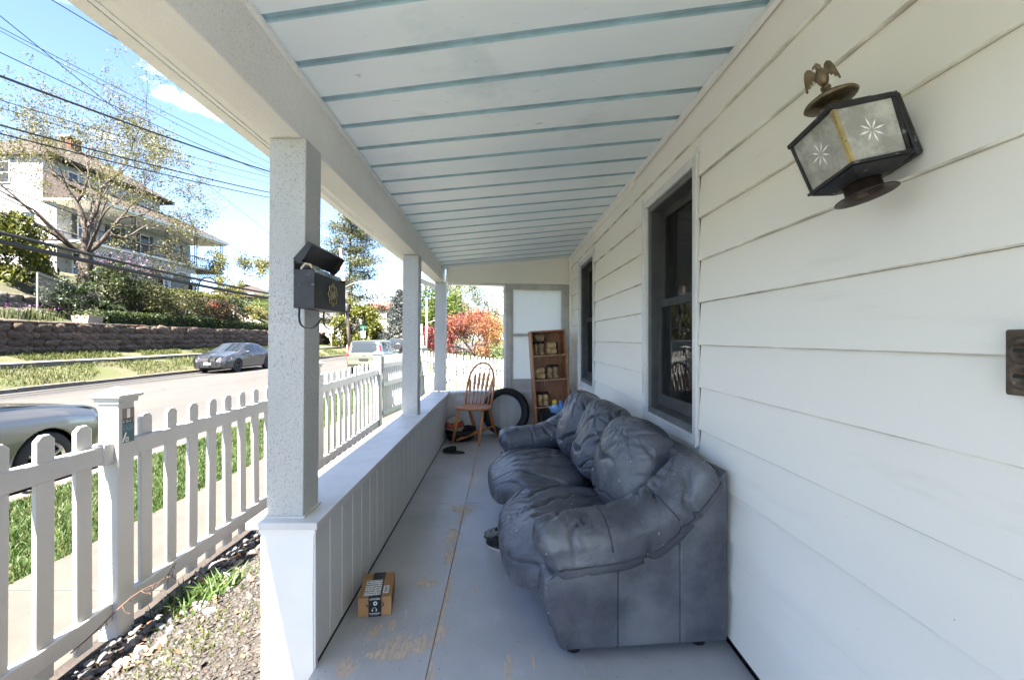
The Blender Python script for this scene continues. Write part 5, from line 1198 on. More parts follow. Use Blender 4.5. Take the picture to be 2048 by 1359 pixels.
# ------------------------------------------------------------------ cars
CGLASS = N('car_glass'); CGLASS.base((0.02,0.025,0.03,1)); CGLASS.rough(0.03); CGLASS.b.inputs['Specular IOR Level'].default_value = 0.45; CGLASS = CGLASS.m
CBLK = mat('car_black_trim', (0.012,0.012,0.013,1), 0.5); TYRE = mat('car_tyre', (0.016,0.016,0.017,1), 0.75)
ALLOY = mat('car_alloy', (0.55,0.55,0.55,1), 0.3, 0.8); DALLOY = mat('black_alloy', (0.025,0.025,0.027,1), 0.35, 0.4)
LENS = mat('clear_lamp', (0.75,0.77,0.78,1), 0.08); REDL = mat('red_lamp', (0.42,0.012,0.015,1), 0.15); AMB = mat('amber_lamp', (0.65,0.22,0.02,1), 0.2); PLATE = mat('plate_white', (0.75,0.76,0.78,1), 0.4); CHROME = mat('chrome', (0.75,0.75,0.76,1), 0.12, 1.0)
def wheel(parent, x, y, r, side, rim, spokes=5):
    M = Matrix.Translation((x, y, r)) @ Matrix.Rotation(R(90)*side, 4, 'Y')
    t = MB(); pr = [(r*0.66,-0.10),(r*0.72,-0.105),(r*0.93,-0.10),(r,-0.075),(r,0.075),(r*0.93,0.10),(r*0.72,0.105),(r*0.66,0.10),(r*0.66,-0.10)]
    n = 36; vv = [tuple(M @ Vector((a*math.cos(2*math.pi*j/n), a*math.sin(2*math.pi*j/n), z))) for a, z in pr for j in range(n)]
    t.add(vv, [(i*n+j, i*n+(j+1) % n, (i+1)*n+(j+1) % n, (i+1)*n+j) for i in range(len(pr)-1) for j in range(n)])
    w = t.build('wheel', TYRE, parent, sm=True)
    k = MB(); k.lathe([(r*0.66,-0.09),(r*0.66,0.0),(r*0.05,0.0)], M, 36)
    k.build('drum', CBLK, w)
    k = MB(); k.lathe([(0.02,0.03),(0.05,0.07),(0.045,0.085),(0.01,0.088)], M, 16)
    for i in range(spokes):
        a = 2*math.pi*i/spokes
        for off in ((-0.09, 0.09) if spokes < 8 else (0,)):
            A = M @ Matrix.Rotation(a+off, 4, 'Z'); k.hexa([tuple(A @ Vector(q)) for q in ((0.03,-0.012,0.05),(r*0.64,-0.016,0.07),(r*0.64,0.016,0.07),(0.03,0.012,0.05),(0.03,-0.010,0.08),(r*0.64,-0.012,0.095),(r*0.64,0.012,0.095),(0.03,0.010,0.08))])
    ring = [(r*0.60,0.075),(r*0.66,0.10),(r*0.675,0.10),(r*0.66,0.06)]; vv = [tuple(M @ Vector((a*math.cos(2*math.pi*j/n), a*math.sin(2*math.pi*j/n), z))) for a, z in ring for j in range(n)]
    k.add(vv, [(i*n+j, i*n+(j+1) % n, (i+1)*n+(j+1) % n, (i+1)*n+j) for i in range(3) for j in range(n)])
    k.build('rim', rim, w)
def catmull(P_, m):
    P_ = np.asarray(P_, float); n = len(P_); Q = np.vstack([2*P_[0]-P_[1], P_, 2*P_[-1]-P_[-2]]); out = []
    for t in np.linspace(0, n-1, m):
        i = min(int(t), n-2); f = t-i; a, b, c, d = Q[i], Q[i+1], Q[i+2], Q[i+3]
        out.append(0.5*((2*b)+(-a+c)*f+(2*a-5*b+4*c-d)*f*f+(-a+3*b-3*c+d)*f**3))
    return np.array(out)
def smooth_interp(ys, prof, k):
    yy = np.linspace(prof[0][0]-0.3, prof[-1][0]+0.3, 700); v = np.interp(yy, [p[0] for p in prof], [p[1] for p in prof]); ker = np.hanning(k); ker /= ker.sum()
    v2 = np.convolve(np.pad(v, k//2, mode='edge'), ker, 'valid')[:len(v)]; return np.interp(ys, yy, v2)
def car(name, label, loc, rotz, S, paint, rim, group='parked cars'):
    t = thing(name, label, 'car', loc, rotz, group); L, Wd = S['L'], S['W']; h = L/2
    ny, ns = S.get('ny', 110), S.get('ns', 44)
    ys = -h+L*(0.5-0.5*np.cos(np.linspace(0, math.pi, ny)))*0.55+L*np.linspace(0, 1, ny)*0.45
    top = smooth_interp(ys, S['top'], 17); belt = smooth_interp(ys, S['belt'], 31); hw = smooth_interp(ys, S['hw'], 25)*Wd/2; bot = smooth_interp(ys, S['bot'], 25)
    rows = []
    for y, zt, zb_, w, z0 in zip(ys, top, belt, hw, bot):
        zb2 = min(zb_, zt-0.03); cab = max(0, min(1, (zt-zb2-0.05)/0.3)); wr = w*lerp(0.90, S.get('tumble', 0.72), cab)
        ctl = [(0, z0), (w*0.80, z0), (w*0.955, z0+0.05), (w*0.985, lerp(z0, zb2, 0.35)), (w*1.0, lerp(z0, zb2, 0.62)), (w*0.985, lerp(z0, zb2, 0.88)), (w*0.945, zb2), (lerp(w*0.92, wr, 0.5), lerp(zb2, zt, 0.52)), (wr, lerp(zb2, zt, 0.90)), (wr*0.86, zt-0.012), (wr*0.5, zt+0.008), (0, zt+0.012)]
        rows.append([(x, y, z) for x, z in catmull(ctl, ns)])
    A = np.array(rows); A[:, :, 0] = np.maximum(A[:, :, 0], 0); A[:, 0, 0] = 0; A[:, -1, 0] = 0
    full = np.concatenate([A, (A*np.array([-1, 1, 1]))[:, -2:0:-1]], 1); m = full.shape[1]
    V = full.reshape(-1, 3); idx = np.arange(ny*m).reshape(ny, m)
    quads = np.stack([idx[:-1], np.roll(idx, -1, 1)[:-1], np.roll(idx, -1, 1)[1:], idx[1:]], -1).reshape(-1, 4)
    C = V[quads].mean(1); zbq = np.interp(C[:, 1], ys, np.minimum(belt, top-0.03)); ztq = np.interp(C[:, 1], ys, top); wq = np.interp(C[:, 1], ys, hw)
    a_, b_ = np.array(V[quads[:, 1]]-V[quads[:, 0]]), np.array(V[quads[:, 3]]-V[quads[:, 0]]); nn = np.cross(a_, b_); nn /= np.linalg.norm(nn, axis=1)[:, None]+1e-9; nx, nyv, nzv = np.abs(nn).T
    r = S['wr']; keep = np.ones(len(quads), bool)
    for wy in S['wheels']: keep &= ~((np.hypot(C[:, 1]-wy, C[:, 2]-r) < r*1.13) & (np.abs(C[:, 0]) > wq*0.70) & (C[:, 2] < zbq))
    c0, c1 = S['cabin']; gl = np.full(len(quads), '', dtype=object)
    side = (C[:, 2] > zbq+0.035) & (C[:, 2] < ztq-0.075) & (nx > 0.45) & (ztq-zbq > 0.22)
    for k, (p, q) in enumerate(S['panes']):
        mk = side & (C[:, 1] > p) & (C[:, 1] < q)
        gl[mk & (C[:, 0] > 0)] = 'side_window|%dR' % k; gl[mk & (C[:, 0] < 0)] = 'side_window|%dL' % k
    for key, (p, q) in (('windshield', S['ws']), ('rear_window', S['rw'])):
        mk = (C[:, 1] > p) & (C[:, 1] < q) & (nx < 0.55) & (np.abs(C[:, 0]) < wq*S.get('glw', 0.74)) & (C[:, 2] > zbq+0.02) & (gl == '')
        gl[mk] = key+'|'
    def sub(mask, nm, m_, off=0):
        q = quads[mask]; u, inv = np.unique(q, return_inverse=True); o = put(nm, np_mesh(nm, V[u], inv.reshape(-1, 4), True), m_, t); return o
    body = sub(keep & (gl == ''), 'body', paint)
    for e_, nm in ((0, 'rear_panel'), (ny-1, 'front_panel')):
        ring_ = full[e_]; cen = ring_.mean(0); MB().add([tuple(q) for q in ring_]+[tuple(cen)], [(i, (i+1) % m, m) for i in range(m)]).build(nm, paint, t)
    for g_ in sorted(set(gl)-{''}): sub(keep & (gl == g_), g_.split('|')[0], CGLASS)
    MB().box(-Wd/2*0.80, Wd/2*0.80, -h+0.25, h-0.25, 0.20, 0.62).build('underbody', CBLK, t)
    for wy in S['wheels']:
        for s in (-1, 1):
            wx = s*(Wd/2-0.115); wheel(t, wx, wy, r, s, rim, S.get('spokes', 5))
            a0 = math.asin(max(-1, min(1, (0.22-r)/(r*1.14)))); ar = [(s*(np.interp(wy, ys, hw)*0.982), wy+r*1.14*math.cos(a), r+r*1.14*math.sin(a)) for a in np.linspace(a0, math.pi-a0, 26)]
            MB().tube(ar, 0.011, 6).build('wheel_arch', paint, t, sm=True)
    yf = float(np.interp(0, [0, 1], [S['mir'], S['mir']]))
    for s in (-1, 1):
        mz_ = float(np.interp(yf, ys, belt))
        mo = pillow('mirror', (s*(Wd/2+0.075), yf, mz_+0.06), (0.10, 0.055, 0.07), 3, 6, lambda u, p: 0, parent=t, m=paint)
        MB().tube([(s*(Wd/2-0.06), yf+0.03, mz_+0.02), (s*(Wd/2+0.03), yf, mz_+0.03)], 0.02, 6).build('arm', CBLK, mo)
    return t, lambda nm, mb_, m_, par=None, **k: mb_.build(nm, m_, par or t, **k)
def paint(name, c, metal=0.5):
    g = N(name); g.base(c); g.rough(0.32); g.b.inputs['Metallic'].default_value = metal; g.b.inputs['Coat Weight'].default_value = 0.8; g.b.inputs['Coat Roughness'].default_value = 0.04; return g.m
SEDAN = dict(L=4.9, W=1.84, wr=0.335, wheels=(-1.43, 1.42), ny=130, mir=0.78, cabin=(-1.9, 1.2), spokes=5,
    top=[(-2.46,0.62),(-2.44,0.86),(-2.3,1.0),(-1.75,1.06),(-0.95,1.40),(-0.3,1.475),(0.25,1.45),(1.15,1.03),(1.6,0.97),(2.15,0.84),(2.38,0.70),(2.45,0.56)],
    belt=[(-2.46,0.60),(-2.3,0.92),(-1.5,0.99),(0.0,0.95),(1.1,0.93),(1.7,0.88),(2.2,0.76),(2.45,0.54)],
    hw=[(-2.46,0.72),(-2.38,0.88),(-2.0,0.97),(-1.0,1.0),(1.2,1.0),(1.9,0.97),(2.25,0.90),(2.4,0.78),(2.45,0.66)],
    bot=[(-2.46,0.36),(-2.2,0.26),(-1.6,0.22),(1.6,0.20),(2.3,0.22),(2.45,0.30)], panes=[(-1.25,-0.42),(-0.33,0.72)], ws=(0.32,1.12), rw=(-1.72,-0.98))
t, ad = car('sedan_car', 'dark grey sedan with black wheels parked at the far kerb by the stone wall', (-14.35, 24.5, ZR), R(180), SEDAN, paint('graphite_paint', (0.034,0.036,0.042,1)), DALLOY)
ad('grille', MB().hexa([(-0.36,2.40,0.60),(0.36,2.40,0.60),(0.36,2.455,0.60),(-0.36,2.455,0.60),(-0.40,2.34,0.74),(0.40,2.34,0.74),(0.40,2.415,0.74),(-0.40,2.415,0.74)]), CBLK)
em_ = MB(); [em_.box(x-0.012, x+0.012, 2.45, 2.468, 0.625, 0.715) for x in (-0.04, 0.04)]; em_.box(-0.028, 0.028, 2.45, 2.468, 0.66, 0.682); ad('badge', em_, CHROME)
for z in (0.64, 0.69): ad('grille_bar', MB().box(-0.36, -0.07, 2.437-(z-0.6)*0.3, 2.452-(z-0.6)*0.3, z, z+0.012).box(0.07, 0.36, 2.437-(z-0.6)*0.3, 2.452-(z-0.6)*0.3, z, z+0.012), CHROME)
ad('license_plate', MB().box(-0.17, 0.17, 2.462, 2.472, 0.42, 0.54), PLATE)
ad('intake', MB().box(-0.55, -0.19, 2.40, 2.452, 0.40, 0.50).box(0.19, 0.55, 2.40, 2.452, 0.40, 0.50), CBLK, bevel=0.01)
for s in (-1, 1):
    hl = ad('headlight', MB().hexa([(s*0.46,2.36,0.60),(s*0.80,2.16,0.63),(s*0.74,2.05,0.62),(s*0.42,2.20,0.60),(s*0.50,2.345,0.74),(s*0.84,2.06,0.78),(s*0.78,1.98,0.79),(s*0.46,2.20,0.76)]), LENS, bevel=0.015)
    ad('indicator', MB().hexa([(s*0.79,2.165,0.645),(s*0.875,1.98,0.67),(s*0.83,1.95,0.67),(s*0.76,2.12,0.645),(s*0.825,2.07,0.765),(s*0.885,1.92,0.77),(s*0.84,1.90,0.775),(s*0.79,2.03,0.775)]), AMB, hl)
    for y in (0.1, -0.9): ad('door_handle', MB().box(s*0.905-0.012, s*0.905+0.012, y-0.09, y+0.09, 0.83, 0.855), CHROME)
t, ad = car('silver_car', 'silver car cut off by the frame, parked at the near kerb behind the fence', (-6.02, 3.68, ZR), 0, dict(SEDAN, L=4.75, ny=340, ns=110, spokes=9,
    top=[(-2.36,0.62),(-2.3,0.95),(-1.75,1.06),(-0.95,1.38),(-0.3,1.44),(0.1,1.42),(0.95,1.02),(1.4,0.985),(2.0,0.90),(2.28,0.82),(2.37,0.68)],
    belt=[(-2.36,0.60),(-2.2,0.92),(-1.5,0.98),(0.0,0.93),(0.9,0.90),(1.6,0.86),(2.1,0.79),(2.37,0.62)], hw=[(-2.37,0.74),(-2.2,0.92),(-1.8,0.98),(1.7,1.0),(2.1,0.96),(2.3,0.87),(2.37,0.76)],
    ws=(0.15,0.92), panes=[(-1.25,-0.5),(-0.4,0.5)], mir=0.55), paint('silver_beige_paint', (0.16,0.158,0.152,1), 0.75), ALLOY)
sl = MB(); SY = 0.60
for s in (-1, 1):
    pth = [(s*(0.925-0.05*max(0, z-0.75)*3), SY+0.03*math.sin((z-0.3)*3), z) for z in np.linspace(0.28, 0.93, 14)]; sl.tube(pth, 0.006, 5)
ad('door_seam', sl, CBLK); hs = MB()
for s in (-1, 1): hs.tube([(s*0.80, y, float(np.interp(y, (0.9,1.4,2.0,2.25), (1.005,0.955,0.855,0.775)))+0.012) for y in np.linspace(0.95, 2.1, 14)], 0.005, 5)
ad('bonnet_seam', hs, CBLK); ad('wiper', MB().tube([(0.7,0.98,1.02),(0.2,1.02,1.05),(-0.4,1.0,1.05)], 0.010, 5), CBLK)
for s in (-1, 1): ad('headlight', MB().hexa([(s*0.50,2.26,0.58),(s*0.80,2.02,0.62),(s*0.76,1.94,0.62),(s*0.46,2.12,0.58),(s*0.52,2.22,0.70),(s*0.85,1.90,0.755),(s*0.80,1.84,0.76),(s*0.48,2.08,0.71)]), LENS, bevel=0.015)
HATCH = dict(L=4.1, W=1.79, wr=0.33, wheels=(-1.32, 1.24), ny=120, mir=0.85, cabin=(-2.0, 1.0), tumble=0.80, glw=0.72, spokes=5,
    top=[(-2.06,0.62),(-2.04,0.98),(-1.98,1.14),(-1.80,1.55),(-1.5,1.615),(0.0,1.63),(0.35,1.58),(1.15,1.08),(1.8,0.98),(1.98,0.80),(2.05,0.6)],
    belt=[(-2.06,0.58),(-2.0,1.02),(-1.0,1.03),(1.0,0.96),(1.8,0.90),(2.05,0.56)], hw=[(-2.06,0.86),(-1.98,0.95),(-1.6,1.0),(1.5,1.0),(1.9,0.92),(2.05,0.72)],
    bot=[(-2.06,0.34),(-1.8,0.26),(1.8,0.24),(2.05,0.32)], panes=[(-1.55,-0.55),(-0.46,0.6)], ws=(0.35,1.12), rw=(-2.01,-1.74))
t, ad = car('hatchback_car', 'pale green boxy hatchback with tall red tail lamps parked on the near side', (-6.75, 24.0, ZR), 0, HATCH, paint('pale_green_paint', (0.105,0.112,0.080,1), 0.4), ALLOY)
for s in (-1, 1):
    ad('tail_light', MB().hexa([(s*0.70,-2.06,0.86),(s*0.86,-2.0,0.86),(s*0.86,-1.86,0.86),(s*0.70,-1.9,0.86),(s*0.64,-1.90,1.36),(s*0.76,-1.84,1.36),(s*0.76,-1.72,1.36),(s*0.64,-1.76,1.36)]), REDL, bevel=0.02)
    ad('reflector', MB().box(s*0.66-0.12, s*0.66+0.12, -2.09, -2.02, 0.50, 0.60), REDL, bevel=0.02)
ad('license_plate', MB().box(-0.22, 0.22, -2.085, -2.07, 0.62, 0.74), CBLK); ad('bumper', MB().hexa([(-0.78,-2.10,0.42),(0.78,-2.10,0.42),(0.80,-1.9,0.42),(-0.80,-1.9,0.42),(-0.74,-2.10,0.60),(0.74,-2.10,0.60),(0.78,-1.9,0.62),(-0.78,-1.9,0.62)]), MATS.get('pale_green_paint') or bpy.data.materials['pale_green_paint'], bevel=0.04)
ad('badge', MB().lathe([(0.085,0.0),(0.085,0.02),(0.06,0.022)], Matrix.Translation((0,-2.045,0.93)) @ Matrix.Rotation(R(90), 4, 'X') @ Matrix.Diagonal((1,0.6,1,1)), 20), CHROME)
SUV = dict(HATCH, L=4.5, W=1.85, top=[(-2.26,0.7),(-2.24,1.05),(-2.2,1.3),(-2.02,1.70),(-1.7,1.74),(0.0,1.75),(0.4,1.68),(1.2,1.16),(2.0,1.06),(2.18,0.85),(2.25,0.7)],
    belt=[(-2.26,0.66),(-2.2,1.10),(-1.0,1.12),(1.0,1.05),(2.0,0.98),(2.25,0.62)], hw=[(-2.26,0.88),(-2.15,0.96),(-1.6,1.0),(1.6,1.0),(2.1,0.92),(2.25,0.76)], bot=[(-2.26,0.42),(2.25,0.42)], wheels=(-1.4,1.4), wr=0.37, panes=[(-1.75,-0.6),(-0.5,0.6)], rw=(-2.22,-1.95), ws=(0.4,1.18))
t, ad = car('suv_car', 'black sport utility vehicle parked farther up the near side', (-9.3, 42.0, ZR), 0, SUV, paint('black_paint', (0.02,0.022,0.028,1), 0.3), DALLOY)
for s in (-1, 1): ad('tail_light', MB().box(s*0.74-0.10, s*0.74+0.10, -2.27, -2.12, 0.95, 1.25), REDL, bevel=0.02)
ad('spare_wheel_cover', MB().lathe([(0.34,0.0),(0.34,0.12),(0.28,0.16)], Matrix.Translation((0.1,-2.25,0.95)) @ Matrix.Rotation(R(90), 4, 'X'), 24), CBLK)
t, ad = car('parked_car', 'pale distant car beyond the black sport utility vehicle', (-11.2, 55.0, ZR), 0, SEDAN, paint('white_paint', (0.55,0.56,0.58,1), 0.2), ALLOY)
t, ad = car('parked_car', 'dark distant car seen past the second porch post', (-8.6, 47.5, ZR), R(90), SEDAN, paint('dark_paint', (0.04,0.042,0.048,1), 0.3), DALLOY)
# ------------------------------------------------------------------ trees, shrubs, hedges
BARK = mat('grey_brown_bark', (0.10,0.075,0.058,1), 0.9, var=(6, 0.35), bump=(12, 0.8, 0.03)); BARKD = mat('dark_bark', (0.05,0.038,0.03,1), 0.9, var=(6, 0.3)); BARKP = mat('pale_bark', (0.16,0.135,0.115,1), 0.9, var=(5, 0.3))
def grow(mb, p, d, L, r, depth, tips, sp, rr, wob=0.18, up=0.10, nseg=4):
    pts, rad = [p.copy()], [r]
    for i in range(nseg):
        d = (d+Vector((rr.gauss(0, wob), rr.gauss(0, wob), rr.gauss(0, wob)+up*0.3))).normalized(); p = p+d*(L/nseg); pts.append(p.copy()); rad.append(r*(1-0.42*(i+1)/nseg))
        if depth <= 2: tips.append(p.copy())
    mb.tube(pts, rad, 6 if r > 0.05 else 4, cap=False)
    if depth == 0: return
    k = rr.choice((2, 3, 3)) if depth > 1 else rr.choice((2, 3, 4))
    for j in range(k):
        ax = d.orthogonal().normalized(); ax.rotate(Matrix.Rotation(rr.uniform(0, 6.28), 3, d)); nd = d.copy(); nd.rotate(Matrix.Rotation(rr.uniform(*sp), 3, ax)); nd.z += up
        q = pts[-1] if j < 2 else pts[rr.randrange(2, nseg)]
        grow(mb, q, nd.normalized(), L*rr.uniform(0.62, 0.86), rad[-1]*(0.80 if j < 2 else 0.6), depth-1, tips, sp, rr, wob, up, nseg)
def tree(name, label, base, limbs, depth, leaf_m, nleaf, lsize, bark=BARK, trunk=(0.25, 1.5), spread=(0.35, 0.75), fuzz=0.25, seed=1, cat='tree', group=None, up=0.10, clip=None, aspect=0.55):
    rr = random.Random(seed); t = thing(name, label, cat, base, 0, group); b = Vector(base)
    mb = MB(); tips = []; r0, hgt = trunk
    top = Vector((0, 0, hgt)); mb.tube([Vector((0,0,-0.4)), Vector((0,0,0.05)), Vector((0.03,0,hgt*0.5)), top], [r0*1.35, r0*1.1, r0*0.95, r0*0.9], 10, cap=False)
    for (dx, dy, dz, L, rad) in limbs: grow(mb, top-Vector((0,0,rr.uniform(0, hgt*0.15))), Vector((dx, dy, dz)).normalized(), L, rad, depth, tips, spread, rr, up=up)
    mb.build('trunk', bark, t, sm=True)
    tp = np.array([tuple(p) for p in tips])
    if nleaf and len(tp):
        tp = tp[rng.random(len(tp)) < 0.55]; C = tp[rng.integers(0, len(tp), nleaf)]+rng.normal(0, fuzz, (nleaf, 3))
        put('crown', leaves_mesh('crown', C, rng.uniform(0.6, 1.3, nleaf)*lsize, aspect), leaf_m, t)
    return t
def clumps(n_cl, n_leaf, radii, shape, rs, jit):
    """clump centres inside a shape; leaves gathered round them, thinner inside."""
    out = []
    while len(out) < n_cl:
        u = rng.uniform(-1, 1, 3)
        if shape(u): out.append(u)
    out = np.array(out); k = out[rng.integers(0, n_cl, n_leaf)]
    d = rng.normal(size=(n_leaf, 3)); d /= np.linalg.norm(d, axis=1)[:, None]; d *= (rng.random(n_leaf)**0.33)[:, None]
    return k*np.asarray(radii)+d*np.asarray(rs)*rng.uniform(1-jit, 1+jit, n_leaf)[:, None]
def ell(lo, hi=1.0): return lambda u: lo < (u**2).sum() < hi
def bush(name, label, base, radii, m, nl, ls, n_cl=60, cr=0.28, shape=None, cat='shrub', group=None, stems=5, up=0.3, droop=None, zc=None, stem_m=BARKD, aspect=0.55):
    t = thing(name, label, cat, base, 0, group); zc = radii[2]*0.95 if zc is None else zc
    C = clumps(n_cl, nl, radii, shape or ell(0.25), [r*cr for r in radii], 0.35); C[:, 2] += zc; C = C[C[:, 2] > -0.05]
    put('crown', leaves_mesh('crown', C, rng.uniform(0.6, 1.3, len(C))*ls, aspect, up=up, droop=droop), m, t)
    mb = MB()
    for i in range(stems):
        a = rng.uniform(0, 6.28); e = np.array([math.cos(a)*radii[0]*0.5, math.sin(a)*radii[1]*0.5, zc*1.1])
        mb.tube([(0.04*math.cos(a), 0.04*math.sin(a), -0.2), tuple(e*0.5+np.array([0,0,zc*0.15])), tuple(e)], [0.05*radii[0]**0.5, 0.03*radii[0]**0.5, 0.01], 5, cap=False)
    mb.build('stem', stem_m, t, sm=True); return t
def L3(a, b, c):
    a, b, c = [tuple(0.64*v for v in q) for q in (a, b, c)]
    return [(0, a+(1,)), (0.55, b+(1,)), (1, c+(1,))]
DOGW = m_leaf('pale_spring_leaf', L3((0.085,0.085,0.02),(0.16,0.155,0.045),(0.27,0.25,0.12)), trans=0.4)
CHART = m_leaf('yellow_green_needle', L3((0.055,0.075,0.006),(0.13,0.145,0.012),(0.23,0.225,0.03)))
DKGR = m_leaf('dark_green_leaf', L3((0.010,0.025,0.006),(0.022,0.045,0.010),(0.05,0.075,0.02))); MIDG = m_leaf('mid_green_leaf', L3((0.03,0.05,0.012),(0.06,0.085,0.02),(0.12,0.14,0.04)))
OLIVE = m_leaf('olive_leaf', L3((0.035,0.045,0.010),(0.07,0.075,0.016),(0.13,0.125,0.03))); BRGR = m_leaf('bright_green_leaf', L3((0.05,0.09,0.010),(0.10,0.16,0.018),(0.20,0.24,0.04)))
YELT = m_leaf('yellow_spring_leaf', L3((0.11,0.12,0.02),(0.19,0.19,0.03),(0.28,0.26,0.07))); REDL_ = m_leaf('crimson_leaf', L3((0.10,0.008,0.012),(0.20,0.018,0.022),(0.32,0.06,0.04))); BRONZEL = m_leaf('bronze_leaf', L3((0.05,0.035,0.015),(0.09,0.06,0.025),(0.14,0.10,0.04)))
PINE = m_leaf('pine_needle', L3((0.035,0.050,0.012),(0.075,0.088,0.020),(0.15,0.145,0.034))); SPRU = m_leaf('blue_spruce_needle', L3((0.03,0.04,0.038),(0.065,0.08,0.075),(0.13,0.145,0.135)), trans=0.15)
MAPLE = m_leaf('red_orange_leaf', [(0,(0.15,0.03,0.03,1)),(0.3,(0.25,0.08,0.045,1)),(0.55,(0.30,0.15,0.035,1)),(0.8,(0.24,0.18,0.035,1)),(1,(0.30,0.14,0.12,1))], trans=0.4)
nt_ = MAPLE.node_tree; pb_ = nt_.nodes['Principled BSDF']; src = pb_.inputs['Base Color'].links[0].from_socket      # leaves shade from crimson through orange to yellow-green across the crown
tc_ = nt_.nodes.new('ShaderNodeTexCoord'); sp_ = nt_.nodes.new('ShaderNodeSeparateXYZ'); nt_.links.new(tc_.outputs['Object'], sp_.inputs[0])
ma_ = nt_.nodes.new('ShaderNodeMath'); ma_.operation = 'MULTIPLY_ADD'; nt_.links.new(sp_.outputs['X'], ma_.inputs[0]); ma_.inputs[1].default_value = 0.30
nn_ = nt_.nodes.new('ShaderNodeTexNoise'); nn_.inputs['Scale'].default_value = 1.6; nt_.links.new(tc_.outputs['Object'], nn_.inputs['Vector']); nt_.links.new(nn_.outputs['Fac'], ma_.inputs[2])
rp_ = nt_.nodes.new('ShaderNodeValToRGB'); nt_.links.new(ma_.outputs[0], rp_.inputs[0]); e_ = rp_.color_ramp; e_.elements[0].position = 0.30; e_.elements[0].color = (0.17,0.025,0.045,1); e_.elements[1].position = 1.0; e_.elements[1].color = (0.15,0.155,0.025,1); q_ = e_.elements.new(0.62); q_.color = (0.23,0.075,0.04,1)
mx_ = nt_.nodes.new('ShaderNodeMix'); mx_.data_type = 'RGBA'; mx_.inputs['Factor'].default_value = 0.6; nt_.links.new(src, mx_.inputs['A']); nt_.links.new(rp_.outputs[0], mx_.inputs['B'])
for l_ in list(nt_.links):
    if l_.from_socket == src and l_.to_node != mx_: tgt = l_.to_socket; nt_.links.remove(l_); nt_.links.new(mx_.outputs['Result'], tgt)
PINKF = m_leaf('pink_blossom', L3((0.25,0.13,0.20),(0.35,0.22,0.30),(0.45,0.35,0.42))); REDF = m_leaf('red_blossom', L3((0.30,0.02,0.015),(0.40,0.04,0.02),(0.45,0.10,0.05)))
# the big spring tree before the house
tree('spring_tree', 'wide-branching tree with sparse pale new leaves in front of the white house', (-22.6, 24.6, 3.95), [(-0.75,-0.35,0.75,3.0,0.17),(-0.2,0.15,1.0,3.1,0.16),(0.35,-0.2,1.0,2.9,0.15),(0.85,0.3,0.62,2.6,0.13),(-0.9,0.35,0.5,2.8,0.14),(0.2,0.8,0.75,2.6,0.13),(0.6,-0.7,0.6,2.5,0.10),(-0.5,-0.6,0.9,2.8,0.10),(-0.1,-0.1,1.0,3.6,0.12)], 6, DOGW, 42000, 0.105, bark=BARKD, trunk=(0.33, 2.0), spread=(0.30, 0.72), fuzz=0.14, seed=12)
bush('arborvitae', 'large yellow-green evergreen bush at the left edge above the stone wall', (-24.4, 21.6, 3.6), (2.3, 2.0, 2.25), CHART, 15000, 0.20, 90, 0.20, ell(0.3), zc=1.75, droop=(0,0,-1.0))
# slope planting
spots = [(-21.4,22.4,1.1,0.9,DKGR,'dark green shrub just left of the big tree trunk'),(-21.9,25.4,1.3,1.2,MIDG,'green lilac shrub right of the big tree trunk'),(-21.2,27.3,1.4,1.15,OLIVE,'olive feathery juniper mid-slope above the hedge'),
         (-21.3,30.2,1.5,1.1,OLIVE,'second olive juniper sprawling on the slope'),(-21.3,33.2,1.2,0.95,BRONZEL,'bronze-leaved shrub on the slope near the red tulips'),(-21.2,35.6,1.2,1.15,DKGR,'dark rounded shrub beside the garden steps'),
         (-23.4,29.0,1.5,0.55,MIDG,'mid-green shrub high on the slope below the arches'),(-24.2,34.4,1.5,0.4,CHART,'yellow-green clipped shrub below the lattice arches'),(-23.8,38.4,1.2,0.5,CHART,'yellow-green shrub right of the red tulips'),
         (-22.6,42.5,1.5,1.0,BRGR,'bright green shrub right of the garden steps'),(-21.6,39.8,0.9,0.7,YELT,'small yellowish shrub beside the steps rail'),(-22.4,46.2,1.5,1.0,MIDG,'green shrub at the far end of the terrace'),(-20.9,24.3,0.55,0.55,DKGR,'spiky dark plant by the chain-link fence post')]
for i, (x, y, r_, h_, m, lb) in enumerate(spots):
    bush('shrub', lb, (x, y, hz(x, y)-0.1), (r_, r_*1.1, h_), m, 3600, 0.13, 40, 0.30, ell(0.2), group='shrubs on the far slope')
rr = random.Random(9)
tb = thing('tulip_bed', 'red tulips on the slope left of the garden steps', 'flowers', (-21.7, 34.6, hz(-21.7, 34.6))); C = rng.normal(0, 1, (420, 3))*(0.35, 0.8, 0.14)+(0.2,0,0.85); put('bloom', leaves_mesh('bloom', C, 0.11, 0.8), REDF, tb)['kind'] = 'stuff'
C = rng.normal(0, 1, (900, 3))*(0.4, 0.9, 0.22)+(0.2,0,0.45); put('foliage', leaves_mesh('foliage', C, 0.16, 0.3), MIDG, tb)
lb_ = thing('lilac_blossom', 'pale pink blossom shrub below the lattice at the tree trunk', 'shrub', (-22.9, 27.2, hz(-22.9, 27.2))); C = rng.normal(0, 1, (700, 3))*(0.6, 1.2, 0.35)+(0.3,0,1.9); put('bloom', leaves_mesh('bloom', C, 0.12, 0.8), PINKF, lb_)['kind'] = 'stuff'
C = rng.normal(0, 1, (1800, 3))*(0.6, 1.2, 0.6)+(0,0,1.1); put('foliage', leaves_mesh('foliage', C, 0.15, 0.5), MIDG, lb_)
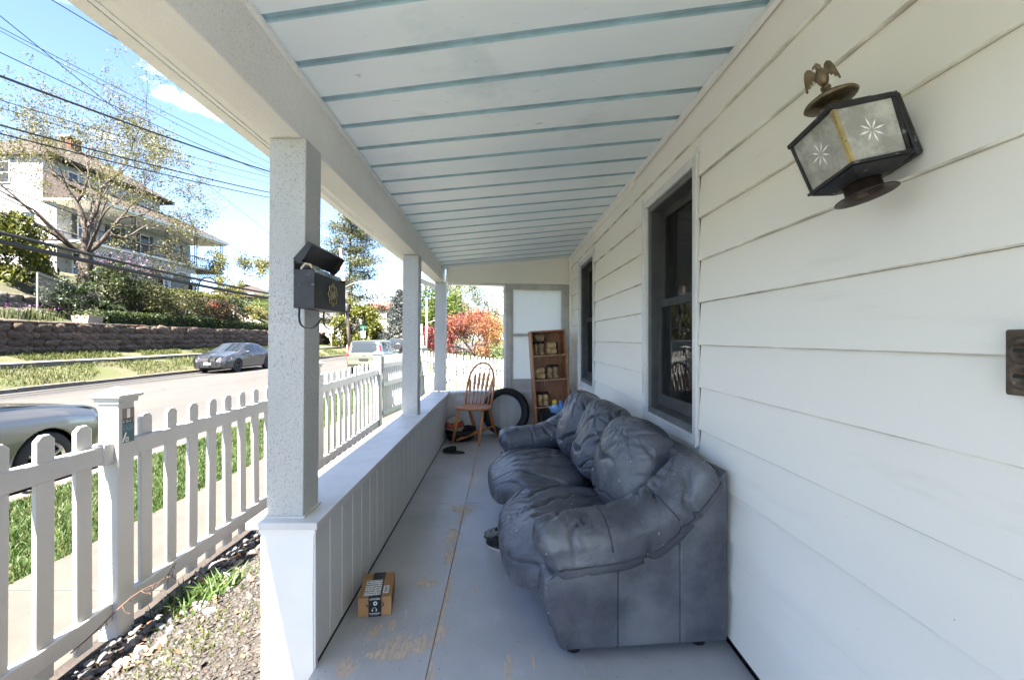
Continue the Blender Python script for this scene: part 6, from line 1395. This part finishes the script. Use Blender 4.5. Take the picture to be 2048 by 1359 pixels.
irs = thing('iris_clump', 'small purple and green iris clump above the retaining wall', 'flowers', (-20.6, 19.6, 2.1)); put('foliage', blades_mesh('foliage', rng.normal(0, 1, (240, 3))*(0.25, 0.9, 0.02), 0.55, 0.5, 0.02), MIDG, irs); put('bloom', leaves_mesh('bloom', rng.normal(0, 1, (50, 3))*(0.2,0.7,0.08)+(0,0,0.55), 0.10, 0.8), m_leaf('purple_bloom', L3((0.10,0.03,0.16),(0.16,0.05,0.2),(0.3,0.05,0.06))), irs)['kind'] = 'stuff'
def hedge(label, x0, x1, y0, y1, z0, z1, n):
    t = thing('hedge', label, 'hedge', ((x0+x1)/2, (y0+y1)/2, z0), 0, 'clipped hedges along the wall'); cx, cy = (x0+x1)/2, (y0+y1)/2
    C = rng.uniform(0, 1, (n, 3)); f = rng.integers(0, 4, n); C[f == 0, 0] = 1; C[f == 1, 2] = 1; C[f == 2, 1] = np.round(C[f == 2, 1])
    C = C*(x1-x0, y1-y0, z1-z0)+(x0-cx, y0-cy, 0)+rng.normal(0, 0.045, (n, 3)); put('leaf_shell', leaves_mesh('leaf_shell', C, rng.uniform(0.06, 0.15, n), 0.6), DKH, t)
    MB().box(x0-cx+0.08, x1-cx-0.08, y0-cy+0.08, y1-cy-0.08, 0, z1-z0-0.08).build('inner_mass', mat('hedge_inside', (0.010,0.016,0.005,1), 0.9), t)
DKH = m_leaf('hedge_leaf', L3((0.018,0.04,0.006),(0.035,0.065,0.010),(0.08,0.115,0.02)))
hedge('clipped green hedge on the wall top, left stretch by the planter', -20.35, -19.72, 22.6, 31.4, 1.95, 2.62, 9000); hedge('clipped green hedge on the wall top, right stretch by the steps', -20.35, -19.72, 31.9, 47.5, 1.9, 2.5, 11000)
pk = thing('planter', 'pale stone planter box at the left end of the hedge', 'planter', (-20.1, 22.0, 1.97)); MB().prism([(-0.35,0),(0.35,0),(0.42,0.42),(-0.42,0.42)], lambda a, b: (a, -0.4, b), lambda a, b: (a, 0.4, b)).build('box', mat('planter_stone', (0.22,0.19,0.16,1), 0.9, var=(4, 0.2)), pk); put('foliage', leaves_mesh('foliage', rng.normal(0, 1, (300, 3))*(0.25,0.25,0.12)+(0,0,0.5), 0.14, 0.4), MIDG, pk)
# trees seen between the posts
def pine_tree(label, base, H, rad, seed):
    t = thing('pine_tree', label, 'tree', base); rr = random.Random(seed); mb = MB(); mb.tube([(0,0,-0.3),(0.1,0,H*0.4),(0,0.1,H*0.8),(0.05,0,H)], [0.32,0.24,0.12,0.03], 8, cap=False); C = []
    for i in range(90):
        z = H*(0.14+0.84*(i/89)**0.92); a = rr.uniform(0, 6.28); L = rad*(1-0.72*((z/H-0.14)/0.86)**1.4)*rr.uniform(0.55, 1.15); d = Vector((math.cos(a), math.sin(a), rr.uniform(-0.05, 0.25)))
        p0 = Vector((0,0,z)); p1 = p0+d*L; mb.tube([p0, p0.lerp(p1, 0.5)+Vector((0,0,-0.1)), p1], [0.06,0.04,0.012], 4, cap=False)
        for k in range(5):
            c = p0.lerp(p1, 0.38+0.62*k/4)+Vector((rr.gauss(0, 0.25), rr.gauss(0, 0.25), rr.gauss(0.05, 0.15))); C.append(rng.normal(0, 1, (60, 3))*(0.55, 0.55, 0.26)+np.array(c))
    mb.build('trunk', BARKD, t, sm=True); C = np.concatenate(C); put('crown', leaves_mesh('crown', C, rng.uniform(0.18, 0.36, len(C)), 0.32), PINE, t)
pine_tree('tall open pine tree behind the leaning utility pole', (-18.9, 56.0, -0.45), 17.6, 6.4, 4)
bush('arborvitae', 'broad yellow-green rounded evergreen behind the pale green hatchback', (-16.2, 50.0, -0.5), (2.7, 2.6, 2.9), CHART, 14000, 0.26, 80, 0.22, ell(0.3), zc=2.9, droop=(0,0,-0.8))
def spruce(label, base, H, r, m):
    t = thing('spruce_tree', label, 'tree', base); MB().tube([(0,0,-0.2),(0,0,H)], [0.16, 0.02], 6).build('trunk', BARKD, t); C = []
    for i in range(150):
        k = i/149; z = H*(0.03+0.95*k); a = i*2.399; L = r*(1-k)**0.8*random.uniform(0.75, 1.15)+0.05
        for q in range(5): C.append(rng.normal(0, 1, (22, 3))*(0.17,0.17,0.10)+np.array([math.cos(a)*L*(0.45+0.14*q), math.sin(a)*L*(0.45+0.14*q), z-0.12*q*L*0.25]))
    C = np.concatenate(C); put('crown', leaves_mesh('crown', C, rng.uniform(0.14, 0.28, len(C)), 0.4), m, t)
spruce('blue-grey spruce tree beside the second porch post', (-11.2, 49.0, -0.45), 7.0, 2.3, SPRU)
for i, (x, w) in enumerate(((-14.35, 'nearest the yellow-green bush'), (-13.75, 'in the middle of the dark cones'), (-13.1, 'nearest the blue spruce'))):
    spruce('small dark conical evergreen %s' % w, (x, 52.0, -0.45), 2.1, 0.55, DKGR)
bush('broadleaf_tree', 'bright green tree seen between the second and third posts', (-7.6, 52.0, -0.45), (3.4, 3.2, 3.6), BRGR, 12000, 0.27, 60, 0.24, ell(0.15), cat='tree', zc=4.2, stems=3)
bush('broadleaf_tree', 'yellow-green taller tree rising behind the bright green one', (-7.2, 66.0, -0.45), (4.0, 3.5, 4.6), YELT, 8000, 0.30, 45, 0.22, ell(0.15), cat='tree', zc=6.2, stems=3, stem_m=BARKP)
bush('red_shrub', 'crimson-leaved shrub at the light pole beside the third post', (-5.9, 41.0, -0.45), (1.5, 1.3, 1.4), REDL_, 4200, 0.16, 30, 0.3, ell(0.15), zc=1.5)
bush('red_shrub', 'dark crimson shrub just right of the second post', (-7.6, 46.0, -0.45), (1.1, 1.1, 1.5), REDL_, 3000, 0.16, 30, 0.3, ell(0.15), zc=1.6)
tree('japanese_maple', 'red and orange japanese maple behind the white fence at the porch end', (-1.3, 19.6, -0.42), [(0.9,0.1,0.75,0.72,0.06),(-0.9,0.2,0.75,0.72,0.06),(0.2,-0.7,0.9,0.68,0.05),(-0.2,0.6,1.1,0.7,0.05),(0.3,0.3,1.3,0.72,0.05),(-0.3,-0.3,1.3,0.72,0.05),(0.6,-0.4,1.0,0.7,0.05),(-0.6,-0.4,1.0,0.7,0.05),(0,0,1,0.75,0.05)], 4, MAPLE, 17000, 0.075, bark=BARKD, trunk=(0.11, 1.05), spread=(0.3, 0.7), fuzz=0.13, seed=5, up=0.02)
tree('yellow_tree', 'yellow-green young tree at the right corner of the white house', (-27.5, 47.0, 5.2), [(0.2,0.3,1,1.6,0.08),(-0.5,0,0.9,1.5,0.07),(0.5,-0.2,0.9,1.5,0.07)], 4, YELT, 5000, 0.17, trunk=(0.12, 1.2), seed=8, fuzz=0.25)
bush('shrub', 'yellow shrub below the right end of the balcony', (-26.5, 44.0, 5.0), (1.4, 1.6, 1.2), YELT, 3500, 0.15, 35, 0.3, ell(0.2), group='shrubs on the far slope')
# bare and budding trees at the back
BUD = m_leaf('budding_twig', L3((0.10,0.09,0.04),(0.15,0.14,0.055),(0.20,0.20,0.08)), trans=0.4)
where = [('tall bare-branched tree left of the maple at the back', -5.6, 62, 3, 0), ('forked bare tree right above the maple', 0.6, 60, 4, 300), ('budding tree filling the gap behind the maple', -2.6, 70, 4, 2600), ('budding olive tree at the right by the window frame', 2.2, 52, 4, 3000), ('thin bare tree beside the window frame', 3.6, 66, 4, 300), ('budding tree behind the third post', -7.0, 84, 4, 2200)]
for i, (lb, x, y, dp, nl) in enumerate(where):
    tree('budding_tree', lb, (x, y, -0.5), [(0.25,0.1,1,2.4,0.12),(-0.3,0.1,1,2.5,0.12),(0.0,-0.3,1,2.2,0.10),(0.5,0.2,0.8,2.0,0.08)], 4, BUD, nl, 0.24, bark=BARKP, trunk=(0.17, 2.2), spread=(0.2, 0.55), fuzz=0.45, seed=30+i, group='bare and budding trees in the background', up=0.15)
def woods(label, pts, m, nl, ls):
    C = np.concatenate([clumps(14, nl, (w, w, h*0.42), ell(0.05), (w*0.35, w*0.35, h*0.14), 0.3)+(x, y, z+h*0.55) for x, y, z, w, h in pts]); o = put('distant_woods', leaves_mesh('distant_woods', C, rng.uniform(0.6, 1.3, len(C))*ls, 0.6), m); tag(o, label, None, None, 'stuff')
woods('hazy yellow-green woods behind the gardens', [(x, 95+8*math.sin(x), -0.5, 4.5, 8+2*math.sin(x*0.7)) for x in np.arange(-30, 42, 5.0)], BUD, 1500, 0.42)
woods('olive woods rising behind the hillside', [(-64+x, 118+6*math.sin(x), 5.0, 5, 9+2*math.sin(x*0.9)) for x in np.arange(-40, 34, 6.0)], OLIVE, 900, 0.5)
woods('low green garden growth behind the narrow-picket fence', [(x, 26+3*math.sin(x*2), -0.5, 1.4, 1.3) for x in np.arange(-3.6, 5, 1.4)], MIDG, 700, 0.16)
# ------------------------------------------------------------------ houses
HW = mat('white_house_wall', (0.25,0.25,0.26,1), 0.6, var=(0.6, 0.06)); HR = mat('brown_red_shingle', (0.026,0.0175,0.015,1), 0.9, var=(5, 0.3), bump=(8, 0.5, 0.03)); HT = mat('house_trim', (0.62,0.61,0.58,1), 0.5); HWIN = N('house_window_glass'); HWIN.base((0.02,0.024,0.03,1)); HWIN.rough(0.08); HWIN = HWIN.m
SHUT = mat('dark_shutter', (0.02,0.022,0.026,1), 0.6); IRON = mat('black_iron', (0.02,0.02,0.021,1), 0.6); IRONW = mat('white_iron', (0.55,0.55,0.55,1), 0.5); BRICK = mat('red_brick', (0.10,0.036,0.026,1), 0.9, var=(7, 0.3))
hs = thing('balcony_house', 'large white house with brown hipped roof, iron balcony and lattice arches on the hill', 'house', (-34, 40, 5.5))
def hp(name, mb, m, parent=None, **k): return mb.build(name, m, parent or hs, world=True, **k)
hp('wall', MB().box(-42, -32.6, 33.2, 47.4, 4.5, 12.2), HW); hp('upper_wall', MB().box(-42, -33.6, 33.2, 44.5, 12.2, 14.6), HW)
def hip(x0, x1, y0, y1, z0, z1, k, t=0.25):
    m_ = MB(); r = [(x0,y0,z0),(x1,y0,z0),(x1,y1,z0),(x0,y1,z0)]; cx = (x0+x1)/2; w = (x1-x0)/2*k; a, b = (cx, y0+w, z1), (cx, y1-w, z1)
    m_.add(r+[(p[0],p[1],z0+t) for p in r]+[(a[0],a[1],z1+t),(b[0],b[1],z1+t)], [(0,3,2,1),(0,1,5,4),(1,2,6,5),(2,3,7,6),(3,0,4,7),(4,5,8),(5,6,9,8),(6,7,9),(7,4,8,9)]); return m_
hp('roof', hip(-42.0, -32.9, 32.9, 45.6, 14.6, 17.6, 1.0), HR)
hp('lower_roof', MB().add([(-29.4,32.0,11.45),(-29.4,48.6,11.45),(-33.6,46.8,13.6),(-33.6,33.9,13.6),(-42.4,48.6,11.45),(-41.0,46.8,13.6),(-42.4,32.0,11.45),(-41,33.9,13.6),(-29.4,32.0,11.2),(-29.4,48.6,11.2),(-42.4,48.6,11.2),(-42.4,32.0,11.2),(-29.4,32.0,11.2),(-33.6,33.19,13.6),(-33.6,33.19,11.2)],
   [(0,1,2,3),(1,4,5,2),(8,9,1,0),(9,10,4,1),(12,13,14),(8,0,12)]), HR)
hp('eave_trim', MB().box(-29.42, -29.32, 31.95, 48.65, 11.18, 11.42), HT); hp('porch_soffit', MB().box(-32.5, -29.5, 32.1, 48.5, 11.08, 11.17), HT)
ch_ = hp('chimney', MB().box(-37.6, -36.6, 38.5, 39.5, 16.0, 18.3), BRICK); hp('chimney_cap', MB().box(-37.75, -36.45, 38.35, 39.65, 18.31, 18.5), HT, ch_)
def hwin(x, y, z, w, h, face, shut=False, par=None):
    if face == 'x': m_ = MB().box(x, x+0.06, y-w/2, y+w/2, z, z+h); g_ = MB().box(x+0.061, x+0.075, y-w/2+0.09, y+w/2-0.09, z+0.09, z+h/2-0.04).box(x+0.061, x+0.075, y-w/2+0.09, y+w/2-0.09, z+h/2+0.04, z+h-0.09)
    else: m_ = MB().box(y-w/2, y+w/2, x-0.06, x, z, z+h); g_ = MB().box(y-w/2+0.09, y+w/2-0.09, x-0.075, x-0.061, z+0.09, z+h/2-0.04).box(y-w/2+0.09, y+w/2-0.09, x-0.075, x-0.061, z+h/2+0.04, z+h-0.09)
    f_ = hp('window', m_, HT); hp('pane', g_, HWIN, f_)
    if shut:
        for s in (-1, 1): hp('shutter', MB().box(x+0.005, x+0.055, y+s*(w/2+0.24)-0.2, y+s*(w/2+0.24)+0.2, z, z+h), SHUT, f_)
for y in (35.3, 38.2, 41.3, 45.2): hwin(-32.6, y, 8.9, 1.05, 1.75, 'x', True)
for y in (35.5, 38.0, 40.6, 43.0): hwin(-33.6, y, 12.9, 0.95, 1.3, 'x')
for x, z in ((-39.5, 9.0), (-36.6, 9.0), (-39.5, 12.6), (-36.5, 12.6), (-34.6, 9.0)): hwin(33.2, x, z, 1.1, 1.6, 'y')
for y in (35.0, 39.2, 43.4): hwin(-32.6, y, 5.9, 1.3, 1.9, 'x')
hp('balcony_deck', MB().box(-32.59, -29.6, 32.3, 48.2, 8.05, 8.25), HT)
def ornate_post(y, z0, z1, x=-29.75):
    m_ = MB()
    for s in (-0.16, 0.16): m_.tube([(x, y+s, z0), (x, y+s, z1)], 0.035, 4)
    for i in range(int((z1-z0)/0.35)):
        z = z0+i*0.35; m_.tube([(x, y-0.15, z), (x, y+0.15, z+0.175), (x, y-0.15, z+0.35)], 0.02, 4)
    hp('iron_post', m_, IRON)
PYS = (33.0, 36.6, 40.2, 44.0, 48.0)
for y in PYS: ornate_post(y, 8.26, 11.1)
rl = hp('balcony_rail', MB().box(-29.82, -29.74, 32.9, 48.1, 9.15, 9.22).box(-29.82, -29.74, 32.9, 48.1, 8.36, 8.41), IRON)
for i in range(50):
    y = 33.0+i*0.302; hp('baluster', MB().tube([(-29.78,y,8.41),(-29.78,y+0.09,8.6),(-29.78,y-0.0,8.79),(-29.78,y-0.09,8.97),(-29.78,y,9.15)], 0.018, 4, cap=False).tube([(-29.78,y,8.41),(-29.78,y-0.09,8.6),(-29.78,y,8.79),(-29.78,y+0.09,8.97),(-29.78,y,9.15)], 0.018, 4, cap=False), IRON, rl)
for k, (y0, y1) in enumerate(zip(PYS[:-1], PYS[1:])):       # lattice with arched openings under the balcony
    mtl = IRONW if k < 3 else IRON; m_ = MB(); yc, ra = (y0+y1)/2, (y1-y0)/2-0.35
    arc = [(-29.75, yc+ra*math.cos(a), 6.15+1.25*math.sin(a)) for a in np.linspace(0, math.pi, 22)]; ar = hp('arch', MB().tube([(-29.75, yc+ra, 5.0)]+arc+[(-29.75, yc-ra, 5.0)], 0.07, 5), mtl)
    n_ = int((y1-y0)/0.26)
    for s in (-1, 1):
        for i in range(-12, n_+12):
            prev = None
            for j in range(27):
                z = 5.4+j*0.1; y = y0+i*0.26+s*(z-5.4)
                ins = y0 <= y <= y1 and z <= 8.0 and not (abs(y-yc) < ra and z < 6.15+1.25*math.sqrt(max(0, 1-((y-yc)/ra)**2)))
                if ins:
                    if prev is None: prev = (y, z)
                    last = (y, z)
                if prev is not None and (not ins or j == 26):
                    if last[1]-prev[1] > 0.15: m_.tube([(-29.75+0.01*s, prev[0], prev[1]), (-29.75+0.01*s, last[0], last[1])], 0.028, 4, cap=False)
                    prev = None
    lt = hp('lattice', m_, mtl, ar)
    if k: hp('brick_pier', MB().box(-30.3, -29.85, y0-0.22, y0+0.22, 4.6, 6.6), BRICK)
# steps with rails
stp = thing('garden_steps', 'pale stone garden steps with iron handrail climbing from the street', 'steps', (-21.5, 38.3, 1.8))
for i in range(11): MB().box(-0.34*i-0.36, -0.34*i, -0.6, 0.6, i*0.23-0.6, i*0.23+0.2).build('step', mat('step_stone', (0.30,0.25,0.20,1), 0.85, var=(2, 0.15)), stp, loc=(1.4, 0, 0))
for s in (-0.75, 0.75): MB().hexa([(1.5,s-0.12,-0.3),(1.5,s+0.12,-0.3),(-2.6,s+0.12,2.2),(-2.6,s-0.12,2.2),(1.5,s-0.12,0.32),(1.5,s+0.12,0.32),(-2.6,s+0.12,2.95),(-2.6,s-0.12,2.95)]).build('side_wall', mat('step_stone', (0.3,0.25,0.2,1)), stp)
MB().tube([(1.5,0.7,0.32),(1.5,0.7,1.2),(-2.4,0.7,3.7),(-2.4,0.7,2.8)], 0.035, 6).build('handrail', IRON, stp)
# chain-link fence
clf = thing('chain_link_fence', 'rusty chain-link fence panel at the end of the short stone wall', 'fence', (-21.2, 23.0, 2.2)); GALV = mat('galvanised_wire', (0.24,0.23,0.21,1), 0.5, 0.4)
for y, h0, h1 in ((-2.3, 0.9, 2.1), (0.9, -0.1, 1.35)): MB().tube([(0,y,h0-0.6),(0,y,h1)], 0.04, 6).build('post', GALV, clf)
MB().tube([(0,-2.3,2.05),(0,0.9,1.3)], 0.03, 6).build('top_rail', GALV, clf)
mw = MB()
for i in range(-14, 34):
    for s in (-1, 1):
        p = []
        for j in range(0, 15):
            v = j*0.1; y = -2.3+i*0.1+s*v
            if -2.3 <= y <= 0.9: p.append((0.005*s, y, lerp(0.75, 0.0, (y+2.3)/3.2)+v))
        if len(p) > 1: mw.tube([p[0], p[-1]], 0.007, 3, cap=False)
mw.build('mesh', GALV, clf)
def small_house(label, base, w, d, h, rh, wall, roof, rot=0, wins=((-0.25, 0.3), (0.25, 0.3), (-0.25, 0.7), (0.25, 0.7))):
    t = thing('distant_house', label, 'house', base, rot); MB().box(-w/2, w/2, -d/2, d/2, -1, h).build('wall', wall, t); m_ = hip(-w/2-0.4, w/2+0.4, -d/2-0.4, d/2+0.4, h+0.01, h+rh, 0.9, 0.15); m_.build('roof', roof, t)
    for u, v in wins:
        f_ = MB().box(u*w-0.6, u*w+0.6, -d/2-0.06, -d/2, v*h-0.1, v*h+1.5).build('window', HT, t); MB().box(u*w-0.5, u*w+0.5, -d/2-0.08, -d/2-0.061, v*h, v*h+0.65).box(u*w-0.5, u*w+0.5, -d/2-0.08, -d/2-0.061, v*h+0.72, v*h+1.4).build('pane', HWIN, f_)
    MB().box(-w*0.32, w*0.32, -d/2-1.8, -d/2-0.01, h*0.42, h*0.46).build('porch_roof', HT, t)
    for u in (-0.3, -0.1, 0.1, 0.3): MB().box(u*w-0.1, u*w+0.1, -d/2-1.75, -d/2-1.55, -0.6, h*0.42).build('porch_post', HT, t)
    return t
CREAM = mat('cream_house_wall', (0.45,0.43,0.36,1), 0.7); REDR = mat('terracotta_roof', (0.10,0.045,0.034,1), 0.85, var=(3, 0.2))
small_house('cream two-storey house with terracotta roof left of the blue spruce', (-20.0, 78, -0.5), 8.5, 8, 6.4, 1.6, CREAM, REDR, R(-8)); small_house('low house with brown roof beyond the garden steps', (-35.5, 63, 3.6), 9, 7, 3.0, 2.0, mat('tan_wall', (0.32,0.27,0.22,1), 0.8), HR); small_house('pale house glimpsed under the mailbox hooks', (-27.5, 72, -0.5), 7, 7, 4.6, 2.0, HW, mat('grey_roof', (0.10,0.10,0.105,1), 0.9), 0)
# ------------------------------------------------------------------ poles, wires, signs
WOODP = mat('weathered_pole_wood', (0.19,0.15,0.12,1), 0.9, var=(3, 0.25)); GREYM = mat('grey_galvanised', (0.33,0.33,0.33,1), 0.5, 0.3); SIGNW = mat('white_sign', (0.55,0.55,0.54,1), 0.5); SIGNG = mat('green_sign', (0.008,0.075,0.05,1), 0.5); WIRE = mat('black_cable', (0.012,0.012,0.013,1), 0.6)
up_ = thing('utility_pole', 'leaning wooden utility pole with street lamp arm behind the pale green hatchback', 'pole', (-15.2, 45.0, ZR)); MB().tube([(0.1,0,-0.3),(-0.35,0,5),(-0.95,0,10.6)], [0.19,0.17,0.13], 10).build('shaft', WOODP, up_, sm=True)
MB().tube([(-0.5,0,6.75),(0.4,-0.05,7.15),(1.3,-0.1,7.35),(1.9,-0.1,7.36)], 0.05, 6).build('lamp_arm', GREYM, up_, sm=True); pillow('lamp_head', (2.15,-0.1,7.34), (0.36,0.13,0.08), 3, 5, lambda u, p: 0, parent=up_, m=GREYM)
MB().lathe([(0.2,0),(0.22,0.1),(0.22,0.7),(0.15,0.8)], Matrix.Translation((-0.2,-0.32,4.3)), 14).build('transformer', IRON, up_, sm=True); MB().tube([(-0.23,-0.2,3.0),(-0.3,-0.2,5.6)], 0.06, 6).build('conduit', IRON, up_)
u2 = thing('utility_pole', 'wooden utility pole standing behind the near porch post', 'pole', (-16.2, 36.2, ZR)); MB().tube([(0,0,-0.3),(0,0,14.2)], [0.2,0.14], 10).build('shaft', WOODP, u2, sm=True); MB().box(-1.2, 1.2, -0.06, 0.06, 13.4, 13.55).build('crossarm', WOODP, u2)
WX = -15.9
def zat(px, py): return CH+(VY-py)/(VX-px)*(-WX)          # height on the wire plane
wires = [(55,328,0.012,'thin topmost wire, first below the eave'),(62,342,0.010,'thin wire second below the eave'),(105,352,0.016,'thin wire third below the eave'),(152,345,0.042,'thick bundled cable crossing the tree top'),(200,356,0.014,'thin wire just under the thick bundled cable'),(216,368,0.010,'faint wire through the upper tree'),(250,386,0.032,'heavy dark wire through the middle of the tree'),(267,396,0.026,'lower one of the paired wires through mid tree'),
         (372,565,0.016,'thin wire running down across the house front'),(426,578,0.014,'thin wire crossing the evergreen bush top'),(465,588,0.060,'upper heavy telephone cable before the shrubs'),(482,597,0.085,'lower heavy telephone cable before the shrubs')]
for y0, y1, r_, lb in wires:
    z0, z1 = zat(0, y0), zat(545, y1); Y0, Y1 = F*-WX/VX, F*-WX/(VX-545); pts = []
    zend = z1+(z1-z0)/(Y1-Y0)*(36.2-Y1)
    for i in range(37):
        t_ = i/36; Y = lerp(-18, 36.2, t_); z = lerp(z0, z1, (Y-Y0)/(Y1-Y0)); s_ = (Y-Y0)*(Y-Y1)*0.0014; pts.append((WX, Y, z+s_))
    if r_ > 0.07: pts = [(p[0]+0.03*math.sin(i*1.1), p[1], p[2]) for i, p in enumerate(pts)]
    tag(MB().tube(pts, r_, 5).build('utility_wire', WIRE, sm=True), lb+', strung along the street', 'wire', 'utility wires along the street')
a, b = P(100, -2, 13), P(190, 52, 14.5); tag(MB().tube([a+(a-b)*2, a.lerp(b, 0.5), b+(b-a)*3], 0.014, 5).build('utility_wire', WIRE), 'black wire cut short by the gutter at the top left', 'wire', 'utility wires along the street')
a, b = P(270, 250, 29), P(478, 418, 48); tag(MB().tube([a+(a-b)*0.6, a, a.lerp(b, 0.5)+Vector((0,0,-0.1)), b, b+(b-a)*1.2], 0.02, 5).build('utility_wire', WIRE), 'single service wire slanting down right past the roof', 'wire', 'utility wires along the street')
sg = thing('street_sign', 'green street name sign on a pole before the yellow-green bush', 'sign', (-13.4, 43.5, ZR)); MB().tube([(0,0,-0.2),(0,0,2.9)], 0.035, 8).build('pole', GREYM, sg); MB().box(-0.30, 0.30, -0.015, 0.015, 2.62, 2.88).build('green_blade', SIGNG, sg); MB().box(-0.015, 0.015, -0.45, 0.45, 2.96, 3.2).build('cross_blade', SIGNG, sg); MB().box(-0.22, 0.22, -0.055, -0.036, 1.75, 2.45).build('notice_plate', mat('blue_grey_sign', (0.25,0.33,0.36,1), 0.5), sg)
s3 = thing('parking_sign', 'small white parking sign on a post beyond the second porch post', 'sign', (-3.62, 20.0, -0.5)); MB().tube([(0,0,-0.2),(0,0,2.42)], 0.025, 8).build('pole', GREYM, s3); MB().box(-0.12, 0.12, -0.035, -0.026, 1.52, 1.92).build('plate', SIGNW, s3); MB().box(-0.055, 0.055, -0.035, -0.026, 2.0, 2.42).build('narrow_plate', SIGNW, s3)
pr_ = MB(); [pr_.box(-0.08, 0.08-0.03*(i % 2), -0.037, -0.0355, 1.6+i*0.07, 1.625+i*0.07) for i in range(4)]; pr_.build('plate_print', mat('sign_print_grey', (0.2,0.2,0.2,1), 0.6), s3)
s4 = thing('road_sign', 'thin grey road sign post at the street corner by the wall end', 'sign', (-17.6, 46.5, ZR)); MB().tube([(0,0,-0.2),(0,0,3.0)], 0.035, 8).build('pole', GREYM, s4); MB().box(-0.25, 0.25, -0.05, -0.036, 2.2, 2.9).build('plate', GREYM, s4)
lp = thing('light_pole', 'pale light pole with short arm between the second and third posts', 'pole', (-6.75, 40.0, ZR)); MB().tube([(0,0,-0.2),(0,0,5.2)], [0.11, 0.08], 10).build('shaft', mat('pale_pole', (0.42,0.41,0.39,1), 0.6), lp, sm=True); MB().tube([(0,0,3.05),(0.5,-0.05,3.2),(1.0,-0.05,3.4)], 0.035, 6).build('arm', GREYM, lp, sm=True); pillow('lamp_head', (1.2,-0.05,3.42), (0.24,0.1,0.06), 3, 5, lambda u, p: 0, parent=lp, m=GREYM)
ds = thing('satellite_dish', 'white round dish on a pole at the edge of the old window frame', 'dish', (0.03, 17.0, -0.5)); MB().tube([(0,0,-0.2),(0,0,2.75)], 0.03, 8).build('pole', GREYM, ds); MB().lathe([(0.02,0.05),(0.12,0.035),(0.22,0.0),(0.215,-0.012),(0.12,0.02),(0.02,0.035)], Matrix.Translation((-0.04,-0.06,2.83)) @ Matrix.Rotation(R(75), 4, 'X') @ Matrix.Rotation(R(-25), 4, 'Y'), 28).build('reflector', mat('dish_white', (0.6,0.6,0.6,1), 0.4), ds, sm=True)
print('objects', len(bpy.data.objects), 'tris', sum(len(m.polygons)*2 for m in bpy.data.meshes))
